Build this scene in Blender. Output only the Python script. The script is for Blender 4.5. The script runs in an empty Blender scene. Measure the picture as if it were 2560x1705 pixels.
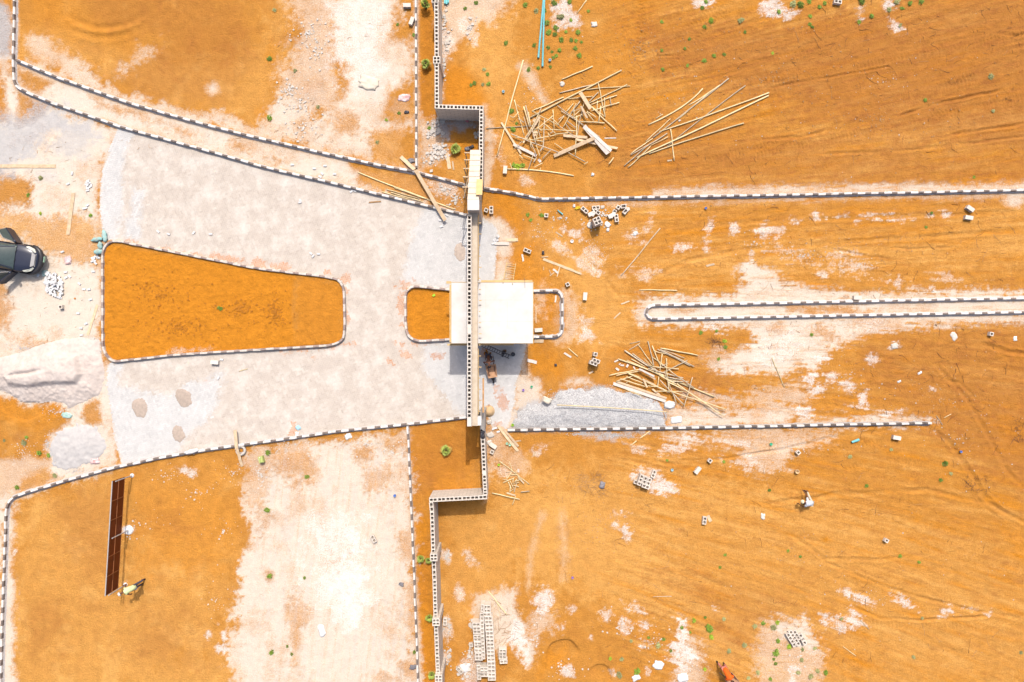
import bpy, math, random
import numpy as np
from mathutils import Vector, Matrix
R = math.radians
random.seed(7)
SC = bpy.context.scene
COL = SC.collection

# ------------------------------------------------------------------ camera, sky, sun
S = 0.0235          # metres of ground per photo pixel
H = 40.0            # drone height
cam_d = bpy.data.cameras.new('camera')
cam = bpy.data.objects.new('camera', cam_d)
COL.objects.link(cam)
cam.location = (0, 0, H)
cam.rotation_euler = (0, 0, 0)
cam_d.sensor_fit = 'HORIZONTAL'
cam_d.angle = 2 * math.atan(1280 * S / H)
cam_d.clip_end = 2000
SC.camera = cam

SUN_AZ = math.atan2(0.13, 1.0)          # east of north (north = top of the photo)
SUN_EL = R(56)
w = bpy.data.worlds.new("World")
SC.world = w
w.use_nodes = True
nt = w.node_tree
nt.nodes.clear()
sky = nt.nodes.new('ShaderNodeTexSky')
sky.sky_type = 'NISHITA'
sky.sun_disc = False
sky.sun_elevation = SUN_EL
sky.sun_rotation = SUN_AZ
sky.air_density = 1.0
sky.dust_density = 5.0
bgn = nt.nodes.new('ShaderNodeBackground')
bgn.inputs['Strength'].default_value = 0.15
wo = nt.nodes.new('ShaderNodeOutputWorld')
nt.links.new(sky.outputs[0], bgn.inputs[0])
nt.links.new(bgn.outputs[0], wo.inputs[0])
sd = bpy.data.lights.new('sun', 'SUN')
sd.energy = 2.9
sd.angle = R(0.5)
sd.color = (1.0, 0.96, 0.90)
sun = bpy.data.objects.new('sun', sd)
COL.objects.link(sun)
dv = Vector((math.sin(SUN_AZ) * math.cos(SUN_EL), math.cos(SUN_AZ) * math.cos(SUN_EL), math.sin(SUN_EL)))
sun.rotation_euler = dv.to_track_quat('Z', 'Y').to_euler()
SC.view_settings.view_transform = 'Standard'
SC.view_settings.look = 'None'
SC.view_settings.exposure = 0.66
SC.view_settings.gamma = 1.0
SC.cycles.max_bounces = 5
SC.cycles.diffuse_bounces = 3

# ------------------------------------------------------------------ helpers
def W(px, py, z=0.0):
    k = S * (1 - z / H)
    return ((px - 1280) * k, (852.5 - py) * k)

def link(o, parent=None):
    COL.objects.link(o)
    if parent is not None:
        o.parent = parent
    return o

def empty(name, x, y, z=0.0, rz=0.0):
    o = bpy.data.objects.new(name, None)
    o.location = (x, y, z)
    o.rotation_euler = (0, 0, rz)
    o.empty_display_size = 0.2
    return link(o)

LAB = []
def tag(o, label=None, cat=None, group=None, kind=None, pos=None):
    if cat: o['category'] = cat
    if group: o['group'] = group
    if kind: o['kind'] = kind
    if label:
        o['label'] = label
        LAB.append((o, label, pos))
    return o

class MB:
    def __init__(s):
        s.v = []; s.f = []; s.m = []
    def quad(s, a, b, c, d, m=0):
        n = len(s.v); s.v += [a, b, c, d]; s.f.append((n, n+1, n+2, n+3)); s.m.append(m)
    def add(s, vs, fs, m=0):
        n = len(s.v); s.v += vs
        for f in fs:
            s.f.append(tuple(n + i for i in f)); s.m.append(m)
    def box(s, x0, y0, z0, x1, y1, z1, m=0, M=None):
        vs = [(x0,y0,z0),(x1,y0,z0),(x1,y1,z0),(x0,y1,z0),(x0,y0,z1),(x1,y0,z1),(x1,y1,z1),(x0,y1,z1)]
        if M is not None: vs = [tuple(M @ Vector(v)) for v in vs]
        s.add(vs, [(0,3,2,1),(4,5,6,7),(0,1,5,4),(1,2,6,5),(2,3,7,6),(3,0,4,7)], m)
    def beam(s, a, b, wd, th, m=0, up=(0,0,1)):
        a = Vector(a); b = Vector(b); d = (b - a)
        L = d.length; d = d / L
        side = d.cross(Vector(up))
        if side.length < 1e-4: side = d.cross(Vector((1,0,0)))
        side.normalize(); u = side.cross(d)
        vs = []
        for p in (a, b):
            for i, j in ((-1,-1),(1,-1),(1,1),(-1,1)):
                vs.append(tuple(p + side * (i * wd / 2) + u * (j * th / 2)))
        s.add(vs, [(3,2,1,0),(4,5,6,7),(0,1,5,4),(1,2,6,5),(2,3,7,6),(3,0,4,7)], m)
    def tube(s, pts, rad, n=6, m=0, cap=True):
        pts = [Vector(p) for p in pts]
        if not isinstance(rad, (list, tuple)): rad = [rad] * len(pts)
        base = len(s.v)
        for i, p in enumerate(pts):
            d = (pts[min(i+1, len(pts)-1)] - pts[max(i-1, 0)]).normalized()
            side = d.cross(Vector((0,0,1)))
            if side.length < 1e-3: side = d.cross(Vector((1,0,0)))
            side.normalize(); u = side.cross(d)
            for k in range(n):
                a = 2 * math.pi * k / n
                s.v.append(tuple(p + (side * math.cos(a) + u * math.sin(a)) * rad[i]))
        for i in range(len(pts) - 1):
            for k in range(n):
                k2 = (k + 1) % n
                s.f.append((base+i*n+k, base+i*n+k2, base+(i+1)*n+k2, base+(i+1)*n+k)); s.m.append(m)
        if cap:
            s.f.append(tuple(base + k for k in range(n))[::-1]); s.m.append(m)
            s.f.append(tuple(base + (len(pts)-1)*n + k for k in range(n))); s.m.append(m)
    def lathe(s, prof, n=20, m=0, c=(0,0,0), M=None):
        base = len(s.v)
        for r, z in prof:
            for k in range(n):
                a = 2*math.pi*k/n
                v = Vector((c[0]+r*math.cos(a), c[1]+r*math.sin(a), c[2]+z))
                s.v.append(tuple(M @ v) if M is not None else tuple(v))
        for i in range(len(prof)-1):
            for k in range(n):
                k2 = (k+1) % n
                s.f.append((base+i*n+k, base+i*n+k2, base+(i+1)*n+k2, base+(i+1)*n+k)); s.m.append(m)
    def mesh(s, name, mats):
        me = bpy.data.meshes.new(name)
        me.from_pydata(s.v, [], s.f)
        if not isinstance(mats, (list, tuple)): mats = [mats]
        for x in mats: me.materials.append(x)
        if len(mats) > 1:
            me.polygons.foreach_set('material_index', s.m)
        me.update()
        return me
    def build(s, name, mats, parent=None, loc=None, smooth=False):
        me = s.mesh(name, mats)
        if smooth:
            me.polygons.foreach_set('use_smooth', [True] * len(me.polygons))
        o = bpy.data.objects.new(name, me)
        if loc: o.location = loc
        elif parent is not None and parent.type == 'EMPTY' and parent.get('world_kids'):
            o.location = -parent.location
        return link(o, parent)

# ------------------------------------------------------------------ materials
def mat(name, c, rough=0.85, var=0.12, scale=6.0, bump=0.0, bscale=40.0, c2=None, metal=0.0, spec=None, detail=4, coord='pos'):
    if max(c) > .38:
        c = tuple(x*.84 for x in c)
        if c2: c2 = tuple(x*.84 for x in c2)
    m = bpy.data.materials.new(name); m.use_nodes = True
    t = m.node_tree; b = t.nodes['Principled BSDF']
    b.inputs['Roughness'].default_value = rough
    b.inputs['Metallic'].default_value = metal
    b.inputs['Specular IOR Level'].default_value = 0.25 if spec is None else spec
    if coord == 'pos':
        g = t.nodes.new('ShaderNodeNewGeometry').outputs['Position']
    else:
        g = t.nodes.new('ShaderNodeTexCoord').outputs['Object']
    n = t.nodes.new('ShaderNodeTexNoise'); n.inputs['Scale'].default_value = scale; n.inputs['Detail'].default_value = detail
    n.inputs['Roughness'].default_value = 0.65
    t.links.new(g, n.inputs['Vector'])
    cr = t.nodes.new('ShaderNodeValToRGB')
    cr.color_ramp.elements[0].position = 0.3; cr.color_ramp.elements[1].position = 0.7
    lo = [x * (1 - var) for x in c]; hi = [min(1, x * (1 + var)) for x in c]
    if c2: lo = list(c2)
    cr.color_ramp.elements[0].color = (*lo, 1); cr.color_ramp.elements[1].color = (*hi, 1)
    t.links.new(n.outputs[0], cr.inputs[0])
    oi = t.nodes.new('ShaderNodeObjectInfo')
    mr = t.nodes.new('ShaderNodeMapRange'); mr.inputs['To Min'].default_value = 1 - var; mr.inputs['To Max'].default_value = 1 + var * 0.6
    t.links.new(oi.outputs['Random'], mr.inputs['Value'])
    vm = t.nodes.new('ShaderNodeVectorMath'); vm.operation = 'SCALE'
    t.links.new(cr.outputs[0], vm.inputs[0]); t.links.new(mr.outputs[0], vm.inputs['Scale'])
    t.links.new(vm.outputs[0], b.inputs['Base Color'])
    if bump:
        n2 = t.nodes.new('ShaderNodeTexNoise'); n2.inputs['Scale'].default_value = bscale; n2.inputs['Detail'].default_value = 3
        t.links.new(g, n2.inputs['Vector'])
        bp = t.nodes.new('ShaderNodeBump'); bp.inputs['Strength'].default_value = bump; bp.inputs['Distance'].default_value = 0.02
        t.links.new(n2.outputs[0], bp.inputs['Height']); t.links.new(bp.outputs[0], b.inputs['Normal'])
    return m

M = {}
M['pole'] = mat('peeled_pole_wood', (0.64, 0.50, 0.28), var=0.2, scale=3, bump=0.3)
M['pole_grey'] = mat('weathered_pole_wood', (0.46, 0.37, 0.26), var=0.25, scale=5, bump=0.3)
M['plank'] = mat('sawn_plank_wood', (0.53, 0.39, 0.25), var=0.2, scale=5, bump=0.3)
M['plank_white'] = mat('limed_plank_wood', (0.56, 0.49, 0.43), var=0.12, scale=8)
M['ply'] = mat('formwork_ply', (0.52, 0.36, 0.17), var=0.12, scale=3)
M['ply_pale'] = mat('formwork_ply_pale', (0.52, 0.45, 0.36), var=0.10, scale=4, bump=0.2)
M['white_paint'] = mat('white_kerb_paint', (0.66, 0.645, 0.63), var=0.07, scale=5, c2=(0.50, 0.43, 0.36))
M['black_paint'] = mat('black_kerb_paint', (0.062, 0.052, 0.049), var=0.3, scale=5, c2=(0.19, 0.145, 0.115))
M['white_dusty'] = mat('dusty_white_kerb_paint', (0.56, 0.53, 0.49), var=0.1, scale=9, c2=(0.44, 0.36, 0.29))
M['brown_dusty'] = mat('dusty_brown_kerb_paint', (0.30, 0.23, 0.20), var=0.2, scale=6, c2=(0.17, 0.125, 0.11))
M['mortar'] = mat('grey_mortar', (0.33, 0.30, 0.285), var=0.25, scale=12, bump=0.6, bscale=30)
M['slab'] = mat('pale_cast_concrete', (0.575, 0.56, 0.54), var=0.03, scale=1.1, c2=(0.515, 0.47, 0.425), bump=0.15, bscale=20)
M['concrete'] = mat('grey_cream_concrete', (0.42, 0.38, 0.335), var=0.1, scale=4, bump=0.3)
M['band'] = mat('dusty_beam_top', (0.52, 0.44, 0.345), var=0.07, scale=3, c2=(0.45, 0.365, 0.27))
M['stone'] = mat('pale_rubble_stone', (0.52, 0.47, 0.415), var=0.15, scale=9, bump=0.4)
M['paper'] = mat('white_cement_paper', (0.60, 0.585, 0.57), var=0.08, scale=6, bump=0.3, bscale=12)
M['beige_cloth'] = mat('beige_sacking', (0.57, 0.50, 0.40), var=0.1, scale=8, bump=0.4, bscale=25)
M['black_plastic'] = mat('black_plastic', (0.035, 0.034, 0.042), rough=0.4, var=0.3, scale=20, bump=0.6, bscale=20)
M['grey_plastic'] = mat('grey_plastic', (0.15, 0.14, 0.15), rough=0.5, var=0.3, scale=20, bump=0.6, bscale=20)
M['pipe'] = mat('turquoise_pipe_plastic', (0.14, 0.43, 0.45), rough=0.4, var=0.1, scale=1.5)
M['teal'] = mat('teal_sacking', (0.16, 0.36, 0.36), var=0.2, scale=5, c2=(0.27, 0.27, 0.225), bump=0.5, bscale=18)
M['weed'] = mat('weed_leaf_green', (0.13, 0.20, 0.02), rough=0.6, var=0.35, scale=8)
M['weed_lime'] = mat('weed_leaf_lime', (0.22, 0.30, 0.02), rough=0.6, var=0.3, scale=8)
M['weed_grey'] = mat('weed_leaf_grey', (0.25, 0.25, 0.10), rough=0.7, var=0.3, scale=8)
M['palm'] = mat('palm_leaf_green', (0.34, 0.40, 0.08), rough=0.55, var=0.25, scale=6)
M['palm_dry'] = mat('palm_leaf_dry', (0.38, 0.23, 0.05), rough=0.7, var=0.25, scale=6)
M['bark'] = mat('palm_stem', (0.14, 0.08, 0.04), var=0.3, scale=12)
M['twig'] = mat('dry_root_wood', (0.30, 0.17, 0.075), var=0.3, scale=6)
M['twig_dark'] = mat('dark_root_wood', (0.13, 0.06, 0.028), var=0.3, scale=6)
M['sheet_brown'] = mat('dark_brown_sheet', (0.115, 0.022, 0.003), rough=0.6, var=0.18, scale=3)
M['frame_brown'] = mat('brown_steel_frame', (0.22, 0.08, 0.03), rough=0.6, var=0.1)
M['steel'] = mat('galvanised_steel', (0.40, 0.38, 0.37), rough=0.5, var=0.1, metal=0.2)
M['dark_metal'] = mat('dark_grey_metal', (0.06, 0.06, 0.065), rough=0.5, var=0.2)
M['rust_metal'] = mat('rusty_tray_metal', (0.45, 0.26, 0.15), rough=0.7, var=0.15, scale=10, c2=(0.33, 0.19, 0.11))
M['skin'] = mat('brown_skin', (0.11, 0.045, 0.025), rough=0.5, var=0.06, scale=10)
M['hair'] = mat('black_hair', (0.012, 0.01, 0.012), rough=0.8, var=0.1)
def flat(name, c, rough=0.7, **k): return mat(name, c, rough=rough, **k)

# hollow-block wall sides: course and perpend joints
def block_mat():
    m = mat('sandcrete_block', (0.60, 0.53, 0.455), var=0.09, scale=5, bump=0.35, bscale=60)
    return m
M['block'] = block_mat()
def wall_mat():
    m = mat('sandcrete_block_wall', (0.60, 0.53, 0.455), var=0.09, scale=4, bump=0.0)
    t = m.node_tree; b = t.nodes['Principled BSDF']
    g = t.nodes.new('ShaderNodeNewGeometry')
    sx = t.nodes.new('ShaderNodeSeparateXYZ'); t.links.new(g.outputs['Position'], sx.inputs[0])
    ad = t.nodes.new('ShaderNodeMath'); ad.operation = 'ADD'
    t.links.new(sx.outputs[0], ad.inputs[0]); t.links.new(sx.outputs[1], ad.inputs[1])
    cx = t.nodes.new('ShaderNodeCombineXYZ'); t.links.new(ad.outputs[0], cx.inputs[0]); t.links.new(sx.outputs[2], cx.inputs[1])
    br = t.nodes.new('ShaderNodeTexBrick')
    br.inputs['Scale'].default_value = 1.0; br.inputs['Brick Width'].default_value = 0.45; br.inputs['Row Height'].default_value = 0.225
    br.inputs['Mortar Size'].default_value = 0.012; br.inputs['Color1'].default_value = (1, 1, 1, 1); br.inputs['Color2'].default_value = (0.88, 0.88, 0.88, 1)
    br.inputs['Mortar'].default_value = (0.55, 0.52, 0.5, 1)
    t.links.new(cx.outputs[0], br.inputs['Vector'])
    old = b.inputs['Base Color'].links[0].from_socket
    mx = t.nodes.new('ShaderNodeMix'); mx.data_type = 'RGBA'; mx.blend_type = 'MULTIPLY'; mx.inputs[0].default_value = 1.0
    # joints only on upright faces
    sn = t.nodes.new('ShaderNodeSeparateXYZ'); t.links.new(g.outputs['Normal'], sn.inputs[0])
    ab = t.nodes.new('ShaderNodeMath'); ab.operation = 'ABSOLUTE'; t.links.new(sn.outputs[2], ab.inputs[0])
    lt = t.nodes.new('ShaderNodeMath'); lt.operation = 'LESS_THAN'; lt.inputs[1].default_value = 0.5; t.links.new(ab.outputs[0], lt.inputs[0])
    t.links.new(lt.outputs[0], mx.inputs[0])
    t.links.new(old, mx.inputs[6]); t.links.new(br.outputs[0], mx.inputs[7])
    t.links.new(mx.outputs[2], b.inputs['Base Color'])
    return m
M['wall'] = wall_mat()

# ------------------------------------------------------------------ numpy noise
def _hash(ix, iy, seed):
    n = (ix.astype(np.int64) * 374761393 + iy.astype(np.int64) * 668265263 + seed * 1442695041) & 0xFFFFFFFF
    n = ((n ^ (n >> 13)) * 1274126177) & 0xFFFFFFFF
    n = (n ^ (n >> 16)) & 0xFFFFFF
    return n.astype(np.float64) / 0xFFFFFF
def vnoise(x, y, seed=0):
    ix = np.floor(x); iy = np.floor(y)
    fx = x - ix; fy = y - iy
    fx = fx*fx*(3-2*fx); fy = fy*fy*(3-2*fy)
    a = _hash(ix, iy, seed); b = _hash(ix+1, iy, seed); c = _hash(ix, iy+1, seed); d = _hash(ix+1, iy+1, seed)
    return (a*(1-fx)+b*fx)*(1-fy) + (c*(1-fx)+d*fx)*fy - 0.5
def fbm(x, y, seed=0, octv=4, gain=0.55):
    s = 0; a = 1.0; t = 0
    for o in range(octv):
        s = s + a * vnoise(x * 2**o + 17*o, y * 2**o - 11*o, seed + o*7)
        t += a; a *= gain
    return s / t * 2.0
def sdist(px, py, poly):
    """signed distance to a polygon in photo pixels, positive inside"""
    poly = np.asarray(poly, float); n = len(poly)
    d2 = np.full(px.shape, 1e18); ins = np.zeros(px.shape, bool)
    for i in range(n):
        ax, ay = poly[i]; bx, by = poly[(i+1) % n]
        ex, ey = bx-ax, by-ay
        L = ex*ex+ey*ey + 1e-9
        t = np.clip(((px-ax)*ex+(py-ay)*ey)/L, 0, 1)
        d2 = np.minimum(d2, (px-ax-t*ex)**2+(py-ay-t*ey)**2)
        if ay != by:
            c = ((ay > py) != (by > py)) & (px < (bx-ax)*(py-ay)/(by-ay)+ax)
            ins ^= c
    d = np.sqrt(d2)
    return np.where(ins, d, -d)
def sell(px, py, cx, cy, rx, ry, rot=0):
    c, s = math.cos(R(rot)), math.sin(R(rot))
    u = (px-cx)*c+(py-cy)*s; v = -(px-cx)*s+(py-cy)*c
    return (1-np.sqrt((u/rx)**2+(v/ry)**2))*min(rx, ry)
def sstep(x): 
    x = np.clip(x, 0, 1); return x*x*(3-2*x)
# ------------------------------------------------------------------ ground plan (photo pixels = plan units of S metres)
ISLAND = [(263,606),(274,600),(300,601),(640,670),(815,692),(843,698),(855,711),(860,730),(861,809),(859,842),(852,853),(838,860),(640,875),(439,887),(286,904),(273,899),(263,885),(256,866),(255,640)]
SMALL = [(1014,722),(1038,715),(1125,724),(1338,726),(1390,727),(1401,731),(1406,741),(1406,822),(1402,836),(1390,842),(1336,842),(1125,849),(1046,853),(1032,848),(1018,836),(1013,820),(1012,743)]
PAVE = [(294,320),(411,352),(640,417),(818,459),(953,491),(1079,521),(1168,542),(1200,542),(1222,553),(1240,566),(1246,590),(1240,640),(1237,700),(1245,760),(1316,862),(1306,905),(1300,930),(1290,960),(1287,1000),(1277,1045),(1270,1072),(1243,1066),(1232,1074),(1224,1050),(1212,1032),(1200,1040),(1166,1046),(1018,1063),(840,1081),(640,1110),(397,1147),(304,1162),(292,1115),(285,1091),(277,1028),(267,960),(269,913),(280,906),(262,888),(256,866),(255,640),(261,605),(255,567),(249,515),(250,480),(256,425),(275,370)]
CLEAN = [[(290,318),(330,330),(318,360),(306,430),(312,500),(300,560),(285,604),(250,610),(240,500),(250,410)],
 [(1060,512),(1166,540),(1250,560),(1245,710),(1125,722),(1038,712),(1010,706),(1018,640),(1030,570)],
 [(265,905),(300,915),(300,960),(420,990),(470,960),(560,930),(545,1000),(520,1040),(470,1090),(420,1150),(300,1165),(260,1000)],
 [(1050,860),(1125,852),(1320,862),(1300,940),(1290,1000),(1270,1078),(1160,1048),(1120,1000),(1060,930)],
 [(330,460),(360,480),(350,600),(310,600)]]
# (channel, value, roughness px, feather px, shape)
RG = []
def reg(ch, val, A, fe, *shape): RG.append((ch, val, A, fe, shape))
P = 'p'; E = 'e'
# --- left edge zone: dusty sand with orange, grey grit
reg('sand', 1, 14, 10, P, [(-80,135),(25,140),(33,205),(150,272),(293,320),(256,425),(249,500),(255,600),(255,905),(280,912),(300,1160),(160,1206),(50,1240),(14,1275),(4,1500),(0,1740),(-80,1740)])
reg('gray', .9, 8, 10, P, [(-80,10),(8,12),(30,28),(30,140),(-80,142)])
reg('sand', 1, 2, 4, P, [(33,-60),(44,-60),(42,140),(34,140)])
reg('gray', .35, 2, 4, P, [(36,-60),(44,-60),(42,200),(34,200)])
reg('sand', 0, 12, 10, P, [(-80,150),(8,165),(14,300),(-80,320)])
reg('rust', .25, 12, 10, P, [(-80,150),(8,165),(14,300),(-80,320)])
reg('sand', 0.1, 8, 8, P, [(42,222),(118,262),(100,290),(75,302),(44,312)])
reg('dark', .35, 10, 10, E, 92, 275, 30, 20, 20)
reg('gray', .85, 26, 20, P, [(55,300),(120,272),(200,300),(235,330),(200,350),(120,335),(100,360),(40,420),(-80,440),(-80,300)])
reg('gray', .6, 18, 16, E, 190, 370, 45, 26, 20)
reg('gray', .5, 10, 10, E, 112, 440, 24, 12)
reg('sand', 0.05, 14, 10, P, [(-80,425),(30,445),(80,445),(85,470),(70,510),(30,505),(0,525),(-80,525)])
reg('sand', 0.25, 18, 14, P, [(-80,555),(60,535),(120,560),(180,530),(240,555),(252,640),(250,665),(190,662),(120,640),(60,600),(-80,590)])
reg('light', .5, 18, 14, P, [(-80,555),(60,535),(120,560),(180,530),(240,555),(252,640),(250,665),(190,662),(120,640),(60,600),(-80,590)])
reg('sand', 0.15, 10, 10, P, [(-80,700),(10,705),(20,730),(6,745),(-80,745)])
reg('sand', 0.35, 14, 10, P, [(-80,745),(30,740),(42,775),(20,820),(-80,820)])
reg('sand', .5, 12, 10, E, 85, 862, 36, 14)
reg('sand', 0, 8, 6, P, [(-80,962),(10,985),(60,1010),(110,1005),(150,1010),(180,1040),(175,1060),(130,1090),(118,1110),(125,1150),(60,1160),(20,1155),(-80,1180)])
reg('rust', .5, 14, 10, P, [(-80,962),(10,985),(60,1010),(110,1005),(150,1010),(170,1040),(100,1070),(20,1060),(-80,1040)])
reg('sand', 0.1, 8, 6, P, [(205,1008),(252,990),(250,1050),(215,1062),(200,1040)])
reg('dark', .5, 10, 10, E, 45, 1095, 22, 14)
reg('sand', .55, 12, 10, P, [(-80,1145),(60,1150),(130,1160),(110,1200),(50,1235),(-80,1260)])
reg('sand', 0.1, 9, 8, P, [(55,1195),(110,1180),(150,1195),(100,1215),(50,1230)])
# --- strip between the two upper kerbs
reg('sand', 1, 4, 5, P, [(36,155),(132,193),(228,228),(321,262),(640,348),(860,398),(885,425),(1000,455),(1170,545),(1079,520),(818,456),(411,349),(132,260),(60,232),(36,205)])
reg('sand', 0.05, 8, 8, P, [(40,165),(80,182),(130,205),(110,225),(60,222),(42,205)])
for x,y,a,b in ((275,268,24,7),(355,288,36,12),(250,245,10,6),(700,402,14,6),(600,365,14,4),(450,322,18,6)):
    reg('sand', 0.3, 10, 8, E, x, y, a, b, 18)
reg('sand', 0.08, 10, 6, P, [(900,428),(1000,432),(1172,470),(1170,535),(1050,500),(920,470),(885,450)])
reg('white', .5, 14, 6, E, 1105, 470, 34, 16, 20)
# --- upper left plot
reg('light', .45, 30, 30, P, [(40,60),(200,60),(330,130),(600,170),(660,60),(700,-60),(740,-60),(700,250),(640,330),(300,200),(40,140)])
reg('dark', .35, 16, 20, P, [(180,-60),(420,-60),(600,20),(640,140),(560,260),(380,250),(250,180),(330,150),(420,100),(250,60)])
reg('rust', .35, 20, 20, P, [(60,-60),(180,-60),(190,30),(260,60),(330,85),(330,130),(220,110),(90,60)])
reg('sand', .7, 12, 12, P, [(75,85),(110,95),(150,120),(200,150),(240,165),(150,170),(70,145)])
reg('sand', .8, 12, 8, P, [(66,150),(130,178),(215,170),(240,182),(252,215),(300,225),(330,238),(400,262),(500,285),(560,280),(600,300),(640,330),(640,345),(430,290),(228,226),(100,180)])
reg('sand', .55, 14, 8, E, 355, 140, 40, 14, -38)
reg('sand', .8, 5, 6, E, 530, 220, 16, 15)
reg('sand', .6, 26, 22, P, [(690,-60),(850,-60),(845,130),(850,270),(690,300),(700,180),(760,90)])
reg('sand', .95, 16, 16, P, [(825,-60),(1000,-60),(985,90),(1030,120),(1034,200),(980,230),(960,290),(1000,300),(1035,290),(1035,330),(1000,330),(940,330),(880,350),(850,300),(860,200),(840,80)])
reg('sand', .9, 16, 10, P, [(690,240),(745,250),(770,275),(810,290),(850,300),(940,330),(935,400),(1040,428),(800,378),(640,336),(655,300),(680,300)])
reg('white', .5, 30, 40, P, [(830,-60),(960,-60),(960,200),(900,250),(850,200)])
reg('gray', .25, 20, 30, E, 925, 150, 26, 80)
reg('sand', .25, 10, 10, P, [(975,240),(990,232),(1010,240),(1034,270),(1034,300),(985,298),(965,280)])
reg('dark', .3, 12, 12, E, 985, 265, 22, 24)
reg('sand', .1, 18, 14, P, [(935,340),(1000,322),(1008,345),(1000,410),(965,405),(930,385)])
reg('light', .3, 18, 14, E, 968, 372, 34, 36)
reg('sand', .35, 10, 10, E, 755, 312, 24, 20, 20)
reg('sand', .3, 14, 10, E, 872, 310, 24, 24)
reg('dark', .55, 16, 12, E, 764, 238, 32, 20, 30)
reg('dark', .45, 14, 12, E, 728, 100, 26, 16)
reg('dark', .5, 12, 10, E, 830, 155, 22, 14)
reg('dark', .3, 10, 10, E, 765, 270, 20, 12)
reg('rust', .6, 12, 10, E, 676, 140, 12, 20)
reg('rust', .5, 12, 10, E, 660, 285, 20, 16)
reg('rust', .6, 3, 3, E, 992, 209, 8, 4)
# --- planted strip beside upper wall, and area behind it
reg('rust', .75, 8, 8, P, [(1046,-60),(1085,-60),(1087,300),(1047,300)])
reg('dark', .25, 12, 12, P, [(1046,-60),(1085,-60),(1087,300),(1047,300)])
reg('sand', 1, 2, 3, P, [(1036,-60),(1045,-60),(1046,428),(1040,428)])
reg('sand', .5, 14, 8, P, [(1046,298),(1087,310),(1120,352),(1120,380),(1100,410),(1046,428)])
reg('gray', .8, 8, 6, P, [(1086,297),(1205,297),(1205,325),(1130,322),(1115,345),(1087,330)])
reg('white', .6, 12, 6, E, 1097, 375, 26, 20)
reg('white', .5, 12, 6, E, 1075, 335, 16, 14)
reg('rust', .7, 8, 8, P, [(1110,350),(1200,345),(1200,400),(1165,395),(1115,385)])
reg('light', .5, 8, 8, P, [(1110,395),(1190,398),(1190,455),(1120,440)])
reg('sand', .65, 16, 12, P, [(1105,-60),(1290,-60),(1275,30),(1200,60),(1160,100),(1120,130),(1105,60)])
reg('light', .7, 26, 24, P, [(1140,30),(1290,20),(1300,330),(1230,330),(1215,260),(1180,200),(1150,90)])
reg('white', .6, 8, 6, P, [(1105,60),(1126,75),(1132,110),(1118,135),(1108,180),(1106,250),(1102,250),(1102,60)])
reg('white', .5, 9, 6, E, 1172, 75, 20, 34, -30)
reg('rust', .8, 12, 12, P, [(1106,180),(1150,170),(1200,200),(1220,262),(1112,262)])
reg('sand', .6, 9, 7, P, [(1213,290),(1228,300),(1240,370),(1225,440),(1212,455)])
reg('white', .4, 9, 7, E, 1250, 370, 10, 32, -12)
reg('sand', .7, 5, 5, P, [(1210,262),(1216,262),(1218,465),(1210,465)])
reg('white', .5, 8, 6, E, 1313, 450, 20, 14)
reg('sand', .6, 8, 8, P, [(1300,160),(1320,200),(1350,250),(1370,262),(1350,215),(1320,165)])
# --- top field
reg('dark', .6, 40, 40, P, [(1560,40),(1900,60),(2560,-60),(2700,-60),(2700,420),(2100,330),(1640,180)])
reg('dark', .48, 40, 40, P, [(1640,300),(2100,340),(2700,430),(2700,470),(1500,470),(1520,330)])
reg('rust', .5, 22, 24, E, 1590, 80, 34, 90, 20)
reg('rust', .35, 30, 26, E, 1520, 150, 70, 26, -20)
reg('rust', .35, 26, 20, E, 2160, 225, 90, 8, -14)
reg('rust', .5, 20, 12, E, 1985, 255, 75, 10, -10)
reg('rust', .4, 20, 14, E, 1960, 345, 70, 9, -10)
reg('rust', .4, 20, 14, E, 2330, 190, 40, 18, -14)
reg('rust', .8, 14, 12, E, 2500, 452, 52, 20)
reg('light', .4, 40, 30, P, [(1960,370),(2700,240),(2700,330),(2000,430)])
reg('light', .3, 30, 30, E, 1300, 300, 60, 120)
for x,y,a,b,r_ in ((1415,40,36,22,20),(1400,62,14,20,0),(1408,15,18,10,0),(1758,4,20,14,0),(1935,22,26,20,20),(1965,40,14,8,-20),(2223,12,16,14,0),(2236,62,6,14,-35),(2150,30,8,14,0),(1910,20,14,16,0)):
    reg('white', .75, 10, 6, E, x, y, a, b, r_)
reg('sand', .8, 9, 6, P, [(1700,470),(1900,468),(2331,460),(2600,456),(2600,476),(1920,489),(1640,492),(1640,480)])
reg('sand', .5, 7, 5, P, [(1450,506),(2600,482),(2600,490),(1460,514)])
reg('dark', .3, 5, 6, P, [(1350,502),(2600,480),(2600,488),(1350,512)])
reg('sand', .8, 5, 4, E, 2538, 500, 26, 18)
# --- middle roads
reg('rust', .75, 16, 14, P, [(1230,460),(1290,490),(1320,545),(1300,580),(1262,560),(1238,520)])
reg('rust', .7, 14, 12, P, [(1290,605),(1340,610),(1345,660),(1300,705),(1270,700),(1285,650)])
reg('rust', .6, 12, 10, E, 1335, 690, 26, 14)
reg('sand', .9, 8, 6, P, [(1205,545),(1250,545),(1275,565),(1290,600),(1272,640),(1270,705),(1236,706),(1244,600)])
reg('dark', .12, 14, 12, P, [(1240,560),(1270,580),(1262,640),(1262,700),(1240,700)])
reg('light', .75, 30, 30, P, [(1340,560),(1450,600),(1560,720),(1590,790),(1570,860),(1480,900),(1430,860),(1430,700),(1350,640)])
reg('light', .5, 40, 30, P, [(1560,640),(1900,600),(2700,560),(2700,640),(1900,690),(1620,700)])
reg('light', .35, 40, 40, P, [(1400,500),(1700,500),(1640,600),(1450,590)])
reg('white', .6, 12, 9, P, [(1368,608),(1385,605),(1440,640),(1485,668),(1500,682),(1480,678),(1420,648)])
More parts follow.
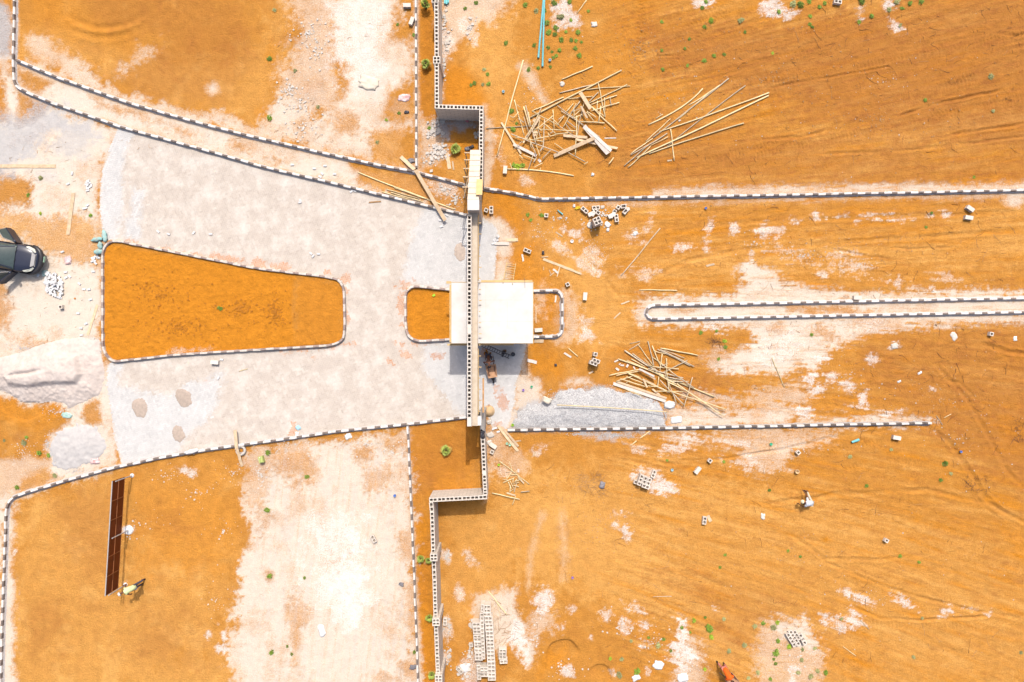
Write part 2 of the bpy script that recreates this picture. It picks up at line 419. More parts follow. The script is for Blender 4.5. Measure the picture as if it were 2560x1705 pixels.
reg('white', .8, 9, 5, P, [(1408,560),(1420,575),(1445,580),(1458,565),(1452,600),(1470,600),(1470,606),(1445,592),(1420,586),(1408,575)])
reg('white', .7, 9, 6, P, [(1562,587),(1590,575),(1596,585),(1580,602),(1570,600)])
reg('white', .5, 9, 7, E, 1617, 570, 5, 22, 20)
reg('white', .55, 12, 8, E, 1608, 688, 14, 16)
reg('white', .35, 16, 10, E, 1590, 678, 26, 8)
for x,y,a,b,r_ in ((1706,620,16,6,-10),(1765,616,8,10,0),(1776,556,6,12,10),(1835,572,8,10,0),(1910,578,16,12,-30),(1877,635,4,8,0),(1945,580,12,10,-30),(1990,553,10,4,0),(2040,538,8,5,0),(2107,538,8,5,0),(2182,542,10,3,0),(2224,542,10,4,0),(2258,543,10,4,0),(2322,540,8,5,0),(2362,538,10,5,0),(2055,685,10,8,0),(2245,712,8,8,0),(2330,720,8,6,0),(2143,558,5,6,0)):
    reg('white', .7, 10, 5, E, x, y, a, b, r_)
reg('white', .4, 22, 6, E, 2140, 660, 60, 14, 15)
reg('white', .35, 22, 6, E, 2000, 640, 50, 12, 15)
reg('white', .35, 14, 5, E, 2360, 690, 30, 12, 15)
reg('white', .4, 16, 5, E, 1480, 640, 26, 22, 40)
reg('sand', .95, 14, 7, P, [(1588,780),(1602,750),(1620,740),(1650,745),(1690,740),(1730,752),(1770,742),(1830,738),(1862,700),(1840,672),(1880,655),(1925,680),(1960,705),(2010,712),(2080,728),(2120,738),(2180,728),(2250,735),(2290,725),(2330,730),(2400,728),(2470,722),(2530,735),(2700,740),(2700,800),(2500,802),(2400,806),(2340,815),(2260,812),(2180,838),(2100,860),(2060,890),(2035,930),(2000,915),(1960,945),(1900,930),(1850,935),(1790,925),(1770,905),(1800,880),(1870,870),(1890,845),(1870,820),(1790,812),(1700,820),(1640,818),(1605,812)])
reg('sand', .3, 9, 6, E, 1710, 777, 30, 8); reg('sand', .3, 9, 6, E, 1985, 772, 22, 14); reg('sand', .1, 6, 5, E, 2026, 776, 16, 12); reg('sand', .2, 9, 6, E, 2090, 775, 60, 9)
reg('sand', .3, 9, 6, E, 2160, 776, 30, 5)
reg('sand', .4, 18, 9, E, 2060, 830, 26, 22); reg('sand', .3, 16, 9, E, 1945, 825, 16, 16); reg('sand', .45, 18, 9, E, 2180, 790+22, 30, 10)
reg('sand', .4, 14, 9, E, 1790, 890, 30, 18); reg('rust', .6, 4, 4, E, 1952, 891, 8, 5)
reg('white', .4, 20, 14, E, 1955, 865, 60, 36, -20)
reg('white', .5, 14, 8, E, 1778, 812, 14, 9); reg('white', .4, 14, 8, E, 2180, 800+18, 24, 12)
reg('sand', .8, 8, 6, P, [(1236,862),(1316,862),(1318,940),(1335,948),(1335,960),(1290,985),(1285,1050),(1275,1075),(1268,1060),(1288,960),(1304,930)])
reg('sand', .9, 12, 8, P, [(1290,945),(1345,948),(1350,1000),(1310,1020),(1280,1070),(1265,1075),(1275,1010)])
reg('rust', .65, 14, 10, P, [(1318,862),(1360,862),(1395,900),(1400,940),(1340,935),(1320,920)])
reg('sand', .5, 12, 8, P, [(1410,727),(1420,727),(1445,760),(1450,830),(1420,850),(1395,856),(1408,840)])
reg('white', .45, 12, 6, E, 1455, 792, 12, 14); reg('white', .5, 10, 6, E, 1462, 830, 6, 16, 20); reg('white', .7, 9, 5, E, 1478, 842, 16, 7, 30)
reg('rust', .7, 14, 10, E, 1370, 775, 24, 40); reg('sand', .45, 16, 8, E, 1352, 760, 12, 26); reg('sand', .4, 10, 8, E, 1395, 800, 8, 34)
reg('sand', .8, 9, 8, P, [(1415,945),(1440,942),(1475,955),(1430,968),(1405,965)])
reg('dark', .5, 26, 20, P, [(1700,930),(1780,920),(1830,950),(1820,990),(1770,1000),(1700,975)])
reg('dark', .3, 20, 16, E, 1795, 880, 26, 14); reg('dark', .35, 22, 18, E, 1600, 905, 60, 40)
# --- beside gravel, lower kerb
reg('sand', .9, 14, 8, P, [(1662,1000),(1720,1018),(1770,1010),(1830,1035),(1900,1010),(1930,1000),(1985,1020),(1985,1050),(2100,1048),(2200,1042),(2325,1040),(2332,1056),(1920,1064),(1665,1070)])
reg('sand', .55, 22, 12, P, [(1700,990),(1770,985),(1880,985),(1960,960),(2050,975),(2020,1010),(1900,1020),(1780,1015)])
reg('sand', .7, 22, 12, P, [(1660,1082),(1760,1085),(1900,1075),(2060,1075),(2078,1095),(2020,1115),(1985,1130),(1960,1165),(1900,1180),(1850,1160),(1850,1120),(1800,1115),(1700,1115),(1668,1100)])
reg('white', .5, 14, 8, E, 1690, 1120, 26, 9, -8); reg('white', .5, 14, 8, E, 1780, 1100, 60, 7, 4); reg('white', .45, 14, 9, E, 1866, 1160, 26, 12); reg('white', .5, 10, 6, E, 1603, 1121, 14, 7)
reg('sand', .3, 16, 10, E, 1855, 1090, 20, 10); reg('sand', .35, 16, 10, E, 1990, 1085, 36, 9, -8)
for x,y,a,b,r_ in ((2118,965,20,20,0),(2080,944,12,10,0),(2236,865,9,7,0),(2182,902,12,10,20),(2055,900,10,6,0),(2030,945,16,10,0),(2250,1028,14,8,0),(2222,1035,10,5,0),(2140,1015,12,5,10),(2015,1030,18,10,20),(2040,975,26,8,-10),(2330,972,8,9,0),(2160,988,8,10,40)):
    reg('white', .75, 9, 5, E, x, y, a, b, r_)
reg('gray', .95, 5, 5, P, [(1275,1070),(1300,1030),(1320,1010),(1380,1000),(1400,975),(1480,968),(1505,965),(1540,980),(1600,990),(1650,1010),(1660,1060),(1650,1072),(1280,1076)])
reg('gray', .85, 10, 5, P, [(1460,1082),(1480,1082),(1620,1078),(1590,1090),(1560,1095),(1530,1100),(1495,1096)])
reg('dark', .45, 30, 30, P, [(2150,850),(2560,800),(2700,800),(2700,1300),(2450,1180),(2300,1060),(2150,960)])
reg('rust', .6, 24, 20, P, [(2470,1040),(2540,1040),(2700,1060),(2700,1180),(2560,1150),(2500,1110)])
reg('rust', .4, 26, 20, E, 2530, 900, 36, 30)
for x,y in ((2262,898),(2245,928),(2278,970),(2218,904),(2467,1249),(2365,1190),(2292,1300),(2065,1350)): reg('rust', .8, 4, 4, E, x, y, 7, 5)
# --- bottom right field
reg('light', .75, 40, 40, P, [(1230,1180),(1700,1180),(2300,1330),(2500,1560),(2300,1740),(1900,1740),(1700,1560),(1400,1480),(1230,1400)])
reg('light', .5, 40, 40, P, [(1120,1280),(1300,1240),(1300,1500),(1110,1600)])
reg('light', .4, 60, 40, P, [(1500,1230),(2700,1400),(2700,1740),(2000,1740)])
reg('dark', .25, 30, 30, P, [(1600,1420),(1900,1460),(2000,1520),(1960,1640),(1800,1640),(1760,1560)])
reg('rust', .55, 12, 10, P, [(2490,1310),(2510,1310),(2700,1440),(2700,1500),(2600,1460),(2530,1380)])
reg('rust', .4, 10, 8, P, [(2130,1510),(2150,1515),(2200,1545),(2190,1550),(2150,1530)])
reg('rust', .45, 20, 14, E, 2120, 1650, 60, 20); reg('rust', .35, 20, 14, E, 2400, 1690, 60, 20)
reg('light', .8, 6, 6, P, [(1350,1285),(1360,1285),(1332,1400),(1322,1490),(1314,1480),(1322,1380)])
reg('light', .8, 8, 8, P, [(1395,1275),(1410,1275),(1418,1360),(1414,1450),(1402,1450),(1404,1360)])
reg('sand', .35, 6, 6, P, [(1350,1285),(1360,1285),(1332,1400),(1322,1490),(1314,1480),(1322,1380)])
reg('sand', .3, 8, 8, P, [(1395,1275),(1410,1275),(1418,1360),(1414,1450),(1402,1450),(1404,1360)])
reg('sand', .85, 14, 8, P, [(1190,1490),(1230,1485),(1262,1470),(1300,1462),(1302,1500),(1290,1520),(1318,1570),(1320,1610),(1338,1625),(1318,1662),(1296,1640),(1270,1600),(1248,1640),(1200,1560),(1180,1530)])
reg('white', .8, 16, 7, P, [(1318,1500),(1345,1475),(1380,1480),(1392,1510),(1365,1530),(1360,1560),(1345,1520),(1322,1515)])
reg('sand', .55, 18, 12, P, [(1330,1530),(1390,1520),(1392,1560),(1340,1610),(1320,1570)])
reg('white', .7, 10, 6, E, 1295, 1600, 18, 50, -10); reg('white', .6, 10, 6, E, 1434, 1522, 10, 13)
for x,y,a,b,r_ in ((1407,1566,9,8,0),(1476,1588,4,5,0),(1515,1542,12,14,-20),(1562,1565,16,18,0),(1590,1520,20,8,30),(1606,1610,12,9,20),(1612,1565,10,10,0),(1540,1310,8,8,0),(1570,1340,8,10,0),(1562,1320,5,5,0),(1545,1287,12,6,0),(1785,1520,0.1,.1,0),(2150,1495,14,4,25),(2262,1505,16,5,30),(2360,1530,9,12,40),(2475,1530,6,5,0),(2430,1524,12,6,0),(2140,1555,12,8,10),(2060,1550,10,8,60),(2118,1480,12,5,20),(2100,1565,10,16,-50),(2110,1570,12,10,0),(2130,1545,8,14,0),(1530,1680,8,6,0),(1415,1678,12,10,0),(1620,1680,10,8,0)):
    reg('white', .75, 11, 6, E, x, y, a, b, r_)
reg('white', .85, 14, 7, P, [(1700,1552),(1722,1556),(1722,1590),(1712,1612),(1735,1640),(1720,1665),(1700,1668),(1680,1655),(1665,1642),(1668,1622),(1690,1605),(1696,1580)])
reg('sand', .6, 18, 12, P, [(1700,1552),(1740,1600),(1765,1650),(1770,1700),(1760,1740),(1680,1740),(1690,1680)])
reg('white', .8, 8, 5, P, [(1695,1660),(1715,1665),(1712,1740),(1694,1740)])
reg('sand', .95, 14, 8, P, [(1925,1556),(1955,1550),(2000,1552),(2010,1545),(2030,1575),(2048,1600),(2050,1640),(2050,1650),(2015,1648),(2020,1670),(1990,1680),(1960,1665),(1915,1640),(1918,1590)])
reg('sand', .5, 18, 12, P, [(1910,1560),(2050,1640),(2060,1740),(1900,1740),(1880,1640)])
reg('white', .6, 12, 6, P, [(1975,1675),(1992,1675),(1990,1740),(1974,1740)])
reg('rust', .6, 10, 10, P, [(1352,1640),(1375,1625),(1410,1622),(1416,1640),(1405,1670),(1370,1680),(1345,1700),(1340,1670)])
reg('sand', .5, 14, 8, P, [(1215,1060),(1240,1068),(1262,1090),(1270,1140),(1230,1180),(1214,1160),(1222,1110)])
reg('white', .5, 10, 6, E, 1343, 1125, 16, 9, -20); reg('sand', .35, 16, 10, E, 1290, 1160, 30, 30); reg('white', .4, 10, 6, E, 1257, 1180, 12, 16)
reg('sand', .5, 10, 7, P, [(1212,1250),(1218,1240),(1220,1060),(1214,1060)])
reg('white', .6, 9, 6, E, 1112, 1388, 12, 14); reg('white', .5, 10, 6, E, 1185, 1400, 22, 10, 40); reg('white', .55, 9, 6, E, 1145, 1480, 9, 14); reg('white', .5, 9, 6, E, 1118, 1575, 10, 22)
reg('white', .8, 10, 6, P, [(1580,1180),(1600,1172),(1640,1175),(1660,1200),(1690,1225),(1660,1235),(1620,1215),(1580,1195)])
reg('white', .5, 12, 7, P, [(1155,1650),(1200,1640),(1200,1740),(1160,1740)])
reg('white', .7, 8, 5, E, 1112, 1640, 10, 9)
# --- lower left plot and road
reg('light', .5, 60, 50, P, [(40,1240),(560,1190),(600,1400),(560,1660),(300,1740),(-60,1740)])
reg('light', .6, 30, 24, P, [(140,1320),(200,1450),(260,1470),(280,1540),(150,1640),(60,1740),(600,1740),(590,1640),(400,1660),(330,1600),(250,1500),(170,1400)])
reg('dark', .35, 40, 40, P, [(160,1270),(280,1240),(300,1460),(220,1440),(170,1380)])
reg('dark', .35, 40, 40, E, 110, 1560, 46, 60); reg('dark', .35, 40, 40, E, 420, 1600, 80, 50, 20); reg('dark', .35, 30, 30, E, 400, 1310, 50, 36)
reg('rust', .45, 40, 40, P, [(320,1230),(560,1200),(600,1300),(580,1420),(480,1430),(340,1420),(330,1320)])
reg('sand', .95, 9, 6, P, [(30,1250),(44,1262),(34,1300),(34,1500),(40,1560),(38,1740),(-20,1740),(2,1600),(14,1300)])
reg('sand', .3, 8, 6, E, 33, 1378, 6, 14)
reg('sand', .97, 18, 9, P, [(690,1120),(730,1108),(850,1096),(940,1085),(1018,1076),(1022,1180),(1028,1280),(1034,1430),(1040,1560),(1048,1740),(606,1740),(600,1700),(575,1660),(580,1600),(590,1560),(582,1540),(600,1500),(612,1460),(596,1420),(612,1385),(625,1360),(622,1310),(608,1250),(606,1230),(620,1190),(650,1190),(660,1150)])
reg('sand', .6, 20, 10, P, [(620,1115),(700,1105),(700,1160),(660,1240),(630,1260),(605,1210),(618,1150)])
reg('white', .5, 40, 30, P, [(790,1300),(900,1290),(920,1400),(930,1540),(860,1560),(790,1500),(770,1400)])
reg('white', .75, 18, 14, P, [(868,1315),(900,1330),(908,1400),(915,1470),(925,1540),(880,1545),(862,1510),(830,1470),(850,1400)])
reg('sand', .35, 20, 12, P, [(690,1125),(760,1115),(790,1150),(780,1200),(740,1210),(700,1180)])
reg('rust', .3, 20, 12, E, 750, 1130, 30, 20)
reg('sand', .5, 20, 12, E, 945, 1195, 36, 26, -40); reg('sand', .3, 16, 10, E, 905, 1130, 24, 16); reg('sand', .25, 14, 10, E, 985, 1110, 34, 14, -10)
reg('dark', .4, 22, 10, E, 655, 1170, 34, 24); reg('sand', .5, 16, 10, E, 660, 1290, 14, 30); reg('sand', .45, 16, 10, E, 745, 1530, 30, 40)
reg('sand', .35, 8, 8, E, 740, 1615, 12, 50); reg('sand', .3, 4, 3, E, 674, 1440, 10, 12); reg('light', .3, 18, 16, E, 800, 1660, 60, 50)
reg('sand', .4, 14, 10, P, [(1000,1340),(1030,1330),(1033,1400),(1010,1400),(995,1380)])
reg('sand', .5, 14, 10, P, [(1010,1480),(1036,1440),(1042,1620),(1028,1600)]); reg('sand', .35, 14, 10, P, [(995,1655),(1030,1640),(1042,1690),(1010,1700)])
reg('sand', .45, 10, 8, E, 970, 1695, 40, 12)
reg('dark', .3, 30, 12, E, 690, 1310, 40, 24, -30); reg('dark', .2, 40, 12, E, 650, 1450, 30, 40); reg('dark', .22, 30, 12, E, 760, 1330, 20, 30)
reg('white', .8, 10, 5, E, 466, 1175, 24, 10, 20)
for x,y,a,b in ((320,1322,10,6),(522,1583,6,8),(560,1590,5,9),(553,1620,12,9),(545,1560,5,5),(37,1378,5,6),(310,1455,9,4)):
    reg('white', .8, 7, 4, E, x, y, a, b)
# --- planted areas beside lower wall
reg('rust', .45, 20, 20, P, [(1022,1066),(1190,1050),(1212,1240),(1080,1250),(1078,1270),(1030,1270)])
reg('dark', .35, 40, 40, P, [(1022,1066),(1190,1050),(1190,1150),(1100,1200),(1030,1270)])
reg('rust', .8, 10, 10, P, [(1034,1280),(1076,1280),(1096,1740),(1050,1740)])
reg('dark', .25, 20, 20, P, [(1034,1380),(1080,1380),(1084,1500),(1044,1500)])
reg('sand', .6, 3, 3, P, [(1022,1280),(1028,1280),(1040,1440),(1050,1740),(1044,1740),(1034,1440)])
reg('sand', .8, 4, 4, P, [(1036,1440),(1042,1470),(1052,1600),(1054,1740),(1046,1740),(1040,1560)])
# --- islands
reg('sand', 0, 2, 3, P, ISLAND); reg('dark', 0, 2, 3, P, ISLAND); reg('light', 0, 2, 3, P, ISLAND); reg('gray', 0, 2, 3, P, ISLAND)
reg('rust', .92, 2, 3, P, [(258,608),(740,690),(730,770),(740,850),(735,868),(280,900),(256,866)])
reg('rust', .68, 10, 6, P, [(735,688),(860,700),(862,855),(735,868),(745,800)])
reg('dark', .06, 6, 6, P, [(740,688),(860,700),(862,855),(745,868),(750,800)])
reg('light', .4, 20, 20, E, 392, 840, 30, 26)
reg('white', .35, 9, 5, E, 480, 877, 50, 5, -4)
SM2 = [(1014,722),(1038,715),(1128,724),(1128,850),(1046,853),(1032,848),(1018,836),(1013,820)]
reg('sand', 0, 2, 3, P, SM2); reg('rust', .9, 8, 6, P, SM2)
reg('light', .3, 10, 10, E, 1030, 840, 20, 12)

def masks(px, py, warp=True):
    ch = {k: np.zeros(px.shape) for k in ('sand', 'light', 'rust', 'dark', 'gray', 'white')}
    n1 = fbm(px/34, py/34, 3, 5, .62) * 1.5
    n2 = fbm(px/7, py/7, 9, 3, .7) * 1.3
    f = 700 + (py-700)*np.exp(-0.00043*(px-2000))
    st = fbm(px/60, f/5.0, 21, 4, .6) * 1.5
    wr = np.clip((px-1450)/150, 0, 1)
    n1 = n1*(1-.45*wr) + st*.75*wr
    nn = n1*1.0 + n2*.8
    for c, val, A, fe, sh in RG:
        if sh[0] == 'p':
            q = np.asarray(sh[1], float); x0, y0 = q.min(0); x1, y1 = q.max(0)
        else:
            r_ = max(sh[3], sh[4]); x0, x1, y0, y1 = sh[1]-r_, sh[1]+r_, sh[2]-r_, sh[2]+r_
        mg = A*2.0 + fe
        idx = np.nonzero((px > x0-mg) & (px < x1+mg) & (py > y0-mg) & (py < y1+mg))
        if len(idx[0]) == 0: continue
        a, b = px[idx], py[idx]
        d = sdist(a, b, sh[1]) if sh[0] == 'p' else sell(a, b, *sh[1:])
        k = sstep(0.5 + (d + A*(1.25 if c != 'white' else 1.15)*nn[idx])/((fe*2.2+9) if c != 'white' else fe*1.5+4))
        ch[c][idx] = ch[c][idx]*(1-k) + val*k
    return ch, n1, n2, st, f, wr

# holes cut under the small mound
GX0, GX1, GY0, GY1, GD = -31.5, 31.5, -21.3, 21.3, 0.066
def axis(a, b):
    u = np.arange(a, b+GD/2, GD)
    far = np.array([0.3, 0.9, 2, 4, 8, 15, 30, 60, 120, 250, 500])
    return np.concatenate([(a-far)[::-1], u, u[-1]+far])
gxs, gys = axis(GX0, GX1), axis(GY0, GY1)
GXm, GYm = np.meshgrid(gxs, gys)
gpx = np.clip(GXm/S + 1280, -70, 2640); gpy = np.clip(852.5 - GYm/S, -60, 1760)
ch, n1, n2, st, ff, wr = masks(gpx, gpy)
inp = sdist(gpx, gpy, PAVE)
for q in (ISLAND, SMALL):
    inp = np.minimum(inp, -sdist(gpx, gpy, q))
clean = np.full(gpx.shape, -99.0)
for q in CLEAN: clean = np.maximum(clean, sdist(gpx, gpy, q))
clean_m = sstep(0.5 + (clean + 16*(n1*.8+n2*.5))/18)
ch['sand'] *= np.clip(1.02 - .42*np.clip(fbm(gpx/70, gpy/70, 133, 5, .65)*1.6 + .35*n2, 0, 1), 0, 1)
road = np.clip((gpx-610)/60, 0, 1)*np.clip((1030-gpx)/20, 0, 1)*np.clip((gpy-1090)/40, 0, 1)
vs_ = fbm(gpx/5.5+.02*gpy, gpy/95, 466, 5, .6)*1.5
ch['sand'] *= 1-road*np.clip(vs_-.05, 0, 1)*.25
ch['gray'] = np.clip(ch['gray'] + road*np.clip(-vs_-.1, 0, 1)*.3, 0, 1)
med = wr*np.clip(fbm(gpx/70, gpy/5, 477, 5, .65)*1.6-.05, 0, 1)
ch['sand'] *= 1-med*.5
sv = fbm(gpx/46, ff/4.2, 411, 5, .68)*1.5; sv2 = fbm(gpx/120, ff/14, 422, 4, .6)*1.6; sv3 = fbm(gpx/22, gpy/16, 433, 4, .65)*1.5
nos = (1-ch['sand'])*wr
ch['dark'] = np.clip(ch['dark'] + nos*(np.clip(sv-.15, 0, 1)*.62 + np.clip(sv3-.25, 0, 1)*.5 - .25*np.clip(-sv, 0, 1)), 0, 1)
ch['rust'] = np.clip(ch['rust'] + nos*np.clip(sv2-.2, 0, 1)*.9, 0, 1)
ch['light'] = np.clip(ch['light'] + nos*(np.clip(-sv2-.15, 0, 1)*.8 + np.clip(-sv3-.3, 0, 1)*.5), 0, 1)
lft = (1-wr)*(1-ch['sand'])*(1-sstep(.5+sdist(gpx, gpy, ISLAND)/4))
ch['dark'] = np.clip(ch['dark'] + lft*(np.clip(fbm(gpx/40, gpy/40, 444, 5, .65)*1.5-.2, 0, 1)*.4), 0, 1)
ch['light'] = np.clip(ch['light'] + lft*(np.clip(fbm(gpx/55, gpy/55, 455, 5, .65)*1.5-.1, 0, 1)*.9), 0, 1)
ch['white'] *= np.clip(.85 + .75*fbm(gpx/11, gpy/11, 171, 4, .7) + .35*n1, .05, 1)
hz = 0.012*fbm(GXm*1.2, GYm*1.2, 31, 3) + 0.008*n2
big = np.clip(.35+1.6*vnoise(gpx/170+3, gpy/60, 301)+.8*vnoise(gpx/50, gpy/22, 302), 0, 1)
hz += wr*(0.020*st*big + 0.022*fbm(gpx/95, ff/11.0, 47, 4, .6)*(.4+big) + 0.007*fbm(gpx/14, ff/4.0, 44, 3)*big)*(1-.7*ch['sand'])
hz += wr*.018*np.abs(fbm(gpx/16, gpy/9, 93, 4, .65))*(1-.5*ch['sand'])
def polyd(pts):
    d = np.full(gpx.shape, 1e9); sg = np.zeros(gpx.shape); al = np.zeros(gpx.shape); acc = 0.0
    q = np.array(pts, float); x0, y0 = q.min(0)-40; x1, y1 = q.max(0)+40
    ii = np.nonzero((gpx > x0) & (gpx < x1) & (gpy > y0) & (gpy < y1))
    X, Y = gpx[ii], gpy[ii]; dd = np.full(X.shape, 1e9); ss = np.zeros(X.shape); aa = np.zeros(X.shape)
    wob = 3.5*fbm(X/40, Y/40, 500+int(x0) % 97, 3)
    for (ax, ay), (bx, by) in zip(pts[:-1], pts[1:]):
        L = math.hypot(bx-ax, by-ay); ux, uy = (bx-ax)/L, (by-ay)/L
        t = np.clip((X-ax)*ux+(Y-ay)*uy, 0, L); ex = X-ax-t*ux; ey = Y-ay-t*uy
        e = np.hypot(ex, ey); m = e < dd
        dd = np.where(m, e, dd); ss = np.where(m, ux*ey-uy*ex+wob, ss); aa = np.where(m, acc+t, aa); acc += L
    return ii, dd, ss, aa, acc
def rut(pts, wd, dep, tread=0, lug=9.5):
    ii, dd, ss, aa, tot = polyd(pts)
    fade = np.clip(aa/40, 0, 1)*np.clip((tot-aa)/40, 0, 1)*np.clip(.75+1.4*vnoise(aa/35, aa*0+pts[0][1], 9), 0, 1)*(np.abs(ss) < wd*3)
    u = ss/wd
    g = -np.exp(-u*u*2.2) + .55*np.exp(-((np.abs(u)-1.25)/.35)**2)
    if tread:
        bars = np.clip(np.sin(2*np.pi*(aa+.35*np.abs(ss))/lug), -.2, 1)
        g = .35*g + tread*bars*np.clip(1.15-np.abs(u), 0, .3)/.3
    hz[ii] += 1.35*dep*g*fade
for pts, wd, dep, tr in (
    ([(1800,232),(1920,208),(2140,170),(2331,132),(2480,100),(2640,60)],11,.035,1), ([(1860,398),(1920,380),(2167,329),(2331,293),(2560,244),(2640,225)],12,.03,1),
    ([(2331,222),(2400,208),(2460,190)],14,.055,1), ([(1900,158),(2000,138),(2084,116)],10,.03,1), ([(2359,342),(2460,322),(2640,300)],5,.05,0), ([(1900,222),(2050,198),(2250,160)],4,.05,0),
    ([(2240,292),(2330,262),(2441,238),(2520,222)],5,.07,0), ([(1900,352),(2000,342),(2080,322)],5,.05,0), ([(1603,-40),(1600,150),(1590,300),(1570,450)],12,.03,1),
    ([(1600,150),(1700,90),(1810,0)],11,.035,1), ([(1630,142),(1700,138),(1730,128)],4,.06,0), ([(1660,190),(1780,60),(1840,-30)],10,.025,1), ([(1740,410),(1830,385),(1960,355)],12,.035,1),
    ([(1680,215),(1800,190),(1930,160)],4,.04,0), ([(2040,385),(2200,380),(2400,362),(2640,330)],5,.035,0), ([(2500,130),(2560,115),(2640,110)],7,.06,0), ([(2480,80),(2540,90),(2640,70)],6,.05,0),
    ([(1660,590),(1780,560),(1960,552),(2240,540),(2560,530)],7,.03,0), ([(1620,700),(1720,650),(1900,620),(2200,600),(2560,575)],7,.03,0), ([(2075,622),(2140,636),(2240,648)],5,.06,0), ([(2190,618),(2290,622),(2390,618)],4,.045,0),
    ([(1420,610),(1500,680),(1560,760),(1650,880)],7,.02,0), ([(1580,880),(1480,840),(1420,740),(1400,640)],6,.02,0),
    ([(1450,1010),(1540,1150),(1700,1160),(1930,1130),(2100,1090),(2260,1070)],6,.03,0), ([(1680,1152),(1800,1148),(1960,1120)],4,.04,0),
    ([(2260,1030),(2380,1110),(2460,1240),(2560,1330)],8,.04,0), ([(2330,900),(2420,1000),(2520,1180),(2600,1260)],7,.035,0), ([(2440,850),(2520,880),(2640,890)],7,.06,0), ([(2290,930),(2400,960),(2500,1050)],6,.03,0),
    ([(1900,1262),(2100,1235),(2320,1225),(2480,1262),(2600,1330)],7,.04,0), ([(1960,1325),(2060,1396),(2200,1400),(2330,1385)],6,.03,0), ([(2050,1400),(2220,1470),(2400,1520),(2640,1560)],6,.04,0),
    ([(2125,1512),(2200,1545),(2300,1550),(2480,1540)],5,.06,0), ([(2000,1600),(2160,1560),(2400,1570),(2640,1600)],12,.03,1), ([(2080,1660),(2200,1655),(2300,1668)],11,.035,1), ([(2320,1290),(2480,1380),(2620,1470)],12,.03,1),
    ([(2100,1180),(2200,1150),(2330,1160)],12,.03,1), ([(2020,1170),(2100,1120),(2280,1100)],11,.025,1), ([(1500,1300),(1640,1390),(1720,1450),(1900,1480),(2000,1490)],2.2,.02,0),
    ([(1360,1240),(1340,1350),(1322,1480)],7,.022,0), ([(1395,1230),(1415,1350),(1408,1480)],8,.022,0), ([(1660,1500),(1800,1500),(1900,1490)],8,.03,1)):
    rut(pts, wd, dep, tr)
# machine tread bars along the tracks
ph = vnoise(gpx/80, ff/80, 77)*2
along = gpx + (ff-700)*.15
bar = np.clip(np.sin(along*2*np.pi/10.5 + ph*3), -.3, 1)
tm = np.zeros(gpx.shape)
for c0, w0 in ((60,17),(150,16),(215,15),(318,17),(395,16),(455,12),(905,15),(1190,16),(1300,14),(1420,15),(1650,16)):
    tm = np.maximum(tm, np.clip(1-np.abs(ff-c0-8*vnoise(gpx/200, ff*0+c0, 5))/w0, 0, 1)*3)
tm = np.clip(tm, 0, 1)*np.clip(vnoise(gpx/90, ff/30, 66)*4+.3, 0, 1)*wr
hz += tm*bar*0.010
cl = np.abs(fbm(GXm*3.3, GYm*3.3, 51, 4, .6))
rough = np.clip(ch['rust'] + .5*ch['dark'], 0, 1)
hz += rough*(cl*0.07-.015)
isl = sstep(.5 + sdist(gpx, gpy, ISLAND)/4)
hz += isl*(0.06 + .05*np.abs(fbm(GXm*2.1, GYm*2.1, 71, 4, .65)))
rub = np.clip(ch['white'], 0, 1)*(wr*0+1)
hz += rub*.02*n2 + .012*ch['gray']*fbm(GXm*7, GYm*7, 91, 2)
# rounded bulldozed rut, upper left, and two dug hollows at the bottom
d_rut = np.hypot((gpx-262)/1.0, (gpy+90)/1.0)
am = np.clip((gpx-150)/60, 0, 1)*np.clip((380-gpx)/60, 0, 1)*np.clip((gpy+20)/20, 0, 1)
hz += am*(0.09*np.exp(-((d_rut-172)/7)**2) - 0.07*np.exp(-((d_rut-158)/8)**2) + .03*np.exp(-((d_rut-196)/6)**2))
def hollow(cx, cy, r, dep, ang):
    global hz
    d = np.hypot(gpx-cx, gpy-cy) + 4*n1
    u = (gpx-cx)*math.cos(ang) + (gpy-cy)*math.sin(ang)
    side = sstep(.6 + u/r*.9)
    hz -= dep*side*sstep((r-d)/3.0 + .5)*np.clip(1-(-u)/(2*r)*0, 0, 1)
hollow(1408, 1640, 42, 0.16, R(-115)); hollow(1500, 1690, 28, 0.12, R(-50))
hollow(60, 985, 66, .10, R(100))
k = sstep(.5 + inp/3)
hz = hz*(1-k) + k*(0.0065 - 0.009*clean_m + .003*n2)
hz = np.where((np.abs(GXm) > 34) | (np.abs(GYm) > 24), 0, hz)
ch['sand'] = ch['sand']*(1-k) + k*.97
for c in ('light', 'rust', 'dark', 'gray', 'white'): ch[c] = ch[c]*(1-k)
ch['gray'] = ch['gray'] + k*clean_m*.35

def gz(x, y):
    """height of the ground at world x, y"""
    i = int(np.clip(np.searchsorted(gxs, x)-1, 0, len(gxs)-2)); j = int(np.clip(np.searchsorted(gys, y)-1, 0, len(gys)-2))
    u = (x-gxs[i])/(gxs[i+1]-gxs[i]); v = (y-gys[j])/(gys[j+1]-gys[j])
    z = (hz[j,i]*(1-u)+hz[j,i+1]*u)*(1-v) + (hz[j+1,i]*(1-u)+hz[j+1,i+1]*u)*v
    q = sdist(np.array([x/S+1280]), np.array([852.5-y/S]), PAVE)[0]
    return max(float(z), 0.012 if q > 0 else -1)

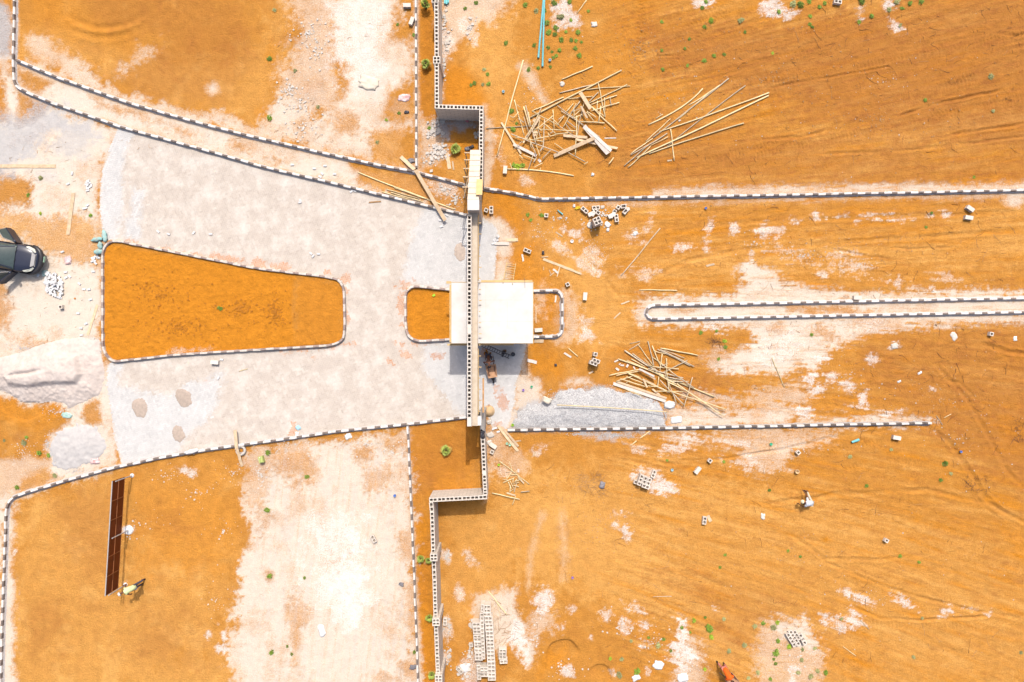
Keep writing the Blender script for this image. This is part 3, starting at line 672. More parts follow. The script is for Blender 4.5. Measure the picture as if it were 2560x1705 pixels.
def grid_mesh(name, X, Y, Z, attrs, keep=None):
    ny, nx = X.shape
    co = np.stack([X, Y, Z], -1).reshape(-1, 3).astype(np.float32)
    idx = np.arange(ny*nx).reshape(ny, nx)
    q = np.stack([idx[:-1,:-1], idx[:-1,1:], idx[1:,1:], idx[1:,:-1]], -1).reshape(-1, 4)
    if keep is not None:
        kk = (keep[:-1,:-1] & keep[:-1,1:] & keep[1:,1:] & keep[1:,:-1]).reshape(-1)
        q = q[kk]
        used = np.unique(q); rm = np.full(ny*nx, -1); rm[used] = np.arange(len(used))
        co = co[used]; q = rm[q]
    else: used = None
    me = bpy.data.meshes.new(name)
    me.vertices.add(len(co)); me.vertices.foreach_set('co', co.ravel())
    me.loops.add(len(q)*4); me.loops.foreach_set('vertex_index', q.ravel().astype(np.int32))
    me.polygons.add(len(q)); me.polygons.foreach_set('loop_start', np.arange(0, len(q)*4, 4, dtype=np.int32))
    me.update(calc_edges=True)
    me.polygons.foreach_set('use_smooth', np.ones(len(q), bool))
    for an, arr in attrs.items():
        a = me.color_attributes.new(an, 'FLOAT_COLOR', 'POINT')
        c = np.stack([v.reshape(-1) for v in arr] + [np.ones(ny*nx)], -1).astype(np.float32)
        if used is not None: c = c[used]
        a.data.foreach_set('color', c.ravel())
    return me

# soil material: real soil colours mixed by the attribute masks
def ramp_mix(t, a, b, fac):
    m = t.nodes.new('ShaderNodeMix'); m.data_type = 'RGBA'
    if isinstance(a, tuple): m.inputs[6].default_value = (*a, 1)
    else: t.links.new(a, m.inputs[6])
    m.inputs[7].default_value = (*b, 1)
    t.links.new(fac, m.inputs[0])
    return m.outputs[2]
def math_n(t, op, a, b=None, clamp=False):
    m = t.nodes.new('ShaderNodeMath'); m.operation = op; m.use_clamp = clamp
    for i, v in enumerate((a, b)):
        if v is None: continue
        if isinstance(v, (int, float)): m.inputs[i].default_value = v
        else: t.links.new(v, m.inputs[i])
    return m.outputs[0]
def noise_n(t, vec, scale, detail=4, rough=.6):
    n = t.nodes.new('ShaderNodeTexNoise'); n.inputs['Scale'].default_value = scale
    n.inputs['Detail'].default_value = detail; n.inputs['Roughness'].default_value = rough
    t.links.new(vec, n.inputs['Vector']); return n.outputs[0]
def soil_mat():
    m = bpy.data.materials.new('laterite_soil'); m.use_nodes = True
    t = m.node_tree; b = t.nodes['Principled BSDF']
    b.inputs['Roughness'].default_value = 0.95; b.inputs['Specular IOR Level'].default_value = 0.1
    g = t.nodes.new('ShaderNodeNewGeometry').outputs['Position']
    A = t.nodes.new('ShaderNodeAttribute'); A.attribute_name = 'soil_a'
    B = t.nodes.new('ShaderNodeAttribute'); B.attribute_name = 'soil_b'
    sa = t.nodes.new('ShaderNodeSeparateColor'); t.links.new(A.outputs['Color'], sa.inputs[0])
    sb = t.nodes.new('ShaderNodeSeparateColor'); t.links.new(B.outputs['Color'], sb.inputs[0])
    nf = noise_n(t, g, 14, 5, .7); nm = noise_n(t, g, 2.2, 4, .6); nx = noise_n(t, g, 45, 2, .6)
    def crisp(v, amt=.9):
        # fine speckle along the edge of a patch
        d = math_n(t, 'MULTIPLY', math_n(t, 'SUBTRACT', nf, .5), amt)
        w4 = math_n(t, 'MULTIPLY', math_n(t, 'MULTIPLY', v, math_n(t, 'SUBTRACT', 1.0, v)), 4.0)
        return math_n(t, 'ADD', v, math_n(t, 'MULTIPLY', d, w4), True)
    c = ramp_mix(t, (0.375, 0.162, 0.029), (0.475, 0.242, 0.064), crisp(sa.outputs[1], 1.2))
    c = ramp_mix(t, c, (0.425, 0.160, 0.012), crisp(sa.outputs[2], 1.2))
    c = ramp_mix(t, c, (0.265, 0.100, 0.024), crisp(sb.outputs[0], 1.4))
    c = ramp_mix(t, c, (0.448, 0.386, 0.316), crisp(sa.outputs[0], 1.6))
    c = ramp_mix(t, c, (0.325, 0.311, 0.304), crisp(sb.outputs[1], 1.4))
    c = ramp_mix(t, c, (0.53, 0.49, 0.452), crisp(sb.outputs[2], 2.4))
    # overall tone variation
    tone = math_n(t, 'ADD', math_n(t, 'MULTIPLY', math_n(t, 'SUBTRACT', nm, .5), .55), 1.0)
    tone = math_n(t, 'MULTIPLY', tone, math_n(t, 'ADD', math_n(t, 'MULTIPLY', math_n(t, 'SUBTRACT', nf, .5), .55), 1.0))
    tone = math_n(t, 'MULTIPLY', tone, math_n(t, 'ADD', math_n(t, 'MULTIPLY', math_n(t, 'SUBTRACT', nx, .5), .35), 1.0))
    # sand takes less of the variation
    vs = math_n(t, 'SUBTRACT', 1.0, math_n(t, 'MULTIPLY', sa.outputs[0], .45))
    tone = math_n(t, 'ADD', 1.0, math_n(t, 'MULTIPLY', math_n(t, 'SUBTRACT', tone, 1.0), vs))
    vm = t.nodes.new('ShaderNodeVectorMath'); vm.operation = 'SCALE'
    t.links.new(c, vm.inputs[0]); t.links.new(tone, vm.inputs['Scale'])
    t.links.new(vm.outputs[0], b.inputs['Base Color'])
    h = math_n(t, 'ADD', math_n(t, 'MULTIPLY', noise_n(t, g, 9, 5, .7), 1.0), math_n(t, 'MULTIPLY', nx, .4))
    bp = t.nodes.new('ShaderNodeBump'); bp.inputs['Strength'].default_value = 1.0; bp.inputs['Distance'].default_value = 0.075
    t.links.new(math_n(t, 'MULTIPLY', h, math_n(t, 'SUBTRACT', 1.0, math_n(t, 'MULTIPLY', sa.outputs[0], .6))), bp.inputs['Height']); t.links.new(bp.outputs[0], b.inputs['Normal'])
    return m
M['soil'] = soil_mat()
me = grid_mesh('ground', GXm, GYm, hz, {'soil_a': (ch['sand'], ch['light'], ch['rust']), 'soil_b': (ch['dark'], ch['gray'], ch['white'])})
me.materials.append(M['soil'])
ground = link(bpy.data.objects.new('ground', me)); ground['kind'] = 'structure'

# ------------------------------------------------------------------ herringbone pavers
def pave_mat():
    m = bpy.data.materials.new('concrete_pavers'); m.use_nodes = True
    t = m.node_tree; b = t.nodes['Principled BSDF']
    b.inputs['Roughness'].default_value = 0.9; b.inputs['Specular IOR Level'].default_value = 0.15
    g = t.nodes.new('ShaderNodeNewGeometry').outputs['Position']
    A = t.nodes.new('ShaderNodeAttribute'); A.attribute_name = 'pave'
    s = t.nodes.new('ShaderNodeSeparateColor'); t.links.new(A.outputs['Color'], s.inputs[0])
    nf = noise_n(t, g, 11, 5, .75); nm = noise_n(t, g, 1.1, 4, .6); nx = noise_n(t, g, 40, 2, .6)
    film = math_n(t, 'ADD', s.outputs[0], math_n(t, 'MULTIPLY', math_n(t, 'SUBTRACT', nf, .5), 1.1), True)
    c = ramp_mix(t, (0.455, 0.441, 0.425), (0.405, 0.352, 0.303), film)
    st = math_n(t, 'MULTIPLY', math_n(t, 'SUBTRACT', nm, .45), 3.0, True)
    c = ramp_mix(t, c, (0.48, 0.445, 0.405), math_n(t, 'MULTIPLY', math_n(t, 'MULTIPLY', math_n(t, 'SUBTRACT', nm, .45), 4.0, True), math_n(t, 'MULTIPLY', s.outputs[0], .7)))
    c = ramp_mix(t, c, (0.42, 0.14, 0.02), math_n(t, 'MULTIPLY', math_n(t, 'ADD', s.outputs[1], math_n(t, 'MULTIPLY', math_n(t, 'SUBTRACT', nf, .5), 1.6)), s.outputs[1], True))
    tone = math_n(t, 'ADD', s.outputs[2], math_n(t, 'MULTIPLY', math_n(t, 'SUBTRACT', nf, .5), .26))
    tone = math_n(t, 'MULTIPLY', tone, math_n(t, 'ADD', math_n(t, 'MULTIPLY', math_n(t, 'SUBTRACT', nm, .5), .3), 1.0))
    vm = t.nodes.new('ShaderNodeVectorMath'); vm.operation = 'SCALE'
    t.links.new(c, vm.inputs[0]); t.links.new(tone, vm.inputs['Scale'])
    t.links.new(vm.outputs[0], b.inputs['Base Color'])
    bp = t.nodes.new('ShaderNodeBump'); bp.inputs['Strength'].default_value = .35; bp.inputs['Distance'].default_value = 0.02
    t.links.new(nx, bp.inputs['Height']); t.links.new(bp.outputs[0], b.inputs['Normal'])
    return m
M['paver'] = pave_mat()
def build_paving():
    w_ = 0.1075; ang = R(21)
    N = 230
    i, j = np.meshgrid(np.arange(-N, N), np.arange(-N, N))
    k = (i - j) % 4
    hx = (k == 0); vx = (k == 2)
    # horizontal brick covers (i,j),(i+1,j); vertical brick covers (i,j),(i,j+1) 
    cs = []
    hi, hj = i[hx], j[hx]; cs.append(np.stack([hi+1.0, hj+.5, np.zeros(hi.size)], -1))
    vi, vj = i[vx], j[vx]; cs.append(np.stack([vi+.5, vj+0.0, np.ones(vi.size)], -1))
    c = np.concatenate(cs); 
    X = c[:,0]*w_; Y = c[:,1]*w_
    ca, sa_ = math.cos(ang), math.sin(ang)
    x = X*ca - Y*sa_ - 13.0; y = X*sa_ + Y*ca
    px = x/S+1280; py = 852.5-y/S
    d = sdist(px, py, PAVE)
    for q in (ISLAND, SMALL): d = np.minimum(d, -sdist(px, py, q))
    ok = d > 1.5
    x, y, px, py, V = x[ok], y[ok], px[ok], py[ok], c[ok, 2]
    n = len(x)
    rng = np.random.default_rng(5)
    zt = 0.012 + rng.normal(0, .0016, n)
    hl = w_ - 0.002; hw = w_/2 - 0.002
    ax = np.where(V > 0, -sa_, ca); ay = np.where(V > 0, ca, sa_)
    vs = np.zeros((n, 8, 3))
    for q, (u, v) in enumerate(((-1,-1),(1,-1),(1,1),(-1,1))):
        for lay, (ins, zz) in enumerate(((.004, zt), (0, zt-.03))):
            U = u*(hl-ins); Vv = v*(hw-ins)
            vs[:, lay*4+q, 0] = x + ax*U - ay*Vv
            vs[:, lay*4+q, 1] = y + ay*U + ax*Vv
            vs[:, lay*4+q, 2] = zz
    fb = np.array([(0,1,2,3),(4,5,1,0),(5,6,2,1),(6,7,3,2),(7,4,0,3)])
    q = (fb[None] + (np.arange(n)*8)[:, None, None]).reshape(-1, 4)
    me = bpy.data.meshes.new('paving')
    me.vertices.add(n*8); me.vertices.foreach_set('co', vs.ravel().astype(np.float32))
    me.loops.add(q.size); me.loops.foreach_set('vertex_index', q.ravel().astype(np.int32))
    me.polygons.add(len(q)); me.polygons.foreach_set('loop_start', np.arange(0, q.size, 4, dtype=np.int32))
    me.update(calc_edges=True)
    nn1 = fbm(px/34, py/34, 3, 5, .62)*1.5; nn2 = fbm(px/7, py/7, 9, 3, .7)*1.3
    cm = np.full(px.shape, -99.0)
    for qq in CLEAN: cm = np.maximum(cm, sdist(px, py, qq))
    cm = sstep(.5 + (cm + 16*(nn1*.8+nn2*.5))/18)
    rs = np.zeros(n)
    for cx, cy, rx, ry, rr in ((335,606,18,6,14),(412,622,14,6,10),(490,640,22,8,12),(575,648,40,10,12),(645,662,18,14,10),(710,670,26,12,8),(815,683,10,8,0),(862,700,12,16,30),(866,800,10,26,0),(866,730,6,8,0),(1015,712,18,9,-20),(1004,760,12,30,0),(1004,812,8,10,0),(973,902,7,6,40),(1015,885,14,8,40),(1092,890,18,9,0),(1255,1000,12,26,-10),(1248,1060,14,12,20),(732,1075,12,16,0),(783,891,6,4,0),(518,955,6,5,0),(1210,878,9,8,0),(1210,884,10,12,-20),(740,868,70,4,-3),(1045,860,30,4,0),(1240,980,8,14,0),(800,870,60,5,-6)):
        rs = np.maximum(rs, .7*sstep(.5+(sell(px, py, cx, cy, rx, ry, rr)+7*(nn1+nn2))/8))
    gr = .93 + rng.normal(0, .035, n)
    col = np.stack([np.clip(1-cm, 0, 1), rs, gr, np.ones(n)], -1)
    a = me.color_attributes.new('pave', 'FLOAT_COLOR', 'POINT')
    a.data.foreach_set('color', np.repeat(col, 8, axis=0).ravel().astype(np.float32))
    me.polygons.foreach_set('use_smooth', np.zeros(len(q), bool))
    me.materials.append(M['paver'])
    o = link(bpy.data.objects.new('paving', me)); o['kind'] = 'structure'
build_paving()
# ------------------------------------------------------------------ painted kerbs
def smooth_path(pts, step=0.04):
    """polyline resampled with its corners slightly rounded (Chaikin)"""
    p = [np.array(q, float) for q in pts]
    for _ in range(2):
        out = [p[0]]
        for a, b in zip(p[:-1], p[1:]):
            L = np.linalg.norm(b-a); t = min(.25, 6.0/max(L, 1e-6))
            out += [a+(b-a)*t, b-(b-a)*t]
        out.append(p[-1]); p = out
    return p
def kerb(pts, label, mats, zt=0.21, wd=0.12, seg=0.385, phase=0, group='painted kerbs', footing=True, tone=None):
    wp = [Vector((*W(x, y, zt), 0)) for x, y in smooth_path(pts)]
    cum = [0.0]
    for a, b in zip(wp[:-1], wp[1:]): cum.append(cum[-1] + (b-a).length)
    tot = cum[-1]
    def at(s):
        s = max(0, min(tot, s)); i = 0
        i = int(np.searchsorted(cum, s)) - 1; i = max(0, min(len(wp)-2, i))
        t = (s-cum[i])/max(1e-6, cum[i+1]-cum[i]); d = (wp[i+1]-wp[i]).normalized()
        return wp[i].lerp(wp[i+1], t), d
    mb = MB(); s = 0; k = phase
    rnd = random.Random(len(pts)*7+int(pts[0][0]))
    while s < tot - .02:
        L = seg*(1.13 if k % 2 == 0 else .87)*rnd.uniform(.96, 1.04); e = min(tot, s+L)
        nsub = 2
        m = 0 if k % 2 == 0 else 1
        jz = rnd.uniform(-.012, .012); jy = rnd.uniform(-.011, .011)
        prof = [(-.075, -.05), (-.075, .06), (-wd/2-.004, .075), (-wd/2+.002, zt-.02), (-wd/2+.02, zt), (wd/2-.02, zt), (wd/2-.002, zt-.02), (wd/2+.004, .075), (.075, .06), (.075, -.05)]
        rings = []
        for q in range(nsub+1):
            ss = s+.003 + (e-s-.006)*q/nsub
            c, d = at(ss); n = Vector((-d.y, d.x, 0))
            rings.append([tuple(c + n*(u+jy) + Vector((0, 0, v + (jz if v > .1 else 0)))) for u, v in prof])
        base = len(mb.v)
        for r_ in rings: mb.v += r_
        P_ = len(prof)
        for q in range(nsub):
            for i in range(P_-1):
                mi = 2 if i in (0, 1, P_-3, P_-2) else m
                mb.f.append((base+q*P_+i+1, base+q*P_+i, base+(q+1)*P_+i, base+(q+1)*P_+i+1)); mb.m.append(mi)
        mb.f.append(tuple(base+i for i in range(P_))); mb.m.append(m)
        mb.f.append(tuple(base+nsub*P_+i for i in range(P_))[::-1]); mb.m.append(m)
        if rnd.random() < .16:
            q = base + rnd.choice((0, nsub))*P_ + rnd.choice((4, 5)); v = mb.v[q]; mb.v[q] = (v[0], v[1], v[2]-rnd.uniform(.02, .05))
        s = e; k += 1
    if footing:
        # rough concrete haunching along both sides
        base = len(mb.v); n_ = int(tot/.12)+1
        for q in range(n_+1):
            c, d = at(tot*q/n_); n = Vector((-d.y, d.x, 0))
            a = .17+.04*rnd.uniform(-1, 1); b = .15+.03*rnd.uniform(-1, 1)
            for u, v in ((-a, -.03), (-.07, .055+rnd.uniform(-.01, .01)), (.07, .055), (b, -.03)):
                mb.v.append(tuple(c + n*u + Vector((0, 0, v))))
        for q in range(n_):
            for i in range(3):
                mb.f.append((base+q*4+i+1, base+q*4+i, base+(q+1)*4+i, base+(q+1)*4+i+1)); mb.m.append(2)
    o = mb.build('painted_kerb', mats + [M['mortar']])
    tag(o, label, 'kerb', group, 'thing')
    return o
BW = [M['white_paint'], M['black_paint']]; BD = [M['white_dusty'], M['brown_dusty']]
kerb([(38,149),(132,189),(228,223.5),(321,256.4),(430.5,288),(551,321),(639,342.5),(805,381),(942,411.3),(1033,428),(1169,463.4),(1280,481),(1321,489.5),(1346,496.8),(1444.5,495.7),(1708,490.8),(1920,487.5),(2331,479.8),(2560,474.9),(2640,473.4)], 'long black and white kerb passing under the gate and across the cleared field', BW, phase=1)
kerb([(34,-50),(34,0),(33,68),(31,143),(31.5,192),(34,206),(42,217.5),(71.3,233),(131.6,257.7),(246.8,297.5),(296,315.3),(411.3,347),(534.7,381),(639,411.3),(695,425.5),(818,453.8),(952.6,486.7),(1078.7,517),(1168,538)], 'black and white kerb edging the top side of the paved forecourt', BW)
kerb([(1039,-50),(1039,0),(1039.8,109.7),(1040,274),(1040.3,420)], 'straight black and white kerb beside the planted strip of the upper wall', BW, wd=.11, footing=False, phase=1)
kerb([(1166.5,1043.3),(1018.4,1061),(840,1079),(730.5,1095.4),(640,1107.8),(510,1125.6),(397.6,1145),(285,1169.5),(161.8,1202.4),(54.8,1235),(30,1244),(17.5,1259),(13,1278),(11,1343.6),(7,1453),(2.7,1576.6),(0,1686),(-2,1750)], 'black and white kerb edging the lower forecourt, curving down at its far end', BW)
kerb([(1018.4,1066),(1022.5,1151.6),(1028,1277.7),(1030.7,1338),(1034.8,1439.5),(1039,1549),(1043,1659),(1046,1750)], 'straight black and white kerb beside the planted strip of the lower wall', BW, wd=.11, footing=False)
kerb([(1268.8,1075.7),(1444.5,1073.3),(1622.7,1071.4),(1746,1069.4),(1920,1066),(2112,1061.7),(2330,1058.4)], 'straight black and white kerb behind the grey gravel heap', BW)
kerb([(2640,743.5),(2560,745.5),(2249,751.3),(1920,758.2),(1640,762.8),(1625.5,765),(1618,773),(1616,784),(1621.5,793),(1634,797.5),(1801,794.6),(1920,792.4),(2249,786.4),(2560,780.6),(2640,779)], 'long narrow black and white kerbed median with a rounded end', BW, phase=1)
kerb([(1330,727.4),(1389.7,726.6),(1400.6,730.7),(1405.8,740.3),(1406,822.6),(1402,836.3),(1389.7,842.3),(1330,842.6)], 'black and white kerb loop round the small bed by the guard house wall', BW)
kerb([(1131,725),(1037.6,714.8),(1023.9,719),(1015.7,729),(1012.4,743),(1013.5,820),(1018.4,836.3),(1030,848),(1045.8,853),(1131,848.6)], 'dusty kerb loop round the small orange bed beside the guard house', BD, wd=.125, footing=False)
kerb([(300,603.5),(287.9,601.9),(274.2,603.8),(263.2,611.5),(256.4,626),(255,640),(255,740),(255,866),(262,886),(273,899),(286,904),(438.7,887),(640,874.5),(818,864.3),(840,859.6),(854,851),(859.4,841.8),(860.7,809),(859.4,726.6),(854,710.2),(843,697.8),(815.5,692),(640,670.6),(300,603.5)], 'dusty kerb ring round the large wedge-shaped orange earth island', BD, wd=.125, footing=False)

# ------------------------------------------------------------------ hollow blocks and block walls
def hollow(mb, x0, y0, z0, x1, y1, z1, nx=2, ny=1, Mx=None, depth=None, m=0, sides=True, web=.041, plug=()):
    """box with nx x ny square pockets open at the top"""
    if depth is None: depth = z1 - z0 - .0
    us = [0.0]; vs = [0.0]
    cw = (x1-x0)/nx; cv = (y1-y0)/ny
    for i in range(nx): us += [i*cw+web*(1 if i == 0 else .6), (i+1)*cw-web*(1 if i == nx-1 else .6)]
    us.append(x1-x0)
    for j in range(ny): vs += [j*cv+web*(1 if j == 0 else .6), (j+1)*cv-web*(1 if j == ny-1 else .6)]
    vs.append(y1-y0)
    T = (lambda p: tuple(Mx @ Vector(p))) if Mx is not None else (lambda p: p)
    for i in range(len(us)-1):
        for j in range(len(vs)-1):
            a, b, c, d = x0+us[i], y0+vs[j], x0+us[i+1], y0+vs[j+1]
            if i % 2 == 1 and j % 2 == 1 and (i//2) not in plug:
                zb = z1-depth
                mb.quad(T((a,b,zb)), T((a,b,z1)), T((c,b,z1)), T((c,b,zb)), m)
                mb.quad(T((c,b,zb)), T((c,b,z1)), T((c,d,z1)), T((c,d,zb)), m)
                mb.quad(T((c,d,zb)), T((c,d,z1)), T((a,d,z1)), T((a,d,zb)), m)
                mb.quad(T((a,d,zb)), T((a,d,z1)), T((a,b,z1)), T((a,b,zb)), m)
                mb.quad(T((a,b,zb+.004)), T((c,b,zb+.004)), T((c,d,zb+.004)), T((a,d,zb+.004)), m)
            else:
                mb.quad(T((a,b,z1)), T((c,b,z1)), T((c,d,z1)), T((a,d,z1)), m)
    if sides:
        for p, q in (((x0,y0),(x1,y0)), ((x1,y0),(x1,y1)), ((x1,y1),(x0,y1)), ((x0,y1),(x0,y0))):
            mb.quad(T((*p,z0)), T((*q,z0)), T((*q,z1)), T((*p,z1)), m)
BLK = {}
def block_me(kind):
    if kind not in BLK:
        mb = MB(); g = .003
        if kind == 'full': hollow(mb, -.225+g, -.1125+g, 0, .225-g, .1125-g, .225-g, 2, 1)
        elif kind == 'half': hollow(mb, -.1125+g, -.1125+g, 0, .1125-g, .1125-g, .225-g, 1, 1)
        elif kind == 'side':                       # lying on its face: cells open at the long sides' ends
            hollow(mb, -.225, -.1125, 0, .225, .1125, .225, 2, 1, Mx=Matrix.Translation((0, -.1125, .1125)) @ Matrix.Rotation(R(90), 4, 'X'))
        elif kind == 'broken':
            hollow(mb, -.16, -.1125, 0, .16, .1125, .21, 1, 1); mb.box(.16, -.1125, .01, .22, -.07, .17); mb.box(.16, .06, 0, .20, .1125, .2)
        BLK[kind] = mb.mesh('hollow_block', M['block'])
    return BLK[kind]
def block(px, py, ang, label, kind='full', z=0.0, ztop=None, group='loose hollow blocks', dz=0.0):
    """px, py: where the block's top is seen"""
    zt = (ztop if ztop is not None else z + .225)
    x, y = W(px, py, zt)
    o = bpy.data.objects.new('hollow_block', block_me(kind))
    o.location = (x, y, (max(0, gz(x, y)) if z == 0 else 0) + z + dz); o.rotation_euler = (0, 0, R(ang))
    link(o); tag(o, label, 'concrete block', group, pos=(px, py))
    return o
def wall_run(mb, pts, h, th=.225, z0=-.15, pocket=.4, skip=()):
    """pts are centre-line points at the wall's top in photo pixels; one straight run each"""
    wp = [Vector((*W(x, y, h), 0)) for x, y in pts]
    for a, b in zip(wp[:-1], wp[1:]):
        d = b-a; L = d.length; d.normalize()
        Mx = Matrix.Translation(a) @ Matrix(((d.x, -d.y, 0, 0), (d.y, d.x, 0, 0), (0, 0, 1, 0), (0, 0, 0, 1)))
        nb = max(1, int(round(L/.453))); bl = L/nb
        for i in range(nb):
            pl = (0, 1) if random.random() < .02 else ((random.choice((0, 1)),) if random.random() < .03 else ())
            hollow(mb, i*bl+.003, -th/2, h-.3, (i+1)*bl-.003, th/2, h+random.uniform(-.006, .006), 2, 1, Mx, depth=pocket, sides=False, plug=pl)
        T = lambda p: tuple(Mx @ Vector(p))
        hh = h-.004
        for p, q in (((0,-th/2),(L,-th/2)), ((L,-th/2),(L,th/2)), ((L,th/2),(0,th/2)), ((0,th/2),(0,-th/2))):
            mb.quad(T((*p,z0)), T((*q,z0)), T((*q,hh)), T((*p,hh)))
        mb.quad(T((0,-th/2,h-pocket-.02)), T((L,-th/2,h-pocket-.02)), T((L,th/2,h-pocket-.02)), T((0,th/2,h-pocket-.02)))
def pier_mesh(px, py, h, ang, parent):
    mb = MB(); x, y = W(px, py, h)
    Mx = Matrix.Translation((x, y, 0)) @ Matrix.Rotation(R(ang), 4, 'Z')
    hollow(mb, -.2, -.2, -.15, .2, .2, h, 2, 2, Mx, depth=.4)
    p = mb.build('pier', M['wall'], parent)
    return p
HW = 1.98
mb = MB()
wall_run(mb, [(1090.3,-46),(1090.8,1)], HW); wall_run(mb, [(1090.8,4),(1091.6,142)], HW); wall_run(mb, [(1091.6,157),(1091.9,271)], HW)
wall_run(mb, [(1097.2,266.4),(1208.8,269.3)], HW); wall_run(mb, [(1203.4,274.6),(1202.6,370),(1201.8,452)], HW)
uw = mb.build('block_wall', M['wall'])
tag(uw, 'pale hollow block wall stepping sideways beside the upper planted strip down to the gate', 'wall', 'perimeter block walls', 'thing')
pier_mesh(1091.7, 149.5, HW+.03, 0, uw); pier_mesh(1087.8, -3, HW+.03, 0, uw)
mb = MB()
wall_run(mb, [(1204.8,1066),(1207.6,1110.5),(1211.7,1206.5),(1213.6,1238)], HW); wall_run(mb, [(1217.5,1242.8),(1072.8,1250.3)], HW)
wall_run(mb, [(1077.6,1255.8),(1080,1280),(1082,1343.5),(1083.3,1384)], HW); wall_run(mb, [(1084.2,1400),(1086.4,1450.5),(1089,1547)], HW)
wall_run(mb, [(1090,1563),(1093.8,1659),(1095.6,1690)], HW); wall_run(mb, [(1096.5,1705),(1098,1745)], HW)
lw = mb.build('block_wall', M['wall'])
tag(lw, 'pale hollow block wall with three thicker piers beside the lower planted strip', 'wall', 'perimeter block walls', 'thing')
for p_ in ((1084.3,1394),(1090,1556),(1096.4,1697)): pier_mesh(*p_, HW+.24, 1.5, lw)

# ------------------------------------------------------------------ gate: beam, parapet, piers
gate = empty('entrance_gate', -2.1, 1.0, 0); gate['world_kids'] = 1
tag(gate, 'unfinished concrete entrance gate with a long beam topped by one row of hollow blocks', 'gate')
ZB, ZP = 3.62, 4.2
xw = W(1168, 800, ZP)[0]; xe = W(1194, 800, ZB)[0]
yN = W(1180, 522, ZB)[1]; yS = W(1180, 1064.5, ZB)[1]
mb = MB(); mb.box(xw-.01, yS, ZB-.42, xe, yN, ZB)
mb.build('beam', [M['band']], gate)
mb = MB()
yp0 = W(1173, 538, ZP)[1]; yp1 = W(1173, 1066, ZP)[1]
L = yp0-yp1; nb = int(round(L/.453)); bl = L/nb
for i in range(nb):
    Mx = Matrix.Translation((xw+.1125, yp0-(i+.5)*bl, 0)) @ Matrix.Rotation(R(90), 4, 'Z')
    pl = (0, 1) if i in (13, nb-1) else ()
    hollow(mb, -bl/2+.003, -.1125, ZB+.001, bl/2-.003, .1125, ZP+random.uniform(-.006, .006), 2, 1, Mx, depth=.45, plug=pl)
mb.build('parapet', M['wall'], gate)
# south pier, centre wall over the guard house, north pier with raking coping
mb = MB(); mb.box(xw, yS+.012, -.15, xe-.02, yS+.5, ZB-.424); mb.build('pier', M['concrete'], gate)
mb = MB(); mb.box(xe+.003, yS+.02, ZB-.35, xe+.2, yS+.5, ZB+.01); mb.build('beam_end', M['slab'], gate)
ZT = 4.6
yt0 = W(1183, 499, ZT)[1]; yt1 = W(1183, 525, ZT)[1]
xl = W(1168.5, 500, ZT)[0]; xr = W(1198, 510, ZT)[0]
mb = MB(); mb.box(xl+.02, yt1+.02, -.15, xr-.02, yt0+.15, ZT-.16); mb.build('pier', M['concrete'], gate)
mb = MB(); mb.box(xl, yt1, ZT-.155, xr, yt0, ZT); mb.build('pier_cap', M['slab'], gate)
yr = W(1190, 374.5, 2.15)[1]; zr = 2.15
mb = MB()
n = 9
rk = []
for i in range(n):
    t0, t1 = i/n, (i+1)/n
    ya = yt0 + (yr-yt0)*t0 + .012; yb = yt0 + (yr-yt0)*t1 - .006
    za = ZT-.02 + (zr-ZT)*t0; zb_ = ZT-.02 + (zr-ZT)*t1
    off = .012*((i*7) % 3)
    mb.add([(xl+.01*(i%2),ya,za+off),(xr-.03,ya,za+off),(xr-.03,yb,zb_+off),(xl+.01*(i%2),yb,zb_+off),(xl+.01*(i%2),ya,za-.05),(xr-.03,ya,za-.05),(xr-.03,yb,zb_-.05),(xl+.01*(i%2),yb,zb_-.05)],
           [(0,1,2,3),(7,6,5,4),(4,5,1,0),(5,6,2,1),(6,7,3,2),(7,4,0,3)])
mb.build('raking_coping', M['ply_pale'], gate)
mb = MB()
mb.add([(xl+.05,yt0+.16,-.15),(xr-.06,yt0+.16,-.15),(xr-.06,yr-.05,-.15),(xl+.05,yr-.05,-.15),(xl+.05,yt0+.16,ZT-.17),(xr-.06,yt0+.16,ZT-.17),(xr-.06,yr-.05,zr-.08),(xl+.05,yr-.05,zr-.08)],
       [(3,2,1,0),(4,5,6,7),(0,1,5,4),(1,2,6,5),(2,3,7,6),(3,0,4,7)])
mb.build('raking_wall', M['concrete'], gate)
mb = MB()
xa, ya = W(1191, 489, 4.35); xb, yb = W(1204, 455, 3.7)
mb.add([(xr-.17,ya,4.56),(xr+.16,ya,4.56),(xr+.16,yb+.1,3.92),(xr-.17,yb+.1,3.92),(xr-.17,ya,4.535),(xr+.16,ya,4.535),(xr+.16,yb+.1,3.895),(xr-.17,yb+.1,3.895)], [(0,1,2,3),(7,6,5,4),(4,5,1,0),(5,6,2,1),(6,7,3,2),(7,4,0,3)])
mb.build('yellow_board', M['ply'], gate)
mb = MB()
for t in (.25, .45, .62, .8, .95):
    yy = yt0+(yr-yt0)*t; zz = ZT+(zr-ZT)*t
    mb.beam((xl-.32, yy, zz-.12), (xr-.1, yy, zz-.12), .06, .05)
    mb.beam((xl-.28, yy, 0), (xl-.28, yy, zz-.1), .05, .05)
mb.beam((xl-.30, yt0+.5, 2.9), (xl-.06, yt0+1.4, 3.3), .05, .04)
mb.build('formwork_prop', M['plank'], gate)
for y0_, y1_ in ((yS+.6, W(0,872,ZB)[1]), (W(0,700,ZB)[1], yN-.3)):
    mb = MB(); mb.beam((xe+.03, y0_, ZB-.25), (xe+.03, y1_, ZB-.25), .03, .34); mb.build('side_board', M['ply'], gate)
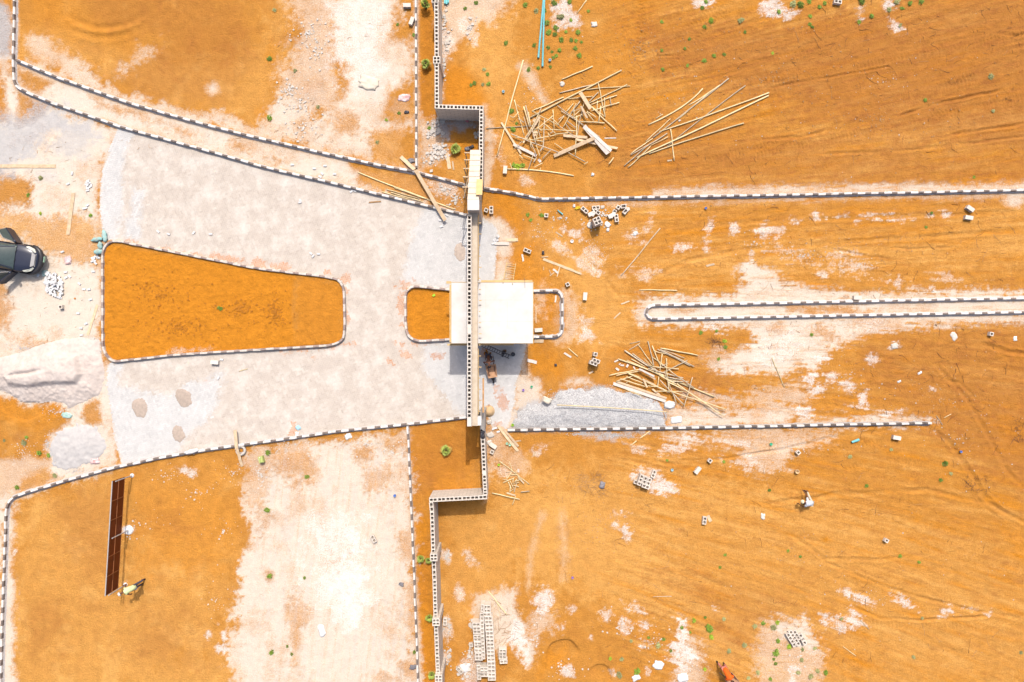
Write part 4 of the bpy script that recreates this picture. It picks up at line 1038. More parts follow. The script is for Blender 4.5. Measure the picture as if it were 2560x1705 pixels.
for i in range(20):
    yy = yS+.7 + i*.6
    mb = MB(); mb.box(xe+.05, yy, ZB-.5, xe+.13+.03*((i*5)%3), yy+.045, ZB-.45); mb.build('batten', M['ply'], gate)
mb = MB()
mb.beam((xe+.28, yS+.65, 3.1), (xe+.28, W(0,945,3.1)[1], 3.1), .09, .02)
mb.build('soffit_board', M['twig'], gate)
# lean-to slab of the lower side pier
mb = MB()
a1 = W(1200,1028,2.6); a2 = W(1212,1029,2.6)
mb.add([(a1[0],a1[1],2.7),(a2[0],a2[1],2.7),(a2[0]-.03,a2[1]-1.15,2.15),(a1[0],a1[1]-1.0,2.2),(a1[0],a1[1],.0),(a2[0],a2[1],.0),(a2[0]-.03,a2[1]-1.15,.0),(a1[0],a1[1]-1.0,.0)],
       [(3,2,1,0),(4,5,6,7),(0,1,5,4),(1,2,6,5),(2,3,7,6),(3,0,4,7)])
mb.build('side_pier', M['concrete'], gate)

# ------------------------------------------------------------------ guard house under the beam
gh = empty('guard_house', 0, 0, 0)
tag(gh, 'small flat-roofed guard house with a bright cast concrete roof slab under the beam', 'guard house')
ZR = 2.78
rx0, ry1 = W(1128.6, 706.2, ZR); rx1, ry0 = W(1332.2, 858, ZR)
mb = MB(); mb.box(rx0, ry0, ZR-.16, rx1, ry1, ZR); mb.build('roof_slab', M['slab'], gh)
mb = MB(); x_ = rx0+3.05; mb.box(x_, ry0+.9, ZR+.001, x_+.012, ry0+2.3, ZR+.006); mb.box(xe+.4, ry0+1.6, ZR+.001, xe+.412, ry1-.1, ZR+.004)
for yy in (ry0+1.18, ry0+2.36): mb.box(xe+.05, yy, ZR+.001, rx1-.03, yy+.008, ZR+.004)
mb.build('casting_seam', M['band'], gh)
gx0, gx1, gy0, gy1 = rx0+.35, rx1-.35, ry0+.45, ry1-.4
mb = MB(); t_ = .225
mb.box(gx0, gy0, -.15, gx1, gy0+t_, ZR-.163); mb.box(gx0, gy1-t_, -.15, gx1, gy1, ZR-.163)
mb.box(gx0, gy0+t_+.002, -.15, gx0+t_, gy1-t_-.002, ZR-.163); mb.box(gx1-t_, gy0+t_+.002, -.15, gx1, gy1-t_-.002, ZR-.163)
mb.build('walls', M['wall'], gh)
mb = MB(); mb.box(gx0+1.2, gy0-.015, .02, gx0+2.1, gy0-.004, 2.1); mb.build('door', M['twig'], gh)
mb = MB(); mb.box(gx1+.004, gy0+1.0, 1.0, gx1+.015, gy0+2.0, 2.0); mb.build('window', M['dark_metal'], gh)
mb = MB()
mb.box(xw+.05, ry0+.12, ZR+.002, xe-.06, ry1-.1, ZB-.425); mb.build('upstand_wall', M['wall'], gh)
mb = MB()
e = .03
mb.box(rx0-.02, ry1+.003, ZR-.2, rx1+.05, ry1+.03, ZR+.015); mb.box(xe+.15, ry1+.034, ZR-.05, rx1-.02, ry1+.13, ZR-.03)
mb.box(rx1+.003, ry0-.02, ZR-.2, rx1+.03, ry1+.0, ZR+.015); mb.box(rx0-.03, ry0+.02, ZR-.2, rx0-.003, ry1, ZR+.01)
mb.box(rx0-.1, ry0-.03, ZR-.25, rx1+.02, ry0-.003, ZR-.03); mb.box(rx0-.25, ry0-.13, ZR-.27, xw-.02, ry0-.034, ZR-.24); mb.box(xe-.1, ry0-.12, ZR-.27, rx0+3.4, ry0-.034, ZR-.24)
mb.box(rx0-.12, ry0+.05, ZR-.18, rx0-.034, ry1-.1, ZR-.15); mb.box(rx0-.3, ry1-.05, ZR-.2, rx0-.034, ry1+.09, ZR-.17)
mb.build('formwork_edge', M['ply'], gh)
mb = MB(); mb.tube([(rx0+1.9+2.1, ry1+.25, ZR+.02), (rx0+4.02, ry1-.3, ZR+.03)], .008); mb.build('starter_bar', M['dark_metal'], gh)

# ------------------------------------------------------------------ heaps
def heap(name, label, cat, poly, hmax, slope, material, amp=.03, fsc=1.0, fn=None, step=.06, group=None, ragged=1.0):
    q = np.asarray(poly, float)
    x0, y1 = (q[:,0].min()-1280)*S-.3, (852.5-q[:,1].min())*S+.3
    x1, y0 = (q[:,0].max()-1280)*S+.3, (852.5-q[:,1].max())*S-.3
    x0 -= .2*ragged; x1 += .2*ragged; y0 -= .2*ragged; y1 += .2*ragged
    X, Y = np.meshgrid(np.arange(x0, x1, step), np.arange(y0, y1, step))
    px = X/S+1280; py = 852.5-Y/S
    n = fbm(px/12, py/12, 201, 4)
    d = sdist(px, py, poly)*S + .08*n*ragged
    z = hmax*(1-np.exp(-np.clip(d, 0, 99)/slope))
    if fn is not None: z = fn(px, py, d, z)
    z = z + np.clip(d/.2, 0, 1)*amp*(fbm(X*2.2*fsc, Y*2.2*fsc, 8, 5, .62) + .5*fbm(X*9, Y*9, 18, 2))
    z = np.where(d > 0, z+.012, -.03)
    me = grid_mesh(name, X, Y, z, {}, keep=(d > -.09))
    me.materials.append(material)
    o = link(bpy.data.objects.new(name, me)); tag(o, label, cat, group)
    return o
M['sand_pile'] = mat('damp_building_sand', (0.47, 0.405, 0.36), var=.10, scale=2.0, bump=.6, bscale=25, c2=(.40,.335,.295), detail=6)
M['stone_dust'] = mat('pale_stone_dust', (0.375, 0.352, 0.335), var=.09, scale=3, bump=.4, bscale=30)
M['sand_small'] = mat('brown_sharp_sand', (0.33, 0.265, 0.215), var=.14, scale=7, bump=.6, bscale=40)
def gravel_mat():
    m = mat('grey_gravel', (0.345, 0.335, 0.328), var=.05, scale=2)
    t = m.node_tree; b = t.nodes['Principled BSDF']
    g = t.nodes.new('ShaderNodeNewGeometry').outputs['Position']
    v = t.nodes.new('ShaderNodeTexVoronoi'); v.inputs['Scale'].default_value = 30; t.links.new(g, v.inputs['Vector'])
    s = t.nodes.new('ShaderNodeSeparateColor'); t.links.new(v.outputs['Color'], s.inputs[0])
    tone = math_n(t, 'ADD', math_n(t, 'MULTIPLY', s.outputs[0], .7), .75)
    old = b.inputs['Base Color'].links[0].from_socket
    vm = t.nodes.new('ShaderNodeVectorMath'); vm.operation = 'SCALE'
    t.links.new(old, vm.inputs[0]); t.links.new(tone, vm.inputs['Scale']); t.links.new(vm.outputs[0], b.inputs['Base Color'])
    bp = t.nodes.new('ShaderNodeBump'); bp.inputs['Strength'].default_value = 1.0; bp.inputs['Distance'].default_value = .03
    t.links.new(math_n(t, 'SUBTRACT', 1.0, v.outputs['Distance']), bp.inputs['Height']); t.links.new(bp.outputs[0], b.inputs['Normal'])
    return m
M['gravel'] = gravel_mat()
def bigsand(px, py, d, z):
    # flat trodden top, scooped trough, steep rough lower face
    top = sstep(.5 + sdist(px, py, [(20,940),(60,905),(120,880),(200,890),(212,935),(200,955),(130,957),(80,965),(30,960)])/14)
    z = z*(.55+.45*top)
    tr = np.exp(-((py-(938-np.clip(px-30,0,110)*.10+np.clip(px-80,0,60)*-.12))/5.0)**2)*np.clip((px-20)/15,0,1)*np.clip((135-px)/40,0,1)
    z = z - .16*tr
    lf = sstep((py-957-6*fbm(px/20, py/20, 5, 3))/10.0)
    z = z*(1-lf) + np.minimum(z, .85*np.clip(d,0,9)/.95)*lf
    return z + .05*lf*fbm(px/5, py/5, 61, 4, .7)
heap('sand_heap', 'large pale sand heap with a flattened top left of the wedge-shaped island', 'sand heap',
     [(-70,905),(0,895),(60,878),(140,850),(200,842),(248,850),(255,890),(262,940),(250,985),(205,1006),(175,1022),(158,1006),(110,1002),(60,1004),(10,975),(-70,955)], .78, .9, M['sand_pile'], amp=.05, fn=bigsand, step=.05)
heap('stone_dust_heap', 'smooth low heap of pale grey stone dust beside the paving corner', 'stone dust heap',
     [(130,1090),(165,1065),(205,1060),(240,1068),(262,1100),(260,1130),(240,1150),(200,1168),(160,1178),(130,1155),(122,1120)], .2, .9, M['stone_dust'], amp=.035, step=.06, ragged=3.2)
heap('gravel_heap', 'long grey gravel heap spread against the lower straight kerb', 'gravel heap',
     [(1276,1068),(1296,1035),(1318,1012),(1380,1000),(1400,978),(1440,972),(1470,975),(1500,966),(1535,978),(1590,985),(1640,1005),(1658,1020),(1662,1060),(1650,1069),(1500,1071),(1400,1072)], .25, .8, M['gravel'], amp=.04, step=.05, ragged=2.6)
for cx, cy, rx, ry, a, lb in ((350,1020,20,25,-10,'left of the three small sand heaps on the lower paving, oval'),(459,994,20,25,-25,'small brown sand heap on the lower paving, topmost of three'),(446,1084,16,24,-15,'small teardrop sand heap on the paving nearest the lower kerb'),(1150,630,15,23,0,'small sand heap on the paving tucked beside the gate beam')):
    th = np.linspace(0, 2*np.pi, 22)[:-1]
    pr = [(cx+rx*math.cos(t)*math.cos(R(a))-ry*math.sin(t)*math.sin(R(a)), cy+rx*math.cos(t)*math.sin(R(a))+ry*math.sin(t)*math.cos(R(a))) for t in th]
    heap('sand_heap', lb if lb.startswith('small') else 'small oval brown sand heap on the paving, leftmost of three', 'sand heap', pr, .06, .3, M['sand_small'], amp=.02, step=.035, group='small sand heaps on the paving', ragged=1.3)
# ------------------------------------------------------------------ timber: poles and planks
CR = {'a': (1270,150,14.256), 'b': (1420,150,14.256), 'c': (1240,250,14.256), 'd': (1390,250,14.256), 'e': (1240,330,7.36), 'f': (1540,180,5.8875),
      'g': (1510,840,14.256), 'h': (1620,840,14.256), 'i': (1530,930,7.85), 'j': (1230,1120,9.8), 'k': (1120,580,5.228), 'l': (1150,840,9.8), 'm': (1150,980,8.252),
      'r': (1430,490,13.85), 's': (1560,1150,15.68), 't': (1940,1540,13.07), 'u': (1160,1490,7.293), 'v': (0,560,8.254), 'q': (1140,350,6.272),
      '11': (0,0,3.647), '12': (640,0,3.647), '13': (1280,0,3.647), '14': (1920,0,3.647), '21': (0,425,3.647), '22': (640,425,3.647), '23': (1280,425,3.647), '24': (1920,425,3.647),
      '31': (0,850,3.647), '32': (640,850,3.647), '33': (1280,850,3.647), '34': (1920,850,3.647), '41': (0,1275,3.647), '42': (640,1275,3.647), '43': (1280,1275,3.647), '44': (1920,1275,3.647)}
def Z(c, x, y):
    a, b, s = CR[c]; return a + x/s, b + y/s
def parse(txt):
    """'d 40 190 990 900' -> end points in photo pixels; 'b 1 2 e 3 4' ends in another crop; trailing wN sets the width in photo pixels"""
    out = []
    for ln in txt.replace('\n', ';').split(';'):
        tk = ln.split()
        if not tk: continue
        w_ = None; pts = []; cur = None; nums = []
        for t in tk:
            if t in CR and (t.isalpha() or cur is None or (len(nums) % 2 == 0 and len(t) == 2 and len(nums) > 0 and False)): cur = t
            elif t[0] == 'w': w_ = float(t[1:])
            else:
                nums.append(float(t))
                if len(nums) == 2: pts.append(Z(cur, *nums)); nums = []
        out.append((pts, w_))
    return out
def slope_word(p, q):
    dx, dy = q[0]-p[0], -(q[1]-p[1])
    a = math.degrees(math.atan2(dy, dx)) % 180
    if a < 12 or a > 168: return 'level'
    if a < 58: return 'rightward-rising'
    if a <= 78: return 'steep rightward-leaning'
    if a < 102: return 'upright-lying'
    if a < 122: return 'steep leftward-leaning'
    return 'leftward-rising'
def len_word(L):
    return 'very long' if L > 190 else 'long' if L > 100 else 'medium' if L > 52 else 'short'
CNT = {}
def pole(pts, w_=None, where='', group=None, lift=0.0, name='wooden_pole', material='pole', word='pole', z0=None):
    w_ = w_ or 2.3
    rad = w_*S/2*1.1
    a, b = np.array(pts[0]), np.array(pts[-1]); L = float(np.linalg.norm(b-a))
    rnd = random.Random(int(a[0]*31+b[1]*17))
    P_ = []
    n = 8 if L > 60 else 4
    ctl = [np.array(p) for p in pts]
    per = np.array([-(b-a)[1], (b-a)[0]])/max(L, 1)
    bend = rnd.uniform(-1, 1)*min(2.2, L*.012); ph = rnd.uniform(0, 6)
    for i in range(n+1):
        t = i/n
        if len(ctl) == 2: c = a+(b-a)*t + per*(bend*math.sin(math.pi*t) + .4*math.sin(3.3*t*math.pi+ph)*min(1, L/80))
        else:
            u = t*2
            c = ctl[0]*(1-t)**2 + (2*ctl[1]-.5*(ctl[0]+ctl[2]))*2*t*(1-t) + ctl[2]*t*t
        zz = lift + rad
        x, y = W(c[0], c[1], zz)
        P_.append(Vector((x, y, zz + max(-.01, gz(x, y) if i in (0, n) else 0))))
    z0_, z1_ = P_[0].z, P_[-1].z
    for i, p in enumerate(P_): p.z = z0_+(z1_-z0_)*i/n + lift*0
    o0 = P_[0].copy()
    mb = MB(); tp = rnd.uniform(.72, .95); fl = rnd.random() < .5
    rr = [rad*(1-(1-tp)*(i/n if fl else 1-i/n))*rnd.uniform(.93, 1.07) for i in range(n+1)]
    mb.tube([p-o0 for p in P_], rr, 6)
    if material == 'pole' and rnd.random() < .3: material = 'pole_grey'
    o = mb.build(name, M[material], loc=o0, smooth=True)
    tag(o, f"{len_word(L)} {slope_word(pts[0], pts[-1])} {word} {where}", 'pole', group, pos=(float((a+b)[0]/2), float((a+b)[1]/2)))
    return o
def plank(pts, w_=None, where='', group=None, lift=0.0, material='plank', th=.03, lab=None, lift2=None, name='wooden_plank'):
    w_ = w_ or 7
    a, b = pts[0], pts[-1]; L = math.hypot(b[0]-a[0], b[1]-a[1])
    z = lift+th/2
    l2 = lift if lift2 is None else lift2
    xa, ya = W(a[0], a[1], z); xb, yb = W(b[0], b[1], l2+th/2)
    A = Vector((xa, ya, z+max(0, gz(xa, ya)))); B = Vector((xb, yb, l2+th/2+max(0, gz(xb, yb))))
    mb = MB(); wd = w_*S
    D = B-A; Ln = D.length; d = D.normalized(); sd_ = Vector((-d.y, d.x, 0)).normalized(); up = d.cross(sd_)*1.0
    if up.z < 0: up = -up
    rnd = random.Random(int(a[0]*3+b[1]*5)); n = 5; vs = []
    for i in range(n+1):
        t = i/n; c = D*t; bow = .01*math.sin(math.pi*t)*rnd.uniform(-1, 1)
        sk = rnd.uniform(-.02, .02) if i in (0, n) else 0
        for u, v in ((-1,-1),(1,-1),(1,1),(-1,1)):
            vs.append(tuple(c + d*(sk*u) + sd_*(u*wd/2*(1+rnd.uniform(-.03,.03)) + bow) + up*(v*th/2)))
    mb.v = vs
    for i in range(n):
        for k in range(4):
            k2 = (k+1) % 4
            mb.f.append((i*4+k, i*4+k2, i*4+4+k2, i*4+4+k)); mb.m.append(0)
    mb.f.append((3,2,1,0)); mb.m.append(0); mb.f.append((n*4,n*4+1,n*4+2,n*4+3)); mb.m.append(0)
    o = mb.build(name, M[material], loc=A)
    tag(o, lab or f"{len_word(L)} {slope_word(a, b)} sawn plank {where}", 'plank', group, pos=((a[0]+b[0])/2, (a[1]+b[1])/2))
    return o
WA = 'in heap by upper wall'
GA = 'poles in the tangled heap by the upper wall'
PA = parse('''a 540 0 e 20 440 w3; c 650 0 1010 1260 w2.6; 12 2100 1170 c 1530 900 w2.2
a 1910 690 b 880 230 w3; a 1840 1180 b 1000 860 w2.8; b 1880 385 c 1220 620 w4; c 1285 390 a 1980 1320 w2.8
b 640 1050 2220 930 w2.4; b 2115 875 d 1170 110 w2.6; b 1745 1250 d 1240 170 w2.6; b 1085 830 d 1750 590 w2.6
b 0 1385 b 880 1290 w2.3; b 1080 1150 b 740 1500 w2.6; b 1300 1340 d 1740 390 w2.4; b 1490 1290 d 1970 210 w2.6; b 1050 1460 d 1460 390 w2.2
d 2255 85 d 1250 390 w2.4; d 1600 210 d 1520 790 w3; d 1290 270 d 2170 1105 w2.8; d 1230 200 d 1755 600 w2.4
d 860 770 1730 820 w3; d 40 195 990 900 w2.8; d 180 380 1560 1330 w2.4; d 620 120 370 420 w2.3; d 725 120 260 960 w2.3; d 860 40 520 470 w2.6
d 640 330 640 640 w2; d 850 310 560 420 w2; d 900 330 640 560 w2; d 1010 60 960 250 w2; d 930 340 740 1330 w2.2; d 745 555 e 1458 420 w2.6
d 1100 400 1430 620 w2.4; d 1090 430 1350 750 w2.2; d 940 370 945 575 w2; d 1000 490 620 650 w2; d 300 560 80 700 w2.4; d 280 580 70 850 w2
d 0 850 740 1340 w2.4; d 390 740 720 1000 w2.6; d 340 840 600 1165 w2; d 0 1070 700 1105 w2.2; d 0 1215 430 1175 w2.4
e 1075 205 1260 335 w2; e 1330 380 1640 550 w2.6; e 1620 595 1690 550 w2; e 2075 590 2165 470 w2.4; e 700 650 855 570 w1.8; e 855 495 1010 330 w2.4
e 590 700 680 420 w2.2; e 690 560 745 470 w2.8; e 500 420 720 500 w2; e 430 420 500 500 w2.2; c 530 1210 e 1140 370 w2.8; e 350 95 870 175 w2.6
c 985 230 1190 960 w2.6; c 1055 190 1230 950 w2.8; c 1155 430 1230 940 w2.2; c 990 595 1160 1130 w2; c 1300 400 2270 920 w2.3; c 2030 340 2070 1040 w2
c 2030 560 1330 1120 w2.4; c 1725 680 e 865 330 w2.4; c 1750 870 2160 1230 w2.4; c 1500 1050 1610 1410 w2.2; c 1370 1390 2140 1240 w2.6; c 1980 640 2250 900 w2
c 740 165 870 265 w1.6; c 820 420 610 640 w2; c 490 560 600 630 w2; c 790 670 990 800 w2.6; c 1620 270 1300 960 w2; c 1500 530 1100 1300 w2.2
c 1270 1000 1420 1560 w2.2; c 1480 1130 1430 1440 w2; c 1340 1035 2281 1060 w2; e 740 240 810 450 w2.2; e 640 190 740 420 w2.2; e 620 100 650 300 w2
e 330 320 480 170 w1.8; e 810 355 850 290 w3; c 1560 720 1500 1050 w2; c 1460 960 1640 1110 w1.8; c 1850 1170 1910 1270 w2.4; c 1930 1190 2050 1110 w2.2; e 255 575 300 680 w1.8; e 820 660 815 700 w1.6''')
def pile(lst, where, group, lo=.01, dz=.0032, **k):
    for i, (pts, w_) in enumerate(lst): pole(pts, w_, where, group, lift=lo+dz*i, **k)
pile(PA, WA, GA)
pole([Z('e',205,680), Z('e',820,712), Z('e',1430,805)], 3.4, 'curving along the bottom of the tangled heap', GA)
plank([Z('b',440,1160), Z('d',1230,310)], 9, lab='pale sawn plank leaning across the top of the tangled pole heap', lift=.28, group=None)
plank([Z('d',890,220), Z('d',1110,640)], 5, lab='short thick offcut on the middle of the tangled pole heap', lift=.3)
plank([Z('d',1000,930), Z('e',2060,400)], 10.5, lab='wide plank, lower left one of the bound plank pair in the tangled heap', lift=.24, material='plank_white')
plank([Z('d',1130,1040), Z('e',2120,345)], 8, lab='wide plank, upper right one of the bound plank pair in the tangled heap', lift=.27, material='plank_white')
plank([Z('e',1240,65), Z('e',1680,100)], 6.5, lab='plank pointing left from under the bound plank pair', lift=.14)
plank([Z('e',1480,135), Z('e',2235,300)], 5.5, lab='plank lying flat beneath the crossing of the big planks', lift=.16)
plank([Z('e',1065,440), Z('e',1810,110)], 9, lab='long broad plank laid diagonally over the bound plank pair', lift=.1, lift2=.34)
plank([Z('e',1995,115), Z('e',2210,112)], 2.4, lab='thin white batten lying alone right of the bound planks', material='plank_white')
plank([Z('e',320,225), Z('e',745,440)], 7, lab='limed white plank at the lower left of the tangled heap', lift=.12, material='plank_white')
plank([Z('c',190,800), Z('e',460,400)], 4.6, lab='narrow plank crossing under the limed white plank', lift=.08)
plank([Z('c',1060,1370), Z('c',1560,600)], 6.2, lab='leaning plank in the densest left part of the tangled heap', lift=.2)
for x, y, a, l_, w_ in ((1390,740,-30,10,8),(1370,1250,5,9,5),(990,1490,60,6,4),(1400,1150,10,11,6)):
    p = Z('c', x, y); plank([(p[0]-l_/2*math.cos(R(a)), p[1]+l_/2*math.sin(R(a))), (p[0]+l_/2*math.cos(R(a)), p[1]-l_/2*math.sin(R(a)))], w_, 'offcut among the poles of the tangled heap', lift=.2)
p = Z('e',800,525); plank([(p[0]-3,p[1]-3),(p[0]+3,p[1]+4)], 6, lab='small square board scrap just below the tangled heap', material='plank_white')
WB = 'in loose fan on upper field'; GB = 'poles in the loose fan on the upper field'
pile(parse('''f 1660 95 540 970 w3.3; f 1530 190 1075 490 w2.4; f 1380 290 900 700 w2.6; f 690 620 585 685 w2; f 800 690 440 1020 w2.2
f 1905 200 750 1095 w2.5; f 2250 305 635 880 w3.3; f 2245 345 305 1260 w3.5; f 1880 755 485 1200 w3; f 805 840 855 1305 w2.4
f 755 905 215 1220 w2.6; f 540 980 215 1205 w2.4; f 765 955 500 1085 w2; f 500 1055 120 1385 w2.4; f 505 1095 180 1405 w2.3'''), WB, GB, lo=.0, dz=.004)
pole([Z('f',1275,245), Z('f',960,520), Z('f',480,775)], 3.2, WB, GB)
plank([Z('f',755,1308), Z('f',822,1298)], 3.6, lab='short board scrap below the loose fan of poles')
plank([Z('f',920,720), Z('f',950,708)], 3.6, lab='tiny white board scrap under the loose fan of poles', material='plank_white', lift=.03)
WC = 'in heap above the gravel'; GC = 'poles in the heap above the gravel'
pile(parse('''g 915 270 1280 190 w1.8; g 890 500 1280 265 w2; g 1230 320 1740 1040 w2.2; g 1560 185 1780 1080 w2.6; g 1720 345 2010 1060 w2.8; g 730 520 i 1265 235 w3.6
g 1010 630 h 700 1480 w2.6; g 510 820 i 1600 300 w3.2; g 810 870 i 2010 485 w3.2; g 970 820 1450 1080 w2; g 1740 760 2200 1100 w2.6; h 445 435 1785 690 w3
h 335 480 1500 1060 w2.6; h 430 490 1640 1085 w3.2; h 200 530 620 640 w2.2; h 1300 790 560 500 w2; h 505 640 415 1290 w2.6; h 655 790 665 1480 w2.6
h 1400 870 480 1330 w2.6; h 700 970 330 1150 w2; h 0 1060 1090 1170 w2.6; h 730 1190 1000 1420 w2.4; h 0 1160 1250 1500 w3; g 190 1400 1300 1190 w2.4
g 440 1400 1400 1230 w2.4; g 820 1300 1300 1480 w2.4; i 405 80 80 185 w2.4; i 345 170 275 210 w2; i 160 130 660 290 w2.2; i 280 90 620 220 w2
i 330 30 1080 370 w3; i 640 150 1100 400 w2.6; i 920 90 890 310 w2.4; i 1070 0 1120 410 w2.6; i 930 60 1260 240 w3.2; i 1090 100 1400 155 w2.6
i 1100 190 1500 185 w2.2; i 1040 50 1270 625 w2.2; i 1100 200 1500 390 w2.8; i 940 160 1410 640 w2.6; i 1580 100 1410 680 w2.2; i 1160 0 1610 310 w2.8
i 1270 230 2200 870 w2.8; i 1180 390 2250 735 w2.4; i 870 375 1400 385 w2.2; i 700 270 860 290 w2; i 250 330 600 480 w1.8; i 420 390 560 460 w1.8
h 240 1150 h 300 1290 w2; g 1420 800 1700 1080 w1.6; h 480 1000 640 1110 w2'''), WC, GC, lo=.01, dz=.005)
plank([Z('i',25,225), Z('i',1050,572)], 7.5, lab='long pale plank along the lower edge of the pole heap above the gravel', lift=.05, material='plank_white')
plank([Z('i',85,185), Z('i',1070,515)], 5, lab='long thin plank lying close beside the longest pale plank above the gravel', lift=.09)
plank([Z('g',1250,1170), Z('g',1790,1440)], 4.4, lab='white splintered board on top of the pole heap above the gravel', lift=.32, material='plank_white')
plank([Z('g',1450,1290), Z('g',1830,1540)], 4.4, lab='weathered board below the white splintered board in the pole heap', lift=.27)
plank([Z('i',790,335), Z('i',940,450)], 4, lab='short board at the bottom of the pole heap above the gravel', lift=.1)
plank([Z('i',612,130), Z('i',690,300)], 4, lab='greyish board standing steeply across the pole heap above the gravel', lift=.25)
for x, y, a, l_, w_ in ((440,890,25,11,3.4),(480,1180,-40,9,5),(650,1045,-5,9,4),(830,1060,60,8,5),(560,1000,30,5,3),(1080,1140,-60,8,3)):
    p = Z('g', x, y); plank([(p[0]-l_/2*math.cos(R(a)), p[1]+l_/2*math.sin(R(a))), (p[0]+l_/2*math.cos(R(a)), p[1]-l_/2*math.sin(R(a)))], w_, 'offcut beside the pole heap above the gravel', material='plank_white', lift=.02)
pole([Z('33',410,592), Z('33',960,622), Z('33',1420,657)], 2.4, 'bowing across the gravel heap', None, lift=.43)
WD = 'in small heap by lower wall'; GD_ = 'sticks in the small heap beside the lower wall'
pile(parse('''j 180 320 910 890 w2.6; j 425 335 500 560 w2; j 340 595 490 570 w1.6; j 480 600 360 760 w2; j 460 660 620 650 w2.4; j 550 730 270 850 w2.2
j 280 770 400 790 w2; j 400 830 470 1000 w2.4; j 450 920 440 1080 w2; j 420 1080 540 1000 w1.8; j 0 1100 675 1260 w2.8; j 710 1080 920 1055 w2.4
j 550 830 720 760 w2.2; j 500 870 660 840 w2; j 520 910 660 950 w2.6; j 600 550 590 620 w1.8; j 600 870 540 1090 w2; j 580 1170 500 1390 w1.8
j 610 760 560 830 w2.4; j 440 800 530 990 w2; j 630 680 700 780 w2.2; j 520 740 510 850 w2'''), WD, GD_, lo=.005, dz=.005)
plank([Z('j',360,1100), Z('j',570,1160)], 3.6, WD, lift=.02); plank([Z('j',640,720), Z('j',785,865)], 3.4, WD, lift=.1); plank([Z('j',645,515), Z('j',645,592)], 5, lab='squarish white board end at the top of the small heap', material='plank_white')
# lone poles and planks
def lone(c, x0, y0, x1, y1, lab, w_=2.6, kind='pole', **k):
    a, b = Z(c, x0, y0), Z(c, x1, y1)
    if kind == 'pole':
        o = pole([a, b], w_, '', **k); LAB[-1] = (o, lab, LAB[-1][2]); o['label'] = lab
    else: plank([a, b], w_, lab=lab, **k)
lone('23',1350,530,995,965,'long rising pole alone on earth left of the median tip', 2.8)
lone('23',1160,1093,1505,1100,'nearly level thin pole just above the median tip', 2.6)
lone('34',35,165,150,430,'thin leaning pole on the pale sand under the median', 2)
lone('34',1535,690,1590,775,'short brown stick past the end of the lower straight kerb', 1.8)
lone('34',1605,710,1670,675,'short pale stick past the end of the lower straight kerb', 1.8)
lone('13',680,0,590,125,'pale stick at the top edge right of the turquoise pipes', 2.4)
lone('33',515,75,600,150,'slim batten on earth between guard house and pole heap', 2.4)
lone('33',1165,897,1255,830,'pale stick touching the lower straight kerb', 2.2)
lone('33',1080,962,1135,918,'short pale stick just below the lower straight kerb', 2.4)
lone('33',80,1385,160,1378,'short level stick right of the small splintered heap', 2)
lone('44',845,1005,920,1085,'brown stick in the lower right field above the rut', 1.8)
lone('44',685,1245,800,1330,'brown stick low in the bottom right field', 1.8)
lone('43',1285,790,1455,785,'faint level stick above the bottom white patches', 1.6)
lone('23',400,565,460,605,'short batten below the kerb near the broken blocks', 3.2, 'plank')
lone('23',995,1223,1070,1195,'short batten left of the median tip', 3.4, 'plank')
lone('23',930,1355,988,1300,'short rising batten below left of the median tip', 3, 'plank')
lone('23',410,972,435,885,'short batten standing steeply below the long diagonal plank', 2.6, 'plank')
lone('23',285,812,560,918,'long diagonal plank on earth above the guard house bed', 6, 'plank')
lone('23',550,915,634,947,'short plank continuing the long diagonal plank', 5, 'plank', lift=.03)
lone('23',270,795,330,790,'tiny splinter of plank at the head of the long diagonal plank', 2, 'plank', lift=.03)
lone('23',1770,875,1845,858,'single short board on earth above the median', 5, 'plank')
lone('23',345,965,385,935,'thin splinter below the long diagonal plank', 1.8, 'plank')
lone('23',340,910,360,960,'second thin splinter crossing below the long diagonal plank', 1.8, 'plank', lift=.02)
lone('23',375,905,420,940,'small squarish board scrap below the long diagonal plank', 5, 'plank', material='plank_white')
lone('33',475,118,540,158,'white board offcut right of the guard house shadow', 4.5, 'plank', material='plank_white')
lone('33',0,905,50,1000,'narrow plank beside the gate double plank', 3.4, 'plank', lift=.03)
lone('m',780,690,1190,1215,'long plank of the gate pair, lower left one', 6.5, 'plank', lift=.04)
lone('m',860,720,1205,1120,'long plank of the gate pair, upper right one', 5, 'plank', lift=.07)
lone('m',1150,1015,1260,1005,'short stick right of the gate plank pair', 3, 'plank')
lone('33',215,1020,195,1055,'short thick offcut on earth right of the gate plank pair', 5, 'plank')
lone('11',0,1515,508,1515,'long heavy board lying level on the grey grit at the far left', 8.5, 'plank')
lone('21',668,210,620,590,'split board standing steeply on sand left of the paving', 9, 'plank')
lone('21',888,1230,800,1505,'pale board beside the wedge-shaped island kerb', 6.5, 'plank')
lone('12',1320,1430,1445,1545,'upper short plank leading down to the strip kerb', 9, 'plank', lift=.02, lift2=.27)
lone('22',1455,0,1725,460,'long plank bridging the two kerbs left of the gate', 9, 'plank', lift=.28, lift2=.26)
lone('q',1,1,2,2,'tiny splinter under the upper gate coping', 1, 'plank') if False else None
lone('12',1742,1400,1765,1540,'pale plank under the palm beside the upper wall', 8.5, 'plank')
lone('12',1792,1470,1802,1548,'narrow plank right of the palm plank', 4, 'plank')
lone('22',930,22,1810,358,'very long pole lying in the strip between the two upper kerbs', 3.4, lift=.0)
lone('22',1190,175,1490,262,'upper short pole of the bundle beside the very long strip pole', 2.4, lift=.02)
lone('22',1150,200,1400,268,'lowest short pole of the bundle in the strip', 2.4, lift=.01)
lone('22',1230,205,1525,290,'middle short pole of the bundle in the strip', 2.6, lift=.05)
lone('22',1260,160,1640,290,'pole touching the very long strip pole', 2.4, lift=.03)
